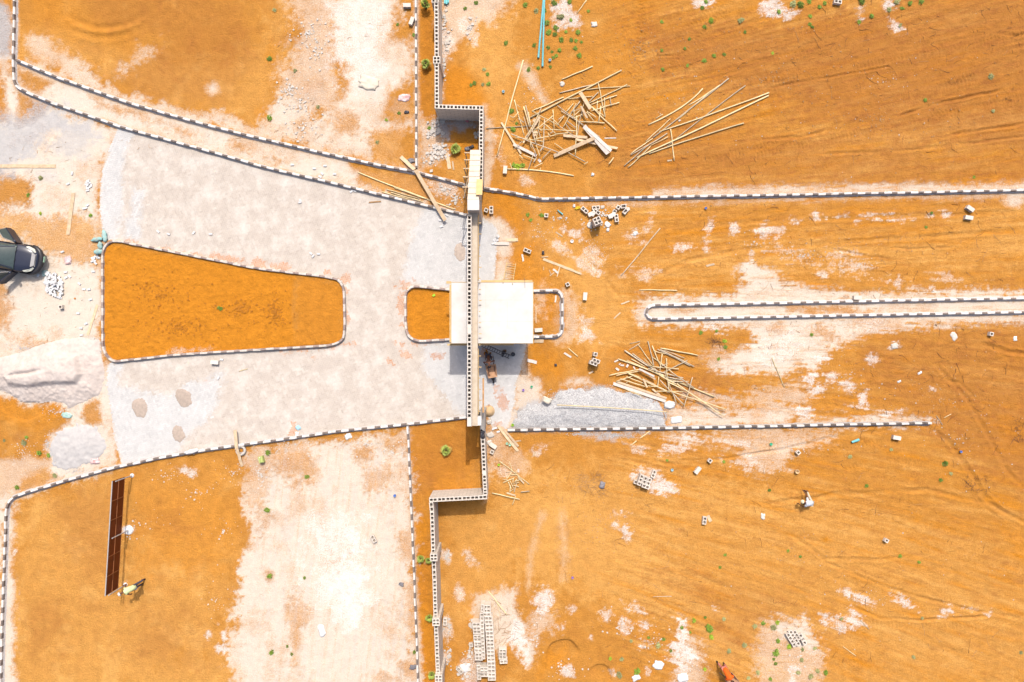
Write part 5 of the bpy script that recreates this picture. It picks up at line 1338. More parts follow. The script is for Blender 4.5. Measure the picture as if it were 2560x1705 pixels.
lone('22',1030,296,1140,287,'rusty little bar on the upper paving', 3.4, 'plank', material='twig')
lone('k',610,150,795,152,'pale board laid at the paving edge, left one of two', 8, 'plank', lift=.03, material='plank_white')
lone('k',755,108,915,100,'pale board laid at the paving edge, right one of two', 8, 'plank', lift=.02)
lone('k',970,290,985,382,'broken board splinter below the single block at the paving edge', 4.4, 'plank', material='plank_white')
lone('k',1150,970,1150,1190,'slim batten in the guard house bed along the wall', 2.2, 'plank')
lone('k',1412,830,1402,920,'white splintered batten in the corner of the guard house bed', 3.6, 'plank', material='plank_white')
lone('k',1128,1425,1250,1425,'pale board at the corner of the guard house by the bed kerb', 9, 'plank', lift=.02)
lone('k',1248,455,1250,498,'thin stick below the small black bag', 1.6, 'plank')
lone('l',1640,590,1880,650,'white plank lying at the edge of the guard house shadow', 8, 'plank', material='plank_white')
lone('31',2143,820,2158,1000,'plank lying over the lower kerb onto the paving', 8, 'plank', lift=.25, lift2=.25)
lone('31',2160,985,2208,1152,'plank sloping from the lower kerb down to the earth', 7, 'plank', lift=.27, lift2=.01)
lone('43',1785,50,1812,105,'pale board scrap right of the single white block', 8, 'plank')
lone('42',2120,740,2290,960,'dry bent branch on sand above the long block stack', 2.6)
lone('42',2200,860,2235,975,'thin dry branch left of the long bent branch', 1.6)
lone('31',2180,285,2258,262,'small brown stick on the lower paving', 1.8)
lone('33',700,305,740,285,'scrap of board in the shadow of the block stack by the bed', 4, 'plank')

# ------------------------------------------------------------------ loose blocks and stacks
LB = lambda c, x, y, a, lab, **k: block(*Z(c, x, y), a, lab, **k)
LB('r',437,477,-42,'leftmost two-cell block of the scatter below the upper kerb')
LB('r',830,400,5,'two-cell block at the top of the scatter below the upper kerb')
LB('r',720,625,-32,'single-cell block just above the square block stack','half') if False else LB('r',720,625,-32,'single-cell half block just above the square block stack', kind='half')
LB('r',852,548,-28,'two-cell block in the middle of the scatter above the square stack', dz=.02)
LB('r',1605,385,58,'tilted half block in the right group below the upper kerb', kind='half')
LB('r',1785,350,6,'half block closest to the upper kerb in the right group', kind='broken')
LB('r',1475,535,64,'half block in the middle of the right group', kind='half')
LB('r',1350,695,0,'half block left of the upright two-cell block', kind='half')
LB('r',1545,758,-82,'two-cell block lowest in the right group')
LB('r',1850,525,50,'broken block at the far right of the right group', kind='broken')
LB('r',1320,545,28,'block lying on its face in the right group', kind='side')
LB('r',630,485,25,'block lying on its face in the left group', kind='side')
def stack(blocks, layers, what, group):
    for ly in range(layers):
        for i, b in enumerate(blocks):
            px, py, a = b[:3]; kd = b[3] if len(b) > 3 else 'full'
            top = layers*.225
            x, y = W(px, py, top)
            o = bpy.data.objects.new('hollow_block', block_me(kd))
            o.location = (x+random.uniform(-.004,.004), y+random.uniform(-.004,.004), ly*.225+.0); o.rotation_euler = (0, 0, R(a + random.uniform(-.6, .6)))
            link(o)
            if ly == layers-1 and len(b) > 3 and b[3] == 'full' and len(b) > 4: tag(o, b[4], 'concrete block', group, pos=None)
            elif ly == layers-1: tag(o, 'top-layer block ' + what, 'concrete block', group, pos=(px, py))
            else: tag(o, ('bottom-layer' if ly == 0 else 'middle-layer') + ' block ' + what, 'concrete block', group, pos=(px, py+ly*.001))
stack([(*Z('r',900,910),24), (*Z('r',855,795),24)], 4, 'of the square four-high stack below the upper kerb', 'blocks of the square four-high stack')
stack([(*Z('33',768,190),-20), (*Z('33',745,212),-20), (*Z('33',762,130),-10,'half')], 3, 'of the tall stack between guard house and pole heap', 'blocks of the stack left of the pole heap')
stack([(*Z('s',672,725),70), (*Z('s',605,930),70,'half'), (*Z('s',825,805),70), (*Z('s',980,862),70), (*Z('s',855,1045),-20)], 2, 'of the slanted stack on white sand mid field', 'blocks of the slanted stack mid field')
block(*Z('s',465,870), -18, 'half block at the left foot of the slanted stack', kind='half')
block(*Z('s',1165,550), 70, 'two-cell block standing apart at the upper right of the slanted stack')
stack([(*Z('t',442,685),-60), (*Z('t',568,892),-60), (*Z('t',520,590),-60), (*Z('t',705,860),-60), (*Z('t',650,590),-60), (*Z('t',730,735),-60,'half'), (*Z('t',840,700),-60), (*Z('t',910,830),-60)], 1, 'of the low slanted patch on white sand bottom right', 'blocks of the low patch bottom right')
LS = []
for k in range(20):
    x = 440+ (3.6*k if k > 4 else 1.5*k); y = 205+68.6*k
    LS.append((*Z('u', x-(25 if k < 3 else 0), y), 0+random.uniform(-2, 2), 'full', f'top block of row {k+1} from the far end in the long stack, right-hand column'))
for k in range(6): LS.append((*Z('u', 325+5*k, 385+140*k), 92, 'full', f'top block in the long stack, narrow middle column, {("first","second","third","fourth","fifth","sixth")[k]} from the far end'))
for k, y in enumerate((525, 597, 660, 745, 800, 872, 930, 1000, 1075, 1140)): LS.append((*Z('u', 225+5.2*k, y), random.uniform(-2, 2), 'full', f'top block in the long stack, left-hand column, row {k+1} from its upper end'))
for k, y in enumerate((1340, 1385, 1440)): LS.append((*Z('u', 362+k*2, y), random.uniform(-3, 3)))
for k, y in enumerate((1330, 1460)): LS.append((*Z('u', 268+k*8, y), 92))
LS.append((*Z('u', 345, 225), 92)); 
stack(LS, 3, 'of the long block stack at the bottom', 'blocks of the long stack at the bottom')
stack([(*Z('u',705,1005),0), (*Z('u',700,1065),1), (*Z('u',703,1125),0), (*Z('u',722,1200),4)], 2, 'of the short stack right of the long one', 'blocks of the short stack at the bottom')
for c, x, y, a, kd, lab in (('43',1757,98,84,'full','single white two-cell block alone in the lower field'),
    ('23',140,735,-22,'full','single two-cell block on bright orange earth by the paving edge'),
    ('22',2145,362,90,'full','upright two-cell block beside the gate pier'),
    ('42',1070,265,-62,'full','two-cell block alone on the pale lower road'),
    ('42',1857,1465,-45,'full','tilted two-cell block left of the long stack'),
    ('42',1723,1020,88,'full','two-cell block close to the lower wall between its piers'),
    ('12',1385,175,70,'side','white block beside the straight kerb of the upper road, lower one'),
    ('12',1375,10,0,'side','white block beside the straight kerb at the top edge'),
    ('14',640,12,-8,'full','white block among green weeds at the top edge'),
    ('e',97,683,85,'side','block lying on its face right of the upper gate wall'),
    ('24',1870,322,-35,'side','upper one of the two white blocks below the kerb far right'),
    ('24',1842,398,-8,'side','lower one of the two white blocks below the kerb far right'),
    ('24',822,1130,-4,'side','white block half sunk in sand above the median'),
    ('24',2042,1495,-15,'half','small white block below the median far right'),
    ('34',1185,858,-10,'side','white block below the far end of the lower straight kerb'),
    ('34',280,1028,40,'half','small white block on earth under the lower straight kerb'),
    ('33',1668,1168,52,'side','block with shadow on the sand streaks mid field'),
    ('33',1808,1103,50,'half','upper small block right of the block with shadow'),
    ('44',1083,280,60,'half','lone angular white block in the right lower field'),
    ('23',632,1148,85,'side','white block standing right of the guard house bed'),
    ('23',508,1042,25,'half','white broken block above the guard house bed'),
    ('23',240,1424,4,'side','white block lying inside the guard house bed'),
    ('23',313,412,-5,'half','white cube of block below the bend of the upper kerb'),
    ('21',548,1248,2,'half','single block on the sand left of the wedge-shaped island'),
    ('31',1957,168,-5,'side','white block on the paving under the wedge-shaped island'),
    ('22',2098,365,-25,'half','short block beside the upright gate block'),
    ('m',725,1045,-35,'side','white block beside the gate plank pair'),
    ('m',660,1240,-25,'half','block near the lower wall with a dark shadow'),
    ('42',1960,1235,-80,'half','block at the left edge of the long stack')):
    block(*Z(c, x, y), a, lab, kind=kd)
# ------------------------------------------------------------------ weeds and palms
def zone(px, py):
    if px < 262 and py < 320: return 'by the far left kerb corner'
    if px < 262 and py < 900: return 'on the sandy far left ground'
    if px < 300: return 'on the orange ground at lower far left'
    if px < 1040 and py < 430: return 'on the upper left plot'
    if px < 880 and 600 < py < 905: return 'on the wedge-shaped island'
    if px < 1030 and py > 1080: return 'on the lower left plot'
    if px < 1110 and py > 1060: return 'in the lower planted strip'
    if px < 1215 and py < 470: return 'in the bed by the upper wall'
    if px < 1330 and py < 230: return 'right of the upper wall'
    if px < 1500 and py < 185: return 'around the turquoise pipes'
    if px < 1560 and py < 470: return 'near the tangled pole heap'
    if py < 60: return 'at the top edge of the field'
    if py < 460: return 'on the upper right field'
    if py < 740: return 'between upper kerb and median'
    if py < 1075: return 'between median and lower kerb'
    if px < 1600: return 'in the lower middle field'
    if py > 1520 and px < 2110: return 'on the white patches bottom right'
    return 'in the lower right field'
def leaves(mb, n, r, h, lw, ll, rnd, m=0, droop=.4):
    for i in range(n):
        a = rnd.uniform(0, 6.28); rr = r*math.sqrt(rnd.random())*.7; z = h*(1-rr/r)*rnd.uniform(.3, 1)
        c = Vector((math.cos(a)*rr, math.sin(a)*rr, z+.01))
        b = a + rnd.uniform(-.9, .9); d = Vector((math.cos(b), math.sin(b), rnd.uniform(-droop, .5))).normalized()
        s = Vector((-math.sin(b), math.cos(b), rnd.uniform(-.4, .4))).normalized()
        L = ll*rnd.uniform(.6, 1.25); w_ = lw*rnd.uniform(.7, 1.2)
        p0 = c; p1 = c+d*L*.5+s*w_/2; p2 = c+d*L+Vector((0, 0, -L*.15)); p3 = c+d*L*.5-s*w_/2
        mb.quad(tuple(p0), tuple(p1), tuple(p2), tuple(p3), m)
def weed(px, py, r, kind='weed', lab=None):
    x, y = W(px, py, .08); R_ = r*S; rnd = random.Random(int(px*13+py*7))
    e = empty('weed', x, y, gz(x, y))
    R_ *= .72; mb = MB(); nb = rnd.randint(2, 5)
    for q in range(nb):
        sb = MB(); leaves(sb, int((16+r*6)/nb)+4, R_*rnd.uniform(.45, .8), R_*rnd.uniform(.5, 1.2), .035+R_*.10, .07+R_*.34, rnd)
        a = rnd.uniform(0, 6.28); ox, oy = math.cos(a)*R_*rnd.uniform(0, .8), math.sin(a)*R_*rnd.uniform(0, .8)
        mb.add([(v[0]+ox, v[1]+oy, v[2]) for v in sb.v], sb.f)
    mb.build('leaves', M[kind], e)
    mb = MB()
    for i in range(6):
        a = rnd.uniform(0, 6.28); mb.tube([(0,0,-.02), (math.cos(a)*R_*.9, math.sin(a)*R_*.9, R_*rnd.uniform(.2,.8))], .007, 4)
    mb.build('stems', M['twig'], e)
    size = 'tiny' if r < 5.5 else 'small' if r < 8 else 'bushy'
    col = {'weed': 'green', 'weed_lime': 'lime green', 'weed_grey': 'greyish green'}[kind]
    tag(e, lab or f'{size} {col} weed tuft {zone(px, py)}', 'weed', 'weed tufts', pos=(px, py))
    return e
WD_ = {'13': '382 25 8,122 40 7,520 10 6,320 200 8,340 290 9,400 250 7,393 305 6,450 355 8,600 290 7,540 360 5.5,578 370 5,580 435 5,430 450 6,405 500 4.5,620 500 7,203 410 5.5,330 428 4.5,155 632 5,242 618 4,375 520 3.5,300 92 5,215 95 7g,445 150 10g,1735 65 5,1770 15 5,1370 188 4,1820 185 8l,1757 240 5,2095 185 9g,2130 290 4,1757 550 6,1843 507 5,1940 495 4,1375 630 4,1367 455 4,490 285 3,535 180 4,635 380 3,350 605 3,365 465 3,700 95 3,1575 440 3,1600 595 3,1620 352 3,0 1010 5',
 '14': '225 40 11g,305 35 11,470 70 6,520 30 6,393 140 5,385 215 5,405 250 4,840 0 12,945 150 7,835 197 4.5,1180 10 8g,1110 80 7g,1300 30 7,1400 12 6,2040 690 8g,1440 910 5,2055 1010 4g,45 485 3l,100 105 5,380 5 7,1215 230 4g,1230 70 4',
 '12': '1905 70 4,2280 385 6,2110 670 4,1995 755 5,2120 760 6,125 535 8,120 1070 8,2000 20 6,2320 1010 6,1305 1028 4,1960 772 3,2065 765 4g,1575 1160 4,1435 315 3,1290 220 3,2080 630 4g,165 85 5g,350 640 4g,560 970 4g,1185 1092 3l,1105 1290 4g',
 'e': '400 640 11l,470 615 8,330 610 7', 'c': '545 400 7,620 1065 9,730 820 2.5', '21': '365 70 6g,250 220 5,815 410 5,2012 1258 7,360 395 3l',
 '31': '200 940 9g,350 1035 9,440 1050 5,145 1350 6,490 1240 6g,235 885 4,30 915 3g', '32': '105 1030 7,465 1250 5.5,100 1550 8',
 '42': '125 610 8,140 1300 7,1445 1300 4,320 1320 3,283 1245 2.5,438 622 3', '23': '1720 1480 5,1500 390 0.1,150 410 5,172 455 4,270 412 6,1870 1470 3', '33': '1940 10 5l,1950 60 5,1937 1110 3.5,1415 1098 2,1885 170 3',
 '34': '1625 1130 9,1580 1280 5,750 1060 6g,900 1330 4,1675 1222 4g,1130 1000 4g,15 1370 3', '24': '1495 390 3,1445 520 3,1888 65 3l,400 1500 4',
 '43': '1800 1070 15,1820 1160 6l,1335 1235 8g,1550 1075 5,1150 1475 10,980 1505 9g,2215 1060 6g,2290 1035 5,2125 1240 7g,1985 1290 6g,1005 1365 6g,1935 1000 5g,2245 1490 5g,1945 410 3,1900 525 3,1385 1180 4,1085 1195 4g,1250 1165 3,1765 985 3,1625 1115 3,1450 1285 3,1760 1455 4l,1660 1010 5l,900 1360 4l,2160 1540 4g',
 '44': '65 1075 10g,95 1195 6.5,195 1245 7l,75 1300 11,1210 415 5,1380 480 3.5,530 1490 8,455 1475 6g,395 1515 7g,310 1370 5g,1340 1345 5g,75 1405 4,25 1545 5,92 1030 5l,300 428 2.5,675 995 4g,430 1260 4g,320 1275 4g,1410 990 3g,55 1365 3,280 1480 5g,2310 1305 4g,190 375 3'}
for c, txt in WD_.items():
    for it in txt.split(','):
        a, b, r_ = it.split(); kd = 'weed'
        if r_[-1] == 'g': kd = 'weed_grey'; r_ = r_[:-1]
        elif r_[-1] == 'l': kd = 'weed_lime'; r_ = r_[:-1]
        if float(r_) < 2: continue
        weed(*Z(c, float(a), float(b)), float(r_), kd)
def palm(px, py, R_px, lab, dry=4, seed=1, lean=0.0, stem=.25):
    x, y = W(px, py, .5); rnd = random.Random(seed*91)
    e = empty('young_palm', x, y, gz(x, y)); R_ = R_px*S*1.15
    for i in range(11+dry):
        isdry = i < dry
        az = 2.4*i + rnd.uniform(-.2, .2); el = rnd.uniform(.35, .95) if not isdry else rnd.uniform(.0, .25)
        if i > dry+7: el = 1.15
        mb = MB(); d = Vector((math.cos(az)*math.cos(el), math.sin(az)*math.cos(el), math.sin(el)))
        L = R_*.32*rnd.uniform(.6, 1.2)
        base = Vector((0, 0, stem*.8)); tip = base + d*L
        mb.tube([base, base+d*L*.5, tip], [.012, .009, .007], 4)
        # fan blade: narrow pointed segments
        s = Vector((-math.sin(az), math.cos(az), 0)); up = s.cross(d)*-1
        ns = 11
        for k in range(ns):
            t = (k/(ns-1)-.5)*2.5
            q = (d*math.cos(t) + s*math.sin(t)); q.z -= .12*abs(t)
            q.normalize()
            LL = R_*.72*(1-.18*abs(t))*rnd.uniform(.85, 1.1)
            n_ = q.cross(up).normalized()*.02*(1+R_)
            p1 = tip+q*LL*.55; p2 = tip+q*LL+Vector((0, 0, -LL*.22))
            mb.quad(tuple(tip), tuple(p1+n_), tuple(p2), tuple(p1-n_))
        mb.build('frond', M['palm_dry' if isdry else 'palm'], e)
    mb = MB(); mb.lathe([(.09,-.05),(.08,.1),(.06,stem),(.0,stem+.06)], 10); mb.build('stem', M['bark'], e, smooth=True)
    tag(e, lab, 'palm', 'young fan palms along the walls', pos=(px, py))
palm(1062.3, 9, 13, 'young fan palm at the top end of the upper planted strip', 2, 1, stem=.5)
palm(1063.6, 156, 13, 'young fan palm with dark shadow lower in the upper planted strip', 3, 2, stem=.4)
palm(1137, 369, 14, 'young palm with yellowing leaves in front of the stepped upper wall', 4, 3)
palm(1114, 1127, 14, 'young palm with orange dry leaves in the bed beneath the gate beam', 6, 4)
palm(1050, 1400, 11, 'left one of two palms beside the first pier of the lower wall', 1, 5)
palm(1070, 1405, 9, 'right one of two palms touching the first pier of the lower wall', 1, 6)
palm(1072, 1549, 12, 'single drooping palm beside the second pier of the lower wall', 1, 7)
palm(1078.5, 1693, 11, 'yellowish palm at the bottom edge of the lower planted strip', 5, 8)

# ------------------------------------------------------------------ rubble, crumpled sheets, bags
def chunk_mesh(mb, c, r, rnd, flat=.6, m=0):
    n = len(mb.v); vs = []
    for (a, b, d) in ((-1,-1,-1),(1,-1,-1),(1,1,-1),(-1,1,-1),(-1,-1,1),(1,-1,1),(1,1,1),(-1,1,1)):
        vs.append((a*rnd.uniform(.5, 1), b*rnd.uniform(.5, 1), d*rnd.uniform(.5, 1)*flat))
    ang = rnd.uniform(0, 6.28); ca, sa_ = math.cos(ang), math.sin(ang)
    mb.add([(c[0]+r*(x*ca-y*sa_), c[1]+r*(x*sa_+y*ca), c[2]+r*z) for x, y, z in vs], [(0,3,2,1),(4,5,6,7),(0,1,5,4),(1,2,6,5),(2,3,7,6),(3,0,4,7)], m)
def rubble(lab, areas, n, r0, r1, material='stone', name='rubble', flat=.6, seed=3):
    rnd = random.Random(seed); mb = MB()
    for (cx, cy, rx, ry) in areas:
        for i in range(int(n/len(areas))):
            a = rnd.uniform(0, 6.28); q = abs(rnd.gauss(0, .55))
            px, py = cx+rx*q*math.cos(a), cy+ry*q*math.sin(a); x, y = W(px, py)
            r = r0+(r1-r0)*rnd.random()**2.5
            chunk_mesh(mb, (x, y, gz(x, y)+r*flat*.4), r, rnd, flat)
    o = mb.build(name, M[material]); tag(o, lab, 'rubble', kind='stuff')
rubble('pale broken concrete chips scattered in the shaded corner behind the upper wall', [(1100,305,22,14),(1098,330,16,14),(1195,335,10,16),(1080,325,16,22)], 190, .02, .11, seed=1)
rubble('pale stones scattered in the bed left of the young palm', [(1100,372,26,20),(1080,395,30,24),(1105,385,20,20)], 210, .02, .11, seed=2)
rubble('white stones spilled along the right foot of the upper wall', [(1112,50,8,40),(1115,110,12,34),(1110,170,8,40),(1175,70,16,30)], 170, .02, .10, seed=3)
rubble('pale chips scattered between the kerbs below the gate wing', [(1110,475,34,18),(1140,500,26,22)], 150, .015, .08, seed=4)
rubble('fine pale stones over the dug ground of the upper left plot', [(775,80,60,60),(790,120,40,60),(725,225,44,30),(750,270,50,40),(760,320,60,40)], 520, .015, .07, seed=5)
rubble('white stones along the right foot of the lower wall', [(1118,1390,8,14),(1122,1570,12,40),(1120,1640,14,40)], 120, .02, .08, seed=6)
rubble('broken block pieces left of the long block stack', [(1185,1560,12,30),(1172,1640,20,30),(1165,1680,20,30)], 130, .02, .12, seed=7)
rubble('small white stones scattered on the lower left plot', [(420,1190,80,30),(560,1330,50,60),(500,1230,60,40),(580,1180,50,40),(540,1500,50,80),(350,1310,80,50)], 210, .015, .055, seed=8)
rubble('white crumbs scattered on the roads around the median', [(1480,630,60,50),(1890,610,90,30),(2150,660,60,20),(2010,640,60,20),(1350,580,60,60)], 420, .012, .04, seed=9)
rubble('white crumbs around the broken blocks under the upper kerb', [(1508,535,18,16),(1395,545,30,20),(1500,560,40,30)], 110, .015, .07, seed=10)
rubble('pale stones scattered on the lower road edge', [(920,1110,60,26),(980,1130,40,30),(720,1110,70,40),(650,1180,40,60)], 260, .012, .06, seed=11)
rubble('white stones in the bottom field near the pits', [(1330,1600,40,70),(1410,1670,50,30),(1560,1560,70,40),(1640,1600,60,60),(1720,1640,40,60),(2000,1640,60,60)], 330, .012, .06, seed=12)
rubble('small stones scattered on the right lower field', [(2100,960,160,90),(1950,1120,160,60),(2400,1100,200,200),(2200,1500,300,120)], 330, .012, .045, seed=13)
rubble('small stones and crumbs on the wide upper field', [(1700,250,300,160),(2200,200,350,180),(1330,250,60,120)], 240, .012, .04, material='stone', seed=14)
rubble('dark clods of earth strewn over the machine-tracked upper field', [(1900,200,450,200),(2200,300,380,160),(1600,120,160,120)], 900, .012, .05, 'twig', 'earth_clods', seed=15)
rubble('dark clods of earth strewn over the right lower field', [(2100,620,420,80),(2350,1000,220,160),(2000,1400,500,240),(1500,1300,200,160)], 800, .012, .045, 'twig', 'earth_clods', seed=16)
M['clod'] = mat('orange_clod', (0.40, 0.15, 0.012), var=.2, scale=5)
rubble('loose orange clods on the wedge-shaped island', [(400,740,110,80),(600,770,90,50),(690,780,40,60),(450,820,120,40)], 900, .02, .065, 'clod', 'earth_clods', .7, seed=17)
rubble('spilled paving stones and crumbs along the left side of the island kerb', [(236,850,10,14),(247,880,6,20),(248,860,5,20)], 60, .03, .12, 'stone', 'rubble', .4, seed=18)
rubble('tiny gravel and crumbs over the sandy far left ground', [(120,400,120,90),(120,780,120,70),(60,1130,60,50)], 320, .01, .035, seed=19)

rubble('loose grey gravel strewn around the foot of the long gravel heap', [(1300,1030,22,24),(1400,990,40,16),(1500,970,40,12),(1620,1000,30,16),(1664,1040,12,26),(1540,1088,60,10),(1450,1085,40,6)], 1500, .012, .03, 'gravel', 'gravel', seed=23)
rubble('loose grit strewn around the sand heap and stone dust heap', [(255,950,12,60),(150,1030,60,18),(120,1110,14,40),(200,1178,60,10),(60,870,60,14),(250,1100,14,50)], 700, .012, .035, 'stone_dust', 'gravel', seed=24)

def twigs(lab, areas, n, material, seed, l0=.2, l1=1.1):
    rnd = random.Random(seed); mb = MB()
    for (cx, cy, rx, ry) in areas:
        for i in range(int(n/len(areas))):
            px, py = cx+rx*rnd.uniform(-1, 1), cy+ry*rnd.uniform(-1, 1); x, y = W(px, py)
            a = rnd.uniform(0, 6.28); L = l0+(l1-l0)*rnd.random()**3; pts = []
            p = Vector((x, y, 0)); k = 5
            for q in range(k):
                pts.append((p.x, p.y, gz(p.x, p.y)+.012+.01*rnd.random()))
                a += rnd.uniform(-.45, .45); p = p+Vector((math.cos(a), math.sin(a), 0))*L/k
            r = .005+.008*rnd.random()
            mb.tube(pts, [r*(1.2-.2*q) for q in range(k)], 3, cap=False)
    o = mb.build('dry_twigs', M[material]); tag(o, lab, 'twigs', kind='stuff')
twigs('dark dry roots strewn over the upper right field', [(2150,230,400,220),(1700,280,250,160),(2300,120,260,110)], 260, 'twig_dark', 1)
twigs('dark dry roots strewn over the right-hand roads and lower field', [(2100,600,440,110),(2330,960,220,160),(1900,1400,560,260)], 300, 'twig_dark', 2)
twigs('pale dry twigs strewn over the right field', [(2200,1300,360,360),(2100,280,440,230),(2200,640,360,100),(1500,1400,200,200)], 240, 'twig', 3)
twigs('dark root tangle in the scraped hollow at far right', [(2548,1075,14,26),(2440,1210,30,20),(1785,855,16,6)], 150, 'twig_dark', 4, .2, .7)
twigs('dry straw heap left of the dark crumpled bag', [(1480,1210,34,24)], 90, 'twig', 5, .4, 1.3)
twigs('thin twigs over the pale sand around the median', [(1950,860,100,60),(2100,735,300,8),(1850,950,120,40)], 70, 'twig_dark', 6, .15, .6)
twigs('tiny straw bits over the left sandy ground and strip', [(130,450,110,110),(120,760,110,110),(600,355,300,24),(830,200,150,160)], 170, 'twig', 7, .1, .45)
twigs('thin dry branches over the white sand right of the long stack', [(1260,1560,40,50)], 60, 'twig', 8, .3, 1.2)

def crumple(name, px, py, lx, ly, ang, hgt, material, lab, cat, seed=1, z=0.0, group=None):
    rnd = np.random.default_rng(seed); n = 12
    u = np.linspace(-1, 1, n); U, V_ = np.meshgrid(u, u)
    r_ = np.maximum(np.abs(U), np.abs(V_))
    X = U*np.sqrt(1-V_**2*.2)*lx*S/2*(1 + .42*fbm(U*1.3+seed*9, V_*1.3, seed, 3)); Y = V_*np.sqrt(1-U**2*.2)*ly*S/2*(1+.42*fbm(U*1.3, V_*1.3+seed*5, seed+3, 3))
    Zt = hgt*(.45 + .9*np.abs(fbm(U*2+seed*3, V_*2, seed+8, 4, .6)))*(1-r_**6*.9)+.01
    co = []; fs = []
    for j in range(n):
        for i in range(n): co.append((X[j,i], Y[j,i], float(Zt[j,i])))
    for j in range(n-1):
        for i in range(n-1): a = j*n+i; fs.append((a, a+1, a+n+1, a+n))
    b = len(co)
    ring = [i for i in range(n)]+[j*n+n-1 for j in range(1, n)]+[(n-1)*n+i for i in range(n-2, -1, -1)]+[j*n for j in range(n-2, 0, -1)]
    for k in ring: co.append((co[k][0]*.97, co[k][1]*.97, -.01))
    for q in range(len(ring)):
        q2 = (q+1) % len(ring); fs.append((ring[q], b+q, b+q2, ring[q2]))
    mb = MB(); mb.add(co, fs)
    x, y = W(px, py, z+hgt/2)
    o = mb.build(name, M[material] if isinstance(material, str) else material, loc=(x, y, z+(max(0, gz(x, y)) if z == 0 else 0)), smooth=True)
    o.rotation_euler = (0, 0, R(ang)); tag(o, lab, cat, group, pos=(px, py)); return o
M['pink'] = mat('pink_cloth', (.50, .17, .2)); M['lime'] = mat('lime_plastic', (.30, .52, .03), rough=.4); M['blue'] = mat('blue_plastic', (.10, .20, .52), rough=.4)
M['sky'] = mat('light_blue_plastic', (.30, .48, .55), rough=.4); M['yellow'] = mat('yellow_cloth', (.55, .38, .02)); M['mint'] = mat('mint_plastic', (.32, .50, .36), rough=.4)
M['purple'] = mat('violet_plastic', (.28, .16, .45), rough=.4); M['sack_print'] = mat('printed_sack', (.60, .56, .55), c2=(.50, .22, .2), var=.05, scale=6)
M['emerald'] = mat('emerald_plastic', (.05, .35, .2), rough=.4); M['tan'] = mat('tan_basin', (.55, .37, .2)); M['graypapr'] = mat('grey_teal_packet', (.45, .50, .46), c2=(.2, .38, .33), scale=5)
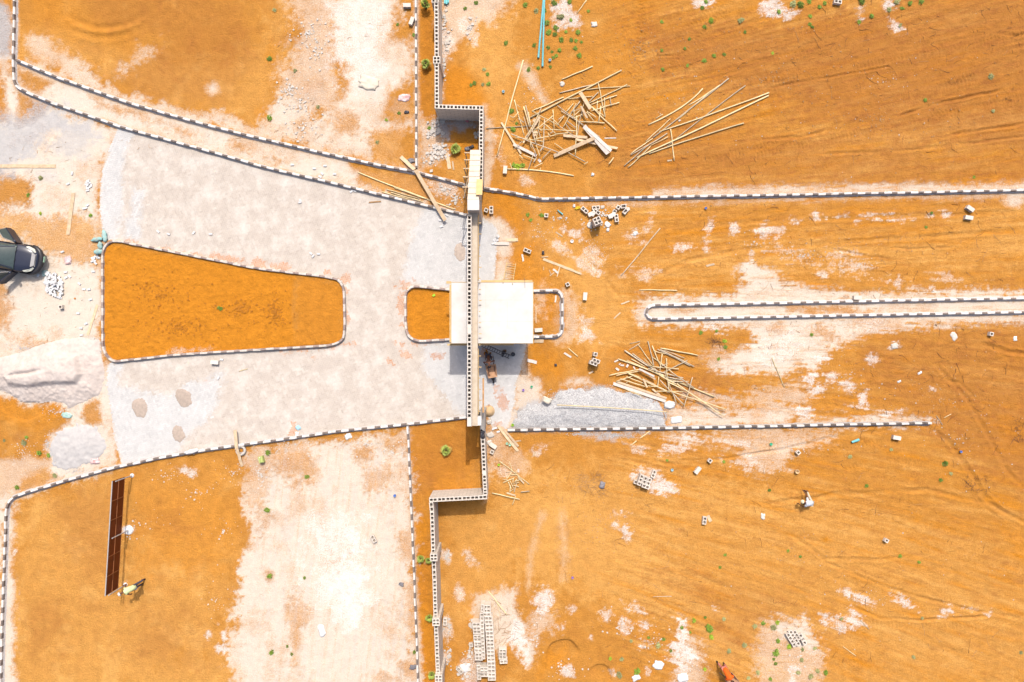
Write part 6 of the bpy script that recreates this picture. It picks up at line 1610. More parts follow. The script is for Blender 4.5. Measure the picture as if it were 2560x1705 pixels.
CRL = [('cloth_heap','12',1018,755,46,34,-15,.12,'beige_cloth','crumpled beige sacking on the pale upper road','sacking'),
 ('cement_sack','12',1352,890,30,17,0,.1,'sack_print','empty printed sack near the straight kerb on the upper plot','sack'),
 ('plastic_bag','12',1372,1020,13,8,0,.12,'black_plastic','black bag on orange earth beside the upper straight kerb','bag'),
 ('plastic_bag','12',1415,1465,18,14,10,.12,'grey_plastic','dark crumpled mesh bag beside the kerb junction plank','bag'),
 ('plastic_bag','q',175,135,14,12,20,.15,'grey_plastic','grey half of the torn bag by the stepped wall','bag'),
 ('plastic_bag','q',245,105,12,9,30,.18,'black_plastic','black half of the torn bag by the stepped wall','bag'),
 ('cloth_scrap','12',1925,1100,9,7,-30,.1,'pink','pink cloth scrap in the wall shadow among rubble','cloth'),
 ('cement_sack','21',615,825,17,22,8,.14,'sack_print','printed white sack lying above the white paver heap','sack'),
 ('packet','21',405,940,16,14,10,.1,'graypapr','green torn packet in front of the dark car','packet'),
 ('packet','31',605,685,24,15,-5,.1,'graypapr','white and teal torn packaging below the large sand heap','packaging'),
 ('cement_sack','31',865,1105,25,17,8,.12,'sack_print','printed sack at the foot of the grey stone dust heap','sack'),
 ('cloth_scrap','32',385,800,12,12,30,.08,'sky','pale blue cloth beside an orange stain on the paving','cloth'),
 ('paper_sack','32',372,858,10,12,0,.08,'paper','white paper scrap against the lower forecourt kerb','paper'),
 ('paper_sack','32',838,880,16,14,25,.06,'paper','white board-like paper leaning under the lower forecourt kerb','paper'),
 ('paper_sack','31',1745,1015,34,10,15,.1,'paper','white paper sheet lying on the lower forecourt kerb','paper'),
 ('paper_sack','42',597,1100,17,30,15,.1,'paper','white empty paper sack on the pale lower road','sack'),
 ('plastic_bag','42',1325,678,14,9,-20,.1,'grey_plastic','dark crumpled bag near the lower straight kerb','bag'),
 ('plastic_bag','42',1430,1435,17,13,0,.12,'grey_plastic','dark mesh bag against the bottom of the straight kerb','bag'),
 ('plastic_bag','33',825,1325,14,17,-20,.16,'grey_plastic','dark grey crumpled bag alone in the lower middle field','bag'),
 ('plastic_bag','33',400,228,7,7,0,.12,'black_plastic','small black bag between shadow and block stack','bag'),
 ('paper_sack','33',1440,590,27,18,0,.2,'paper','torn white cement bag below the pole heap','sack'),
 ('paper_sack','33',1495,728,32,16,5,.08,'paper','flat white sheet on sand beside the gravel heap','paper'),
 ('paper_sack','33',320,550,22,16,-30,.12,'beige_cloth','crumpled pale wrapping on the top of the gravel heap','wrapping'),
 ('paper_sack','43',1335,1418,25,22,-25,.14,'paper','crumpled white sack in the bottom field','sack'),
 ('paper_sack','43',1132,1530,21,15,25,.06,'paper','flat white sheet beside weeds at the bottom edge','paper'),
 ('paper_sack','43',2290,60,10,18,0,.1,'stone','pale torn sack in the lower middle field','sack'),
 ('paper_sack','43',1560,1530,26,20,10,.1,'paper','white torn sack at the very bottom','sack'),
 ('paper_sack','42',1910,1440,26,20,10,.12,'paper','torn white sacks left of the long block stack','sack'),
 ('paper_sack','34',1155,55,18,14,0,.08,'stone','pale flat stone-like sheet above the lower straight kerb','sheet'),
 ('paper_sack','34',1385,302,12,6,30,.06,'paper','narrow white scrap in the lower right road','paper'),
 ('paper_sack','34',1198,378,10,6,30,.06,'paper','white shard beneath the narrow white scrap','paper'),
 ('paper_sack','24',2255,1535,9,12,0,.06,'paper','white scrap at the right edge under the median','paper'),
 ('paper_sack','24',1697,1515,14,20,30,.06,'stone','pale crumpled paper under the median far right','paper'),
 ('cloth_scrap','23',600,348,14,8,20,.12,'yellow','bright yellow cloth beside the scattered blocks','cloth'),
 ('flat_stone','13',750,220,15,14,10,.09,'stone','flat pale stump-like slab left of the tracked field','slab'),
 ('flat_stone','13',458,762,12,13,10,.1,'stone','round pale lump above the tangled pole heap','lump'),
 ('concrete_slab','r',1235,985,17,13,-35,.1,'paper','irregular flat chip right of the square block stack','chip'),
 ('concrete_slab','r',1245,1170,8,10,-15,.08,'paper','small flat chip below the irregular one','chip'),
 ('concrete_slab','r',620,1000,14,15,-20,.12,'stone','broken lump left of the square block stack','lump'),
 ('concrete_slab','r',75,340,7,8,0,.1,'paper','small white stone left of the yellow cloth','stone'),
 ('concrete_slab','r',1060,375,10,8,10,.06,'stone','flat chip right of the top scatter block','chip'),
 ('concrete_slab','r',1930,455,10,10,0,.08,'stone','pale chip beside the far right broken block','chip'),
 ('concrete_slab','r',2200,1290,11,10,15,.08,'paper','white chip right of the block scatter','chip'),
 ('concrete_slab','e',1780,780,8,8,0,.12,'paper','small white stone alone below the tangled pole heap','stone'),
 ('plastic_bag','23',283,755,7,9,0,.16,'black_plastic','small black bag above the long diagonal plank','bag'),
 ('plastic_bag','m',465,870,12,22,4,.2,'black_plastic','black bag hanging over the top of the lower wall','bag'),
 ('light_scrap','24',2230,1300,7,6,20,.05,'paper','tiny white scrap at far right','scrap')]
for i, t_ in enumerate(CRL):
    nm, c, x, y, lx, ly, a, h, m_, lb, ct = t_
    crumple(nm, *Z(c, x, y), lx, ly, a, h, m_, lb, ct, seed=i+2, z=(HW+.0 if 'hanging over' in lb else .24 if 'on the lower forecourt kerb' in lb else .33 if 'gravel heap' in lb and 'wrapping' in lb else 0))
# small round litter
def litter(c, x, y, r, material, lab, cat, name='cup', h=None):
    px, py = Z(c, x, y); r_ = r*S/2; X, Y = W(px, py, r_); h = h or r_*1.6
    mb = MB(); mb.lathe([(0, 0), (r_*.8, 0), (r_, h*.9), (r_*.95, h), (r_*.7, h*.95), (r_*.55, h*.3), (0, h*.3)], 14)
    o = mb.build(name, M[material], loc=(X, Y, max(0, gz(X, Y))), smooth=True); tag(o, lab, cat, pos=(px, py)); return o
litter('23',1767,348,6,'blue','small blue cap on earth under the upper kerb','cap','cap')
litter('32',1265,1418,7,'blue','small blue lid on the pale lower road','lid','lid')
litter('23',548,648,9,'paper','round white pan on earth left of the tilted pole','pan','pan',.06)
litter('m',800,1500,6,'lime','lime green ball above the small splintered heap','ball','ball')
litter('m',1085,680,7,'lime','lime cup at the left foot of the gravel heap','cup')
litter('m',970,1060,7,'mint','mint cup beside the gate planks, left one','cup')
litter('m',1030,1088,7,'mint','mint cup beside the gate planks, right one','cup')
litter('l',1552,1325,6,'purple','violet cup on sand left of the gravel heap','cup')
litter('l',1755,1240,6,'emerald','green bottle end above the gravel heap','bottle','bottle')
litter('34',28,950,7,'emerald','emerald lid under the lower straight kerb','lid','lid')
litter('33',1460,1185,7,'sky','light blue bag knot right of the slanted stack','bag','bag')
litter('13',345,548,7,'sky','light blue scrap right of the pipe ends','cup')
litter('12',2255,835,7,'sky','light blue scrap left of the tangled heap','cup')
litter('43',552,617,6,'purple','tiny dark shoe in the lower middle field','shoe','shoe')
litter('34',1758,1018,6,'blue','tiny navy scrap in the right lower field','scrap','plastic_scrap')
litter('34',265,1200,11,'tan','pale upturned bowl right of the sand streaks','bowl','bowl')
mb = MB(); p = Z('22',1622,1143); X, Y = W(*p); mb.box(-.085,-.06,0,.085,.06,.05, M=Matrix.Rotation(R(40),4,'Z')); mb.box(-.085,-.045,.05,.03,.045,.07, M=Matrix.Rotation(R(40),4,'Z'))
tag(mb.build('plastic_tray', M['lime'], loc=(X, Y, gz(X, Y))), 'bright lime tray in the small orange bed', 'tray')
# yellow-green jerrycan
px, py = Z('32',48,1090); X, Y = W(px, py, .2)
e = empty('jerrycan', X, Y, gz(X, Y), R(15)); M['canlime'] = mat('faded_lime_plastic', (.42, .48, .16), rough=.45)
mb = MB(); mb.box(-.13,-.19,0,.13,.19,.3); mb.box(-.1,-.16,.3,.1,.05,.34); mb.build('can_body', M['canlime'], e)
mb = MB(); mb.tube([(0,-.12,.34),(0,-.12,.4),(0,.02,.4),(0,.02,.34)], .02, 6); mb.build('handle', M['canlime'], e)
mb = MB(); mb.lathe([(.03,.34),(.03,.37),(0,.37)], 10, c=(0,.13,0)); mb.build('cap', M['paper'], e)
tag(e, 'yellow-green jerrycan standing at the top of the lower left road', 'jerrycan')
# tan basin with dark heel, at the south gate pier
px, py = Z('m',590,405); X, Y = W(px, py, .3)
e = empty('mixing_basin', X, Y, 0); mb = MB(); mb.lathe([(.0,.30),(.12,.3),(.24,.18),(.34,.03),(.36,.0),(.33,.0)], 22); mb.build('shell', M['tan'], e, smooth=True)
mb = MB(); mb.tube([(0,.3,.1),(.03,.4,.12)], .04, 8); mb.build('spout', M['rust_metal'], e)
tag(e, 'upturned tan basin on the paving beside the lower gate pier', 'basin')
# lumps of spilled concrete between basin and gate planks
for (x, y, r_, lb) in ((600,620,9,'pale mortar lump under the upturned basin'),(625,890,12,'flat concrete lump right of the lower wall top'),(600,1040,9,'long pale offcut lump beside the white block at the lower wall')):
    crumple('mortar_lump', *Z('m',x,y), r_*1.5, r_*1.2, 20, .15, 'stone', lb, 'mortar lump', seed=int(x))

# ------------------------------------------------------------------ pavers lying about, each on its own
def brick_me():
    mb = MB(); mb.box(-.095,-.048,0,.095,.048,.06); return mb.mesh('paving_stone', M['pv'])
M['pv'] = mat('loose_paver_concrete', (.58, .57, .56), var=.08, scale=8)
BM = brick_me()
def brick(px, py, a, lab, z=0.0, group='loose paving stones', tilt=(0, 0)):
    x, y = W(px, py, z+.06); o = bpy.data.objects.new('paving_stone', BM)
    o.location = (x, y, z+max(0, gz(x, y))); o.rotation_euler = (tilt[0], tilt[1], R(a)); link(o); tag(o, lab, 'paving stone', group, pos=(px, py)); return o
rnd = random.Random(11)
k = 0
for i in range(95):
    a = rnd.uniform(0, 6.28); q = math.sqrt(rnd.random())
    u, v = q*math.cos(a)*22, q*math.sin(a)*36
    px = 134+u*math.cos(R(-32))-v*math.sin(R(-32)); py = 712+u*math.sin(R(-32))+v*math.cos(R(-32))
    brick(px, py, rnd.uniform(0, 180), 'paving stone in the tumbled white heap before the dark car', z=.02+.22*(1-q)*rnd.random()+.05*rnd.random()*(1-q), group='paving stones of the tumbled white heap', tilt=(rnd.uniform(-.35,.35), rnd.uniform(-.35,.35)))
for (x, y, a) in ((842,800,20),(862,795,60),(885,790,80),(895,800,0),(840,832,10),(858,828,0),(868,850,-40),(850,812,30)): brick(*Z('21',x,y), a, 'paving stone in the little group left of the island kerb top', group='paving stones of the little group by the island kerb')
for (x, y, a) in ((790,105,60),(805,100,80),(812,118,20),(800,125,70),(785,130,0),(795,140,40),(830,140,80),(820,150,45),(797,165,0),(797,185,10),(795,320,30),(780,345,10),(765,350,0),(618,125,20),(655,28,80)): brick(*Z('21',x,y), a, 'paving stone in the loose cluster above the split board', group='paving stones of the cluster above the split board')
for c, x, y, a in (('22',405,280,-60),('22',400,295,0),('22',500,760,-45),('22',520,785,50),('22',570,765,0),('22',870,195,40),('22',900,190,-20),('22',602,32,-50),('22',583,60,-30),('22',715,35,0),('22',1683,420,85),('22',1677,457,-10),('22',1740,410,-40),('22',1690,515,20),
    ('21',1440,560,-45),('21',1765,572,50),('21',1920,583,0),('21',1535,583,-20),('21',720,1035,-40),('21',765,1085,0),('21',808,1088,10),('21',823,1180,20),('21',595,930,10),('21',600,980,30),('21',632,968,-50),('21',848,925,0),('21',565,745,20),('21',345,960,60),('21',710,1305,0),('21',783,1400,20),('21',735,1440,0),('21',740,1505,10),
    ('k',625,80,60),('k',640,75,-20),('k',655,70,60),('k',605,115,-60),('k',640,110,20),('k',622,130,60),('k',590,150,30),('m',690,760,25),('m',735,745,10),('m',790,820,15),('31',2020,178,-10),('31',1990,345,60),('12',330,1500,0),('12',530,1535,0),('12',628,1510,0),('31',1690,1025,30)):
    brick(*Z(c,x,y), a, f'single paving stone {"on the forecourt paving" if c in ("22","31") else "at the paving edge" if c in ("k","m") else "between the kerbs" if c == "12" else "scattered near the left of the forecourt"}')

# ------------------------------------------------------------------ turquoise pipes
def pipe(p0, p1, lab, r=.055, z=.06):
    a = Vector((*W(*p0, z), z+.02)); b = Vector((*W(*p1, z), z+.02)); d = (b-a).normalized(); mb = MB(); L = (b-a).length
    n = 18; P_ = [ (b-a)*(i/n) for i in range(n+1)]
    mb.tube(P_, [r]*(n+1), 12, cap=False)
    mb.tube([(b-a)-d*.22, (b-a)+d*.0], r+.008, 12, cap=False); mb.tube(P_[::-1], r*.86, 12, cap=False)
    o = mb.build('plastic_pipe', M['pipe'], loc=a, smooth=True); tag(o, lab, 'pipe', 'turquoise plastic pipes', pos=p0)
pipe((1364,-60), Z('13',240,528), 'left long turquoise pipe lying among weeds, the shorter end')
pipe((1362.5,-60), Z('13',278,608), 'right long turquoise pipe reaching furthest into the field')
for i, (x, y) in enumerate(((1722,35),(1738,42),(1752,28))): pipe((Z('12',x,y)[0]-1,-60), Z('12',x,y), ('left','middle','right')[i]+' one of three pipe ends just right of the upper wall top', r=.05)
a = Z('34',762,932); b = Z('34',828,908); pipe(a, b, 'short turquoise pipe offcut below the lower straight kerb', r=.07)
a = Z('23',415,365); b = Z('23',462,405); pipe(a, b, 'thin green pipe offcut below the upper kerb bend', r=.03)

# ------------------------------------------------------------------ turquoise sacks
def sack(px, py, L, w_, ang, lab, z=0, seed=1):
    x, y = W(px, py, .15); mb = MB(); n = 9; rr = []
    for i in range(n+1):
        t = i/n; r_ = w_*S/2*(math.sin(math.pi*min(1, .12+t*.8))**.5)*(1 if t < .72 else (1-t)/.28*.8+.2)
        rr.append(max(.015, r_))
    P_ = [((i/n-.5)*L*S, .02*math.sin(i*1.7+seed), .13+z) for i in range(n+1)]
    mb.tube(P_, rr, 10)
    o = mb.build('filled_sack', M['teal'], loc=(x, y, max(0, gz(x, y))), smooth=True); o.rotation_euler = (0, 0, R(ang)); o.scale = (1, 1, .8); tag(o, lab, 'sack', 'turquoise sacks by the island corner', pos=(px, py))
sack(260, 588, 32, 12, 100, 'turquoise filled sack pointing up at the island corner')
sack(240, 598.5, 30, 11, 190, 'turquoise filled sack pointing left at the island corner')
sack(250, 613, 20, 12, 95, 'short turquoise sack in the middle of the sack pile', z=.05)
sack(248, 629, 24, 14, 10, 'turquoise sack lying across the top end of the island side kerb', z=.05)

# ------------------------------------------------------------------ tyre
px, py = Z('31',2195,1008); X, Y = W(px, py, .1)
e = empty('old_tyre', X, Y, gz(X, Y)); mb = MB()
prof = [(.15+.07*math.cos(t)+.0, .09+.085*math.sin(t)) for t in np.linspace(math.pi, 3*math.pi, 13)]
mb.lathe([(r_+.09, z_) for r_, z_ in prof], 26); mb.build('tyre_ring', M['stone'], e, smooth=True)
mb = MB(); mb.lathe([(.16,.02),(.165,.06),(.12,.03)], 20); mb.build('inner_rim', M['mortar'], e)
tag(e, 'dusty ring-shaped tyre beside the plank over the lower kerb', 'tyre')

# ------------------------------------------------------------------ ladders
def ladder(a, b, wd, n, material, lab, r=.022):
    A = Vector(a); B = Vector(b); D = B-A; s = D.cross(Vector((0,0,1))).normalized()*wd/2
    e = empty('ladder', A.x, A.y, A.z); 
    for sg in (-1, 1):
        mb = MB(); mb.tube([s*sg, s*sg+D*.5, s*sg+D], r, 6); mb.build('rail', M[material], e)
    for i in range(n):
        t = (i+.6)/n; mb = MB(); mb.tube([-s*1.15+D*t, s*1.15+D*t], r*.85, 6); mb.build('rung', M[material], e)
    tag(e, lab, 'ladder'); return e
p0 = W(*Z('k',828,402), 0.02); p1 = W(*Z('k',782,672), ZR+.05)
ladder((*p0, .03), (*p1, ZR+.08), .52, 9, 'ply', 'rough wooden ladder leaning on the top edge of the guard house roof')
p0 = W(1274, 892, .05); p1 = W(1205, 862, 2.62)
ladder((*p0, .03), (*p1, 2.6), .2, 12, 'dark_metal', 'dark metal ladder leaning in the guard house shadow')
# drum and black pans in the shadow
px, py = Z('l',1298,450); X, Y = W(px, py, .3)
e = empty('water_drum', X, Y, .012); mb = MB(); mb.lathe([(0,0),(.11,0),(.13,.15),(.125,.3),(.115,.3),(.115,.05),(0,.05)], 22); mb.build('drum_shell', M['dark_metal'], e, smooth=True)
mb = MB(); mb.lathe([(0,.24),(.115,.24)], 22); mb.build('water', mat('dark_water', (.03,.035,.045), rough=.08), e)
tag(e, 'round black bucket of water in the guard house shadow', 'bucket')
px, py = Z('l',1100,365); X, Y = W(px, py, .1); mb = MB(); mb.box(-.09,-.07,0,.09,.07,.02); 
for q in ((-.09,-.07,.09,-.06),(-.09,.06,.09,.07),(-.09,-.06,-.08,.06),(.08,-.06,.09,.06)): mb.box(q[0],q[1],.02,q[2],q[3],.12)
tag(mb.build('wooden_box', M['twig'], loc=(X, Y, .012)), 'small open wooden box beside the black cloths in the shadow', 'box')
crumple('work_cloth', *Z('l',1070,405), 10, 9, 20, .14, 'black_plastic', 'black bundle lying against the dark metal ladder, upper one', 'bundle', 40)
crumple('work_cloth', *Z('l',1045,485), 6, 5, 20, .1, 'black_plastic', 'black bundle below the dark metal ladder, lower one', 'bundle', 41)
rubble('reddish earth spilled on the shaded paving', [(1216,880,9,8),(1222,893,9,4)], 60, .02, .07, 'clod', 'spilled_earth', .4, seed=31)

# ------------------------------------------------------------------ brown board on posts
g0 = Vector((*W(327.7, 1188.6), 0)); g1 = Vector((*W(311, 1461.5), 0))
D = g1-g0; d = D.normalized(); nrm = Vector((-d.y, d.x, 0)); 
if nrm.x < 0: nrm = -nrm
e = empty('site_board', g0.x, g0.y, 0)
Z0, Z1 = .62, 1.78; off = nrm*-.05
def bp_(t, z, o=0): return tuple(D*t + off + nrm*o + Vector((0, 0, z)))
tA, tB = -.005, 1.0
mb = MB(); mb.beam(bp_(tA, (Z0+Z1)/2), bp_(tB, (Z0+Z1)/2), .02, Z1-Z0); mb.build('board_sheet', M['sheet_brown'], e)
mb = MB(); mb.beam(bp_(tA, Z1+.02), bp_(tB, Z1+.02), .05, .035); mb.build('top_rail', M['steel'], e)
mb = MB(); mb.beam(bp_(tA, Z0-.02), bp_(tB, Z0-.02), .05, .035); mb.build('bottom_rail', M['frame_brown'], e)
mb = MB(); mb.beam(bp_(tA, (Z0+Z1)/2, .028), bp_(tB, (Z0+Z1)/2, .028), .03, .03); mb.build('middle_rail', M['frame_brown'], e)
for t in (.17, .34, .51-.17+.01, .66, .83):
    if abs(t-.35) < .005: continue
    mb = MB(); mb.beam(bp_(t, Z0, .045), bp_(t, Z1, .045), .03, .03, up=(0,1,0)); mb.build('stud', M['frame_brown'], e)
for t in (.0, .5, 1.0):
    mb = MB(); mb.tube([tuple(D*t + nrm*.06 + Vector((0,0,-.05))), tuple(D*t + nrm*.06 + Vector((0,0,Z1-.12)))], .035, 8); mb.build('post', M['steel'], e)
    mb = MB(); mb.lathe([(.3 if t == .5 else .14, -.02),(.24 if t == .5 else .1, .05),(0,.08)], 14, c=tuple(D*t+nrm*.06)); mb.build('footing', M['paper'], e)
tag(e, 'long dark brown sheet board on three steel posts in the lower left plot', 'board')

# ------------------------------------------------------------------ wheelbarrow
def barrow(x, y, rz, lab, name='wheelbarrow', sc=1.0):
    e = empty(name, x, y, .012, rz)      # +x is the wheel end
    mb = MB(); b0, b1 = .24, .42
    lo = [(-.22,-.2),(.22,-.16),(.22,.16),(-.22,.2)]; hi = [(-.36,-.31),(.40,-.27),(.40,.27),(-.36,.31)]
    vs = [(a, b, b0) for a, b in lo]+[(a, b, b1+.1) for a, b in hi]+[(a*.93, b*.93, b0+.03) for a, b in lo]+[(a*.95, b*.94, b1+.1) for a, b in hi]
    mb.add(vs, [(0,3,2,1)]+[(i,(i+1)%4,4+(i+1)%4,4+i) for i in range(4)]+[(8,9,10,11)]+[(8+(i+1)%4,8+i,12+i,12+(i+1)%4) for i in range(4)]+[(4+i,4+(i+1)%4,12+(i+1)%4,12+i) for i in range(4)])
    mb.build('tray', M['rust_metal'], e)
    for s in (-1, 1):
        mb = MB(); mb.tube([(.62,.04*s,.18),(.2,.14*s,.23),(-.4,.2*s,.35),(-.85,.24*s,.55)], .018, 6); mb.build('handle', M['dark_metal'], e)
        mb = MB(); mb.tube([(-.15,.17*s,.27),(-.25,.2*s,.0)], .016, 6); mb.build('leg', M['dark_metal'], e)
    mb = MB(); Mx = Matrix.Translation((.58,0,.18)) @ Matrix.Rotation(R(90),4,'X')
    mb.lathe([(.10,-.03),(.17,-.035),(.18,0),(.17,.035),(.10,.03),(.10,-.03)], 18, M=Mx); w_ = mb.build('wheel', M['hair'], e, smooth=True)
    mb = MB(); mb.lathe([(.0,-.02),(.10,-.02),(.10,.02),(.0,.02)], 14, M=Mx); mb.build('rim', M['steel'], w_)
    tag(e, lab, 'wheelbarrow', 'wheelbarrows'); return e
bx, by = W(1229, 927, .45); barrow(bx, by, R(-80), 'wheelbarrow at the edge of the guard house shadow in front of the bare-backed worker')
bx, by = W(1829, 1699, .45); barrow(bx, by, R(-47), 'wheelbarrow at the bottom edge in front of the worker in orange')

# ------------------------------------------------------------------ people: one skinned body each
def skin_obj(name, verts, edges, radii, material, parent, root=0, sub=1):
    me = bpy.data.meshes.new(name); me.from_pydata([tuple(v) for v in verts], edges, []); me.materials.append(M[material] if isinstance(material, str) else material)
    o = bpy.data.objects.new(name, me); link(o, parent)
    md = o.modifiers.new('Skin', 'SKIN'); md.use_smooth_shade = True
    if not me.skin_vertices: me.attributes  # layer is created with the modifier
    sv = me.skin_vertices[0].data
    for i, r_ in enumerate(radii):
        sv[i].radius = (r_, r_) if not isinstance(r_, tuple) else r_
        sv[i].use_root = (i == root)
    ms = o.modifiers.new('Subdivision', 'SUBSURF'); ms.levels = sub; ms.render_levels = sub
    return o
def person(lab, x, y, rz, J, top, bottom, hat=None, sc=1.0, bare=False, z=0.01):
    """J: joint positions (pelvis, chest, neck, head, hands, elbows, knees, feet); +x is forward"""
    e = empty('person', x, y, z, rz); e.scale = (.9, .9, .94); V = {k: Vector(v)*sc for k, v in J.items()}
    vs = []; ed = []; rr = []
    def add(p, r_, par=None):
        vs.append(Vector(p)); rr.append(r_*sc)
        if par is not None: ed.append((par, len(vs)-1))
        return len(vs)-1
    pel = add(V['pelvis'], .115); mid = add(V['pelvis'].lerp(V['chest'], .5), .105, pel); ch_ = add(V['chest'], .125, mid)
    nk = add(V['neck'], .052, ch_); hd0 = add(V['neck'].lerp(V['head'], .55), .068, nk); hd = add(V['head'], .088, hd0); hdt = add(V['head']+(V['head']-V['neck']).normalized()*.09*sc, .06, hd)
    up = (V['head']-V['neck']).normalized()
    fwd = Vector(J.get('face', (1, 0, 0))); fwd = (fwd-up*fwd.dot(up)).normalized()
    add(V['head']+fwd*.10*sc-up*.01*sc, .016, hd)              # nose
    for s in ('l', 'r'):
        sg = 1 if s == 'l' else -1; side = Vector((0, sg, 0))
        if bare: add(V['chest']+side*.08*sc, .115, ch_); add(V['pelvis'].lerp(V['chest'], .55)+side*.06*sc, .095, mid)
        sh = add(V['chest']+(V['neck']-V['chest'])*.45+side*.16*sc, .062, ch_)
        el = add(V['elb_'+s], .04, sh); ha = add(V['hand_'+s], .027, el)
        dr = (V['hand_'+s]-V['elb_'+s]).normalized(); pal = add(V['hand_'+s]+dr*.05*sc, .032, ha)
        lat = dr.cross(Vector((0, 0, 1))); lat = lat.normalized() if lat.length > .1 else Vector((0, 1, 0)); dn = Vector((0, 0, -1))
        for q, L in ((-1.5, .07), (-.5, .082), (.5, .078), (1.5, .06)):
            k1 = add(V['hand_'+s]+dr*.095*sc+lat*q*.017*sc, .009, pal)
            add(V['hand_'+s]+dr*(.10+L*.6)*sc+lat*q*.019*sc+dn*.025*sc, .008, k1)
        t1 = add(V['hand_'+s]+dr*.045*sc+lat*.045*sg*sc, .010, pal); add(V['hand_'+s]+dr*.085*sc+lat*.055*sg*sc+dn*.012*sc, .009, t1)
        hp = add(V['pelvis']+side*.085*sc+Vector((0,0,-.03*sc)), .085, pel)
        kn = add(V['knee_'+s], .055, hp); an = add(V['foot_'+s], .037, kn)
        fd = Vector(J.get('toe', (1, 0, 0))); add(V['foot_'+s]+fd*.15*sc+Vector((0,0,-.03*sc)), .032, an)
    b = skin_obj('body', vs, ed, rr, 'skin', e)
    def shell(name, chain, material):
        vs2 = []; e2 = []; r2 = []
        for par, p, r_ in chain:
            vs2.append(p); r2.append(r_*sc)
            if par is not None: e2.append((par, len(vs2)-1))
        return skin_obj(name, vs2, e2, r2, material, e)
    if not bare:
        mb = MB(); Y_ = Vector((0, 1, 0)); ax = (V['chest']-V['pelvis']).normalized(); a2 = (V['neck']-V['chest']).normalized()
        rings = [(V['pelvis']-ax*.06*sc, ax, .175, .14), (V['pelvis'].lerp(V['chest'], .3), ax, .165, .13), (V['pelvis'].lerp(V['chest'], .65), ax, .185, .14), (V['chest']+ax*.02, ax, .205, .145),
                 (V['chest'].lerp(V['neck'], .5), a2, .205, .12), (V['chest'].lerp(V['neck'], .8), a2, .13, .09), (V['neck'], a2, .06, .06)]
        for (p, x_, w_, d_) in rings:
            n_ = x_.cross(Y_).normalized()
            for k in range(14):
                t = 2*math.pi*k/14; mb.v.append(tuple(p + Y_*(math.cos(t)*w_*sc) + n_*(math.sin(t)*d_*sc)))
        for i in range(len(rings)-1):
            for k in range(14): mb.f.append((i*14+k, i*14+(k+1)%14, (i+1)*14+(k+1)%14, (i+1)*14+k)); mb.m.append(0)
        mb.f.append(tuple(range(14))[::-1]); mb.m.append(0)
        for s in ('l', 'r'):
            sg = 1 if s == 'l' else -1; sh = V['chest']+(V['neck']-V['chest'])*.45+Vector((0, sg*.14*sc, 0)); en = sh.lerp(V['elb_'+s], top[1])
            mb.tube([sh, sh.lerp(en, .5), en], [.088*sc, .075*sc, .066*sc], 10)
            if top[1] > .85: mb.tube([en, V['elb_'+s].lerp(V['hand_'+s], .8)], [.062*sc, .046*sc], 10)
        mb.build('shirt', M[top[0]], e, smooth=True)
    c = [(None, V['pelvis'], .138)]
    for s in ('l', 'r'):
        sg = 1 if s == 'l' else -1
        c.append((0, V['pelvis']+Vector((0, sg*.09*sc, -.04*sc)), .102)); c.append((len(c)-1, V['knee_'+s], .076))
        c.append((len(c)-1, V['knee_'+s].lerp(V['foot_'+s], .85), .058))
    shell('trousers', c, bottom)
    for s in ('l', 'r'):
        fd = Vector(J.get('toe', (1, 0, 0)))
        mb = MB(); f = V['foot_'+s]; mb.tube([f-fd*.07*sc+Vector((0,0,-.03)), f+fd*.04*sc+Vector((0,0,-.03)), f+fd*.19*sc+Vector((0,0,-.045))], [.045, .05, .03], 8); mb.build('shoe', M['hair'], e, smooth=True)
    h = V['head']+up*.035*sc
    if hat:
        zax = up; xax = fwd; yax = zax.cross(xax)
        Mx = Matrix(((xax.x, yax.x, zax.x, h.x), (xax.y, yax.y, zax.y, h.y), (xax.z, yax.z, zax.z, h.z), (0,0,0,1)))
        mb = MB()
        if hat[0] == 'helmet': mb.lathe([(.15,0),(.155,.008),(.125,.015),(.122,.06),(.10,.105),(.06,.128),(0,.135)], 18, M=Mx); nm = 'helmet'
        elif hat[0] == 'cloth': mb.lathe([(.118,-.05),(.128,.02),(.118,.07),(.08,.115),(0,.135)], 16, M=Mx); nm = 'head_cloth'
        else: mb.lathe([(.10,-.02),(.112,.03),(.10,.075),(.06,.108),(0,.12)], 16, M=Mx); nm = 'hair'
        mb.build(nm, M[hat[1]] if isinstance(hat[1], str) else hat[1], e, smooth=True)
    tag(e, lab, 'person', pos=None); return e
M['shirt_white'] = mat('pale_blue_shirt', (.53, .56, .60), var=.06, scale=8); M['hivis'] = mat('lime_work_vest', (.55, .62, .33), var=.12, scale=14)
M['orange_shirt'] = mat('bright_orange_shirt', (.62, .10, .006), var=.15, scale=6); M['navy'] = mat('dark_trousers', (.05, .05, .075)); M['beige'] = mat('beige_trousers', (.52, .44, .33)); M['pinkt'] = mat('faded_pink_trousers', (.50, .18, .14))
M['straw'] = mat('cream_cloth', (.60, .54, .36))
# A: pale shirt, crouched facing left, arms reaching
x, y = W(2022, 1256, .3)
person('person in pale blue shirt and cream head cloth crouching alone in the lower field', x, y, R(180-12),
  dict(pelvis=(-.12,0,.42), chest=(.22,0,.70), neck=(.42,0,.78), head=(.58,-.02,.76), face=(.6,0,-1), elb_l=(.34,.34,.45), elb_r=(.30,-.42,.50), hand_l=(.52,.26,.2), hand_r=(.44,-.62,.28), knee_l=(.28,.2,.50), knee_r=(.10,-.42,.34), foot_l=(.02,.2,.09), foot_r=(.16,-.66,.09)),
  ('shirt_white', .6), 'beige', ('cloth', 'straw'))
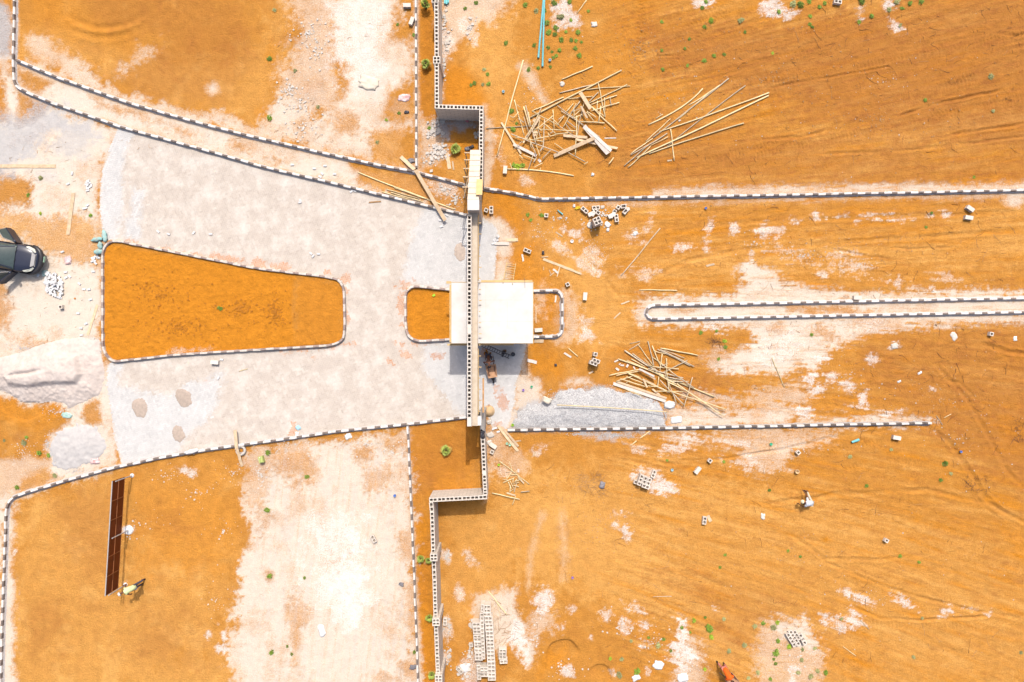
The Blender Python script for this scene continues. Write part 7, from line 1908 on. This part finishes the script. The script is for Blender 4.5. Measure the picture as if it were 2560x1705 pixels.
# B: orange shirt bending to the barrow
x, y = W(1814, 1677, .6)
person('worker in orange shirt and pink trousers bent over a wheelbarrow at the bottom', x, y, R(-62),
  dict(pelvis=(-.25,0,.80), chest=(.18,0,1.08), neck=(.38,0,1.12), head=(.55,.02,1.06), face=(.5,0,-1), elb_l=(.38,.30,.82), elb_r=(.36,-.30,.80), hand_l=(.62,.24,.60), hand_r=(.58,-.24,.60), knee_l=(-.12,.14,.46), knee_r=(-.30,-.14,.46), foot_l=(-.12,.16,.08), foot_r=(-.42,-.18,.10)),
  ('orange_shirt', .7), 'pinkt', ('hair', 'hair'))
# C: vest and helmet, leaning at the board
x, y = W(335, 1466, .6)
person('worker in lime vest and white helmet leaning by the end of the brown board', x, y, R(180+18),
  dict(pelvis=(-.18,0,.88), chest=(.10,0,1.26), neck=(.24,0,1.38), head=(.38,.02,1.46), face=(1,0,-.3), elb_l=(.05,.36,1.04), elb_r=(.12,-.38,1.06), hand_l=(.16,.38,.82), hand_r=(.34,-.34,1.02), knee_l=(-.16,.10,.48), knee_r=(-.30,-.12,.46), foot_l=(-.16,.12,.08), foot_r=(-.40,-.14,.10)),
  ('hivis', .25), 'navy', ('helmet', 'paper'))
# D: bare back, pushing the barrow
x, y = W(1222, 898, .6)
person('bare-backed worker bending behind a wheelbarrow in the guard house shadow', x, y, R(-82),
  dict(pelvis=(-.22,0,.84), chest=(.10,0,1.15), neck=(.25,0,1.24), head=(.40,0,1.22), face=(.7,0,-.7), elb_l=(.12,.36,.90), elb_r=(.12,-.36,.90), hand_l=(.30,.27,.62), hand_r=(.30,-.27,.62), knee_l=(-.12,.13,.46), knee_r=(-.34,-.13,.46), foot_l=(-.1,.14,.08), foot_r=(-.4,-.14,.10)),
  ('shirt_white', .6), 'navy', ('hair', 'hair'), bare=True)

# ------------------------------------------------------------------ car: dark saloon, both front doors open
def car():
    cx, cy = W(88, 651, .6)
    rz = R(-8.5)
    fx, fy = math.cos(rz), math.sin(rz)
    L = 4.6; x, y = cx-fx*(L/2-.30), cy-fy*(L/2-.30)
    e = empty('parked_car', x, y, 0, rz); e.scale = (.95, .93, .95)
    paint = mat('dark_navy_car_paint', (.018, .021, .036), rough=.3, var=.05, spec=.35); paint.node_tree.nodes['Principled BSDF'].inputs['Coat Weight'].default_value = .2
    glass = mat('tinted_car_glass', (.045, .062, .06), rough=.15, var=.1, spec=.5); chrome = mat('bright_trim', (.45,.43,.40), rough=.3, metal=.6, var=.05)
    lamp = mat('headlamp_glass', (.50,.50,.42), rough=.2, var=.1); trim = mat('grey_door_trim', (.20,.19,.17), rough=.6); inner = mat('dark_cabin', (.03,.025,.025))
    xs = [-2.28,-2.2,-1.9,-1.4,-.9,-.4,.1,.6,.95,1.3,1.6,1.85,2.05,2.2,2.29]
    hw = [.62,.74,.84,.88,.89,.89,.89,.89,.88,.865,.83,.77,.68,.54,.36]
    zt = [.82,.95,1.0,1.0,.98,.96,.96,.97,.96,.93,.88,.83,.77,.70,.62]
    mb = MB(); prof = []
    for X_, w_, z_ in zip(xs, hw, zt):
        prof.append([(X_,-w_*.92,.2),(X_,-w_,.34),(X_,-w_,.58),(X_,-w_*.965,z_*.88),(X_,-w_*.86,z_*.985),(X_,-w_*.45,z_+.018),(X_,0,z_+.03),(X_,w_*.45,z_+.018),(X_,w_*.86,z_*.985),(X_,w_*.965,z_*.88),(X_,w_,.58),(X_,w_,.34),(X_,w_*.92,.2)])
    n = len(prof[0])
    for p in prof: mb.v += p
    for i in range(len(prof)-1):
        for k in range(n-1):
            mb.f.append((i*n+k+1, i*n+k, (i+1)*n+k, (i+1)*n+k+1)); mb.m.append(0)
    mb.f.append(tuple(range(n))); mb.m.append(0); mb.f.append(tuple((len(prof)-1)*n+k for k in range(n))[::-1]); mb.m.append(0)
    body = mb.build('body', paint, e, smooth=True)
    # cabin
    mb = MB(); st_ = [(-1.75,.99,.78),(-1.1,1.36,.60),(-.2,1.44,.60),(.38,1.38,.58),(1.12,.975,.74)]
    for X_, z_, w_ in st_:
        mb.v += [(X_,-w_,z_-.01),(X_,-w_*.85,z_+.02),(X_,0,z_+.045),(X_,w_*.85,z_+.02),(X_,w_,z_-.01)]
    for i, mt in zip(range(4), (1,0,0,1)):
        for k in range(4): mb.f.append((i*5+k+1, i*5+k, (i+1)*5+k, (i+1)*5+k+1)); mb.m.append(mt)
    b = len(mb.v); 
    for X_, z_, w_ in st_: mb.v += [(X_, -.78, .95), (X_, .78, .95)]
    for i in range(4):
        mb.f.append((i*5, b+2*i, b+2*i+2, (i+1)*5)); mb.m.append(1); mb.f.append((i*5+4, (i+1)*5+4, b+2*i+3, b+2*i+1)); mb.m.append(1)
    mb.build('cabin', [paint, glass], e, smooth=True)
    mb = MB(); mb.beam((1.06,-.66,1.02),(.37,-.52,1.41),.05,.03); mb.beam((1.06,.66,1.02),(.37,.52,1.41),.05,.03); mb.build('windscreen_pillar', paint, e)
    mb = MB(); mb.beam((1.16,-.1,1.0),(1.0,-.55,1.04),.02,.015); mb.beam((1.16,.5,1.0),(1.0,.05,1.04),.02,.015); mb.build('wiper', inner, e)
    for s in (-1, 1):
        mb = MB(); mb.add([(1.62,.74*s,.875),(1.95,.60*s,.80),(2.12,.46*s,.742),(2.16,.50*s,.70),(2.02,.70*s,.72),(1.78,.80*s,.79),(1.7,.8*s,.84)], [(0,1,2,3,4,5,6)] if s < 0 else [(6,5,4,3,2,1,0)])
        for i_ in range(len(mb.v)): v = mb.v[i_]; mb.v[i_] = (v[0], v[1], v[2]+.035)
        n_ = len(mb.v); mb.v += [(a_, b_, c_-.07) for a_, b_, c_ in mb.v]
        for i_ in range(7): mb.f.append((i_, (i_+1) % 7, n_+(i_+1) % 7, n_+i_)); mb.m.append(0)
        mb.build('headlight', lamp, e)
        mb = MB(); mb.lathe([(0,0),(.09,0),(.10,.05),(.07,.12),(0,.13)], 12, c=(1.0,.98*s,.98)); mb.build('wing_mirror', paint, e, smooth=True)
    mb = MB(); mb.box(2.16,-.40,.66,2.2,.40,.735, M=None); mb.add([(1.98,-.45,.835),(1.98,.45,.835),(2.17,.34,.775),(2.17,-.34,.775)], [(0,3,2,1)]); mb.build('grille_bar', chrome, e)
    bm_ = mat('black_bumper', (.03,.028,.03), rough=.35); mb = MB()
    P_ = [(1.75,-.86,.48),(2.0,-.78,.5),(2.22,-.6,.5),(2.36,-.3,.5),(2.39,0,.5),(2.36,.3,.5),(2.22,.6,.5),(2.0,.78,.5),(1.75,.86,.48)]
    mb.tube(P_, [.1,.13,.15,.15,.15,.15,.15,.13,.1], 8); mb.build('bumper', bm_, e, smooth=True)
    mb = MB(); mb.box(2.41,-.02,.50,2.56,.30,.515); mb.box(2.53,-.04,.42,2.565,.32,.54); mb.build('number_plate', M['mint'], e)
    for sx in (-1.4, 1.42):
        for s in (-1, 1):
            Mx = Matrix.Translation((sx, .80*s, .32)) @ Matrix.Rotation(R(90), 4, 'X'); mb = MB()
            mb.lathe([(.2,-.1),(.30,-.11),(.32,-.06),(.32,.06),(.30,.11),(.2,.1)], 22, M=Mx); wh = mb.build('wheel', M['hair'], e, smooth=True)
            mb = MB(); mb.lathe([(0,-.09),(.2,-.1),(.2,.1),(0,.09)], 16, M=Mx); mb.build('rim', M['steel'], wh)
    # open front doors with inner trim and window frame
    for s in (-1, 1):
        hx, hy = .95, .90*s; a = R(180-52*s) if s > 0 else R(180+52)
        dd = Vector((math.cos(R(180-s*50)), math.sin(R(180-s*50)), 0)); up = Vector((0,0,1)); q = dd.cross(up)*s
        H_ = Vector((hx, hy, 0)); Ld = 1.08
        def dp(t, z, o=0): return tuple(H_+dd*(t*Ld)+q*o+up*z)
        mb = MB(); o0, o1 = -.05, .05
        pr = [(0,.34),(.0,.9),(.98,.96),(1.02,.6),(.92,.34)]
        k = len(pr); mb.v = [dp(t, z, o0) for t, z in pr]+[dp(t, z, o1) for t, z in pr]
        mb.f = [tuple(range(k)), tuple(range(2*k-1, k-1, -1))]+[(i, (i+1) % k, k+(i+1) % k, k+i) for i in range(k)]; mb.m = [0]*len(mb.f)
        dr = mb.build('door', paint, e)
        mb = MB(); mb.v = [dp(t*.9+.05, z*.9+.05, o0*1.2 if s > 0 else o0*1.2) for t, z in pr]; mb.f = [tuple(range(k))]; mb.m = [0]; mb.build('door_trim', trim, dr)
        mb = MB(); mb.tube([dp(.02,.92), dp(.38,1.36,-.22), dp(.92,1.38,-.24), dp(.97,.96)], .022, 6); mb.build('window_frame', chrome, dr)
        mb = MB(); mb.quad(dp(.06,.93), dp(.40,1.34,-.21), dp(.90,1.36,-.23), dp(.95,.97)); mb.build('window', glass, dr)
    mb = MB(); mb.box(-.5,-.88,.5,.7,-.86,.9); mb.box(-.5,.86,.5,.7,.88,.9); mb.build('door_opening', inner, e)
    tag(e, 'dark navy saloon car with both front doors open facing the forecourt', 'car')
car()

# ------------------------------------------------------------------ labels: tell look-alikes apart by their order
def order(l, lst):
    if len(lst) == 1: lst[0][0]['label'] = l; return
    if not lst: return
    xs = [p[0] for _, p in lst]; ys = [p[1] for _, p in lst]
    horiz = (max(xs)-min(xs)) >= (max(ys)-min(ys))
    lst.sort(key=lambda t: (t[1][0], t[1][1]) if horiz else (t[1][1], t[1][0]))
    N = len(lst); wl = len(l.split())
    sd_ = 'left' if horiz else 'top'
    for i, (o, p) in enumerate(lst):
        k = i+1
        suf = {1: 'st', 2: 'nd', 3: 'rd'}.get(k if k < 20 else k % 10, 'th')
        if k in (11, 12, 13): suf = 'th'
        if N == 2: t = (('left one' if i == 0 else 'right one') if horiz else ('upper one' if i == 0 else 'lower one')) + ' of two'
        else: t = f'{k}{suf} of {N} from {sd_}'
        t = f'{l}, {t}'
        if len(t.split()) > 16: t = f'{l}, {k}{suf} from {sd_}'
        o['label'] = t

def finish_labels():
    by = {}
    for o, l, p in LAB: by.setdefault(l, []).append((o, p))
    for l, lst in by.items():
        if len(lst) < 2 or any(p is None for _, p in lst): continue
        if 'bottom-layer' in l or 'middle-layer' in l or 'tumbled white heap' in l: continue
        if len(lst) > 6 and len(l.split()) <= 10:
            mx = sorted(p[0] for _, p in lst)[len(lst)//2]; my = sorted(p[1] for _, p in lst)[len(lst)//2]
            for v_ in (0, 1):
                for h_ in (0, 1):
                    sub = [t for t in lst if (t[1][1] >= my) == bool(v_) and (t[1][0] >= mx) == bool(h_)]
                    order(l + ', ' + ('lower ' if v_ else 'upper ') + ('right' if h_ else 'left'), sub)
            continue
        order(l, lst)
finish_labels()
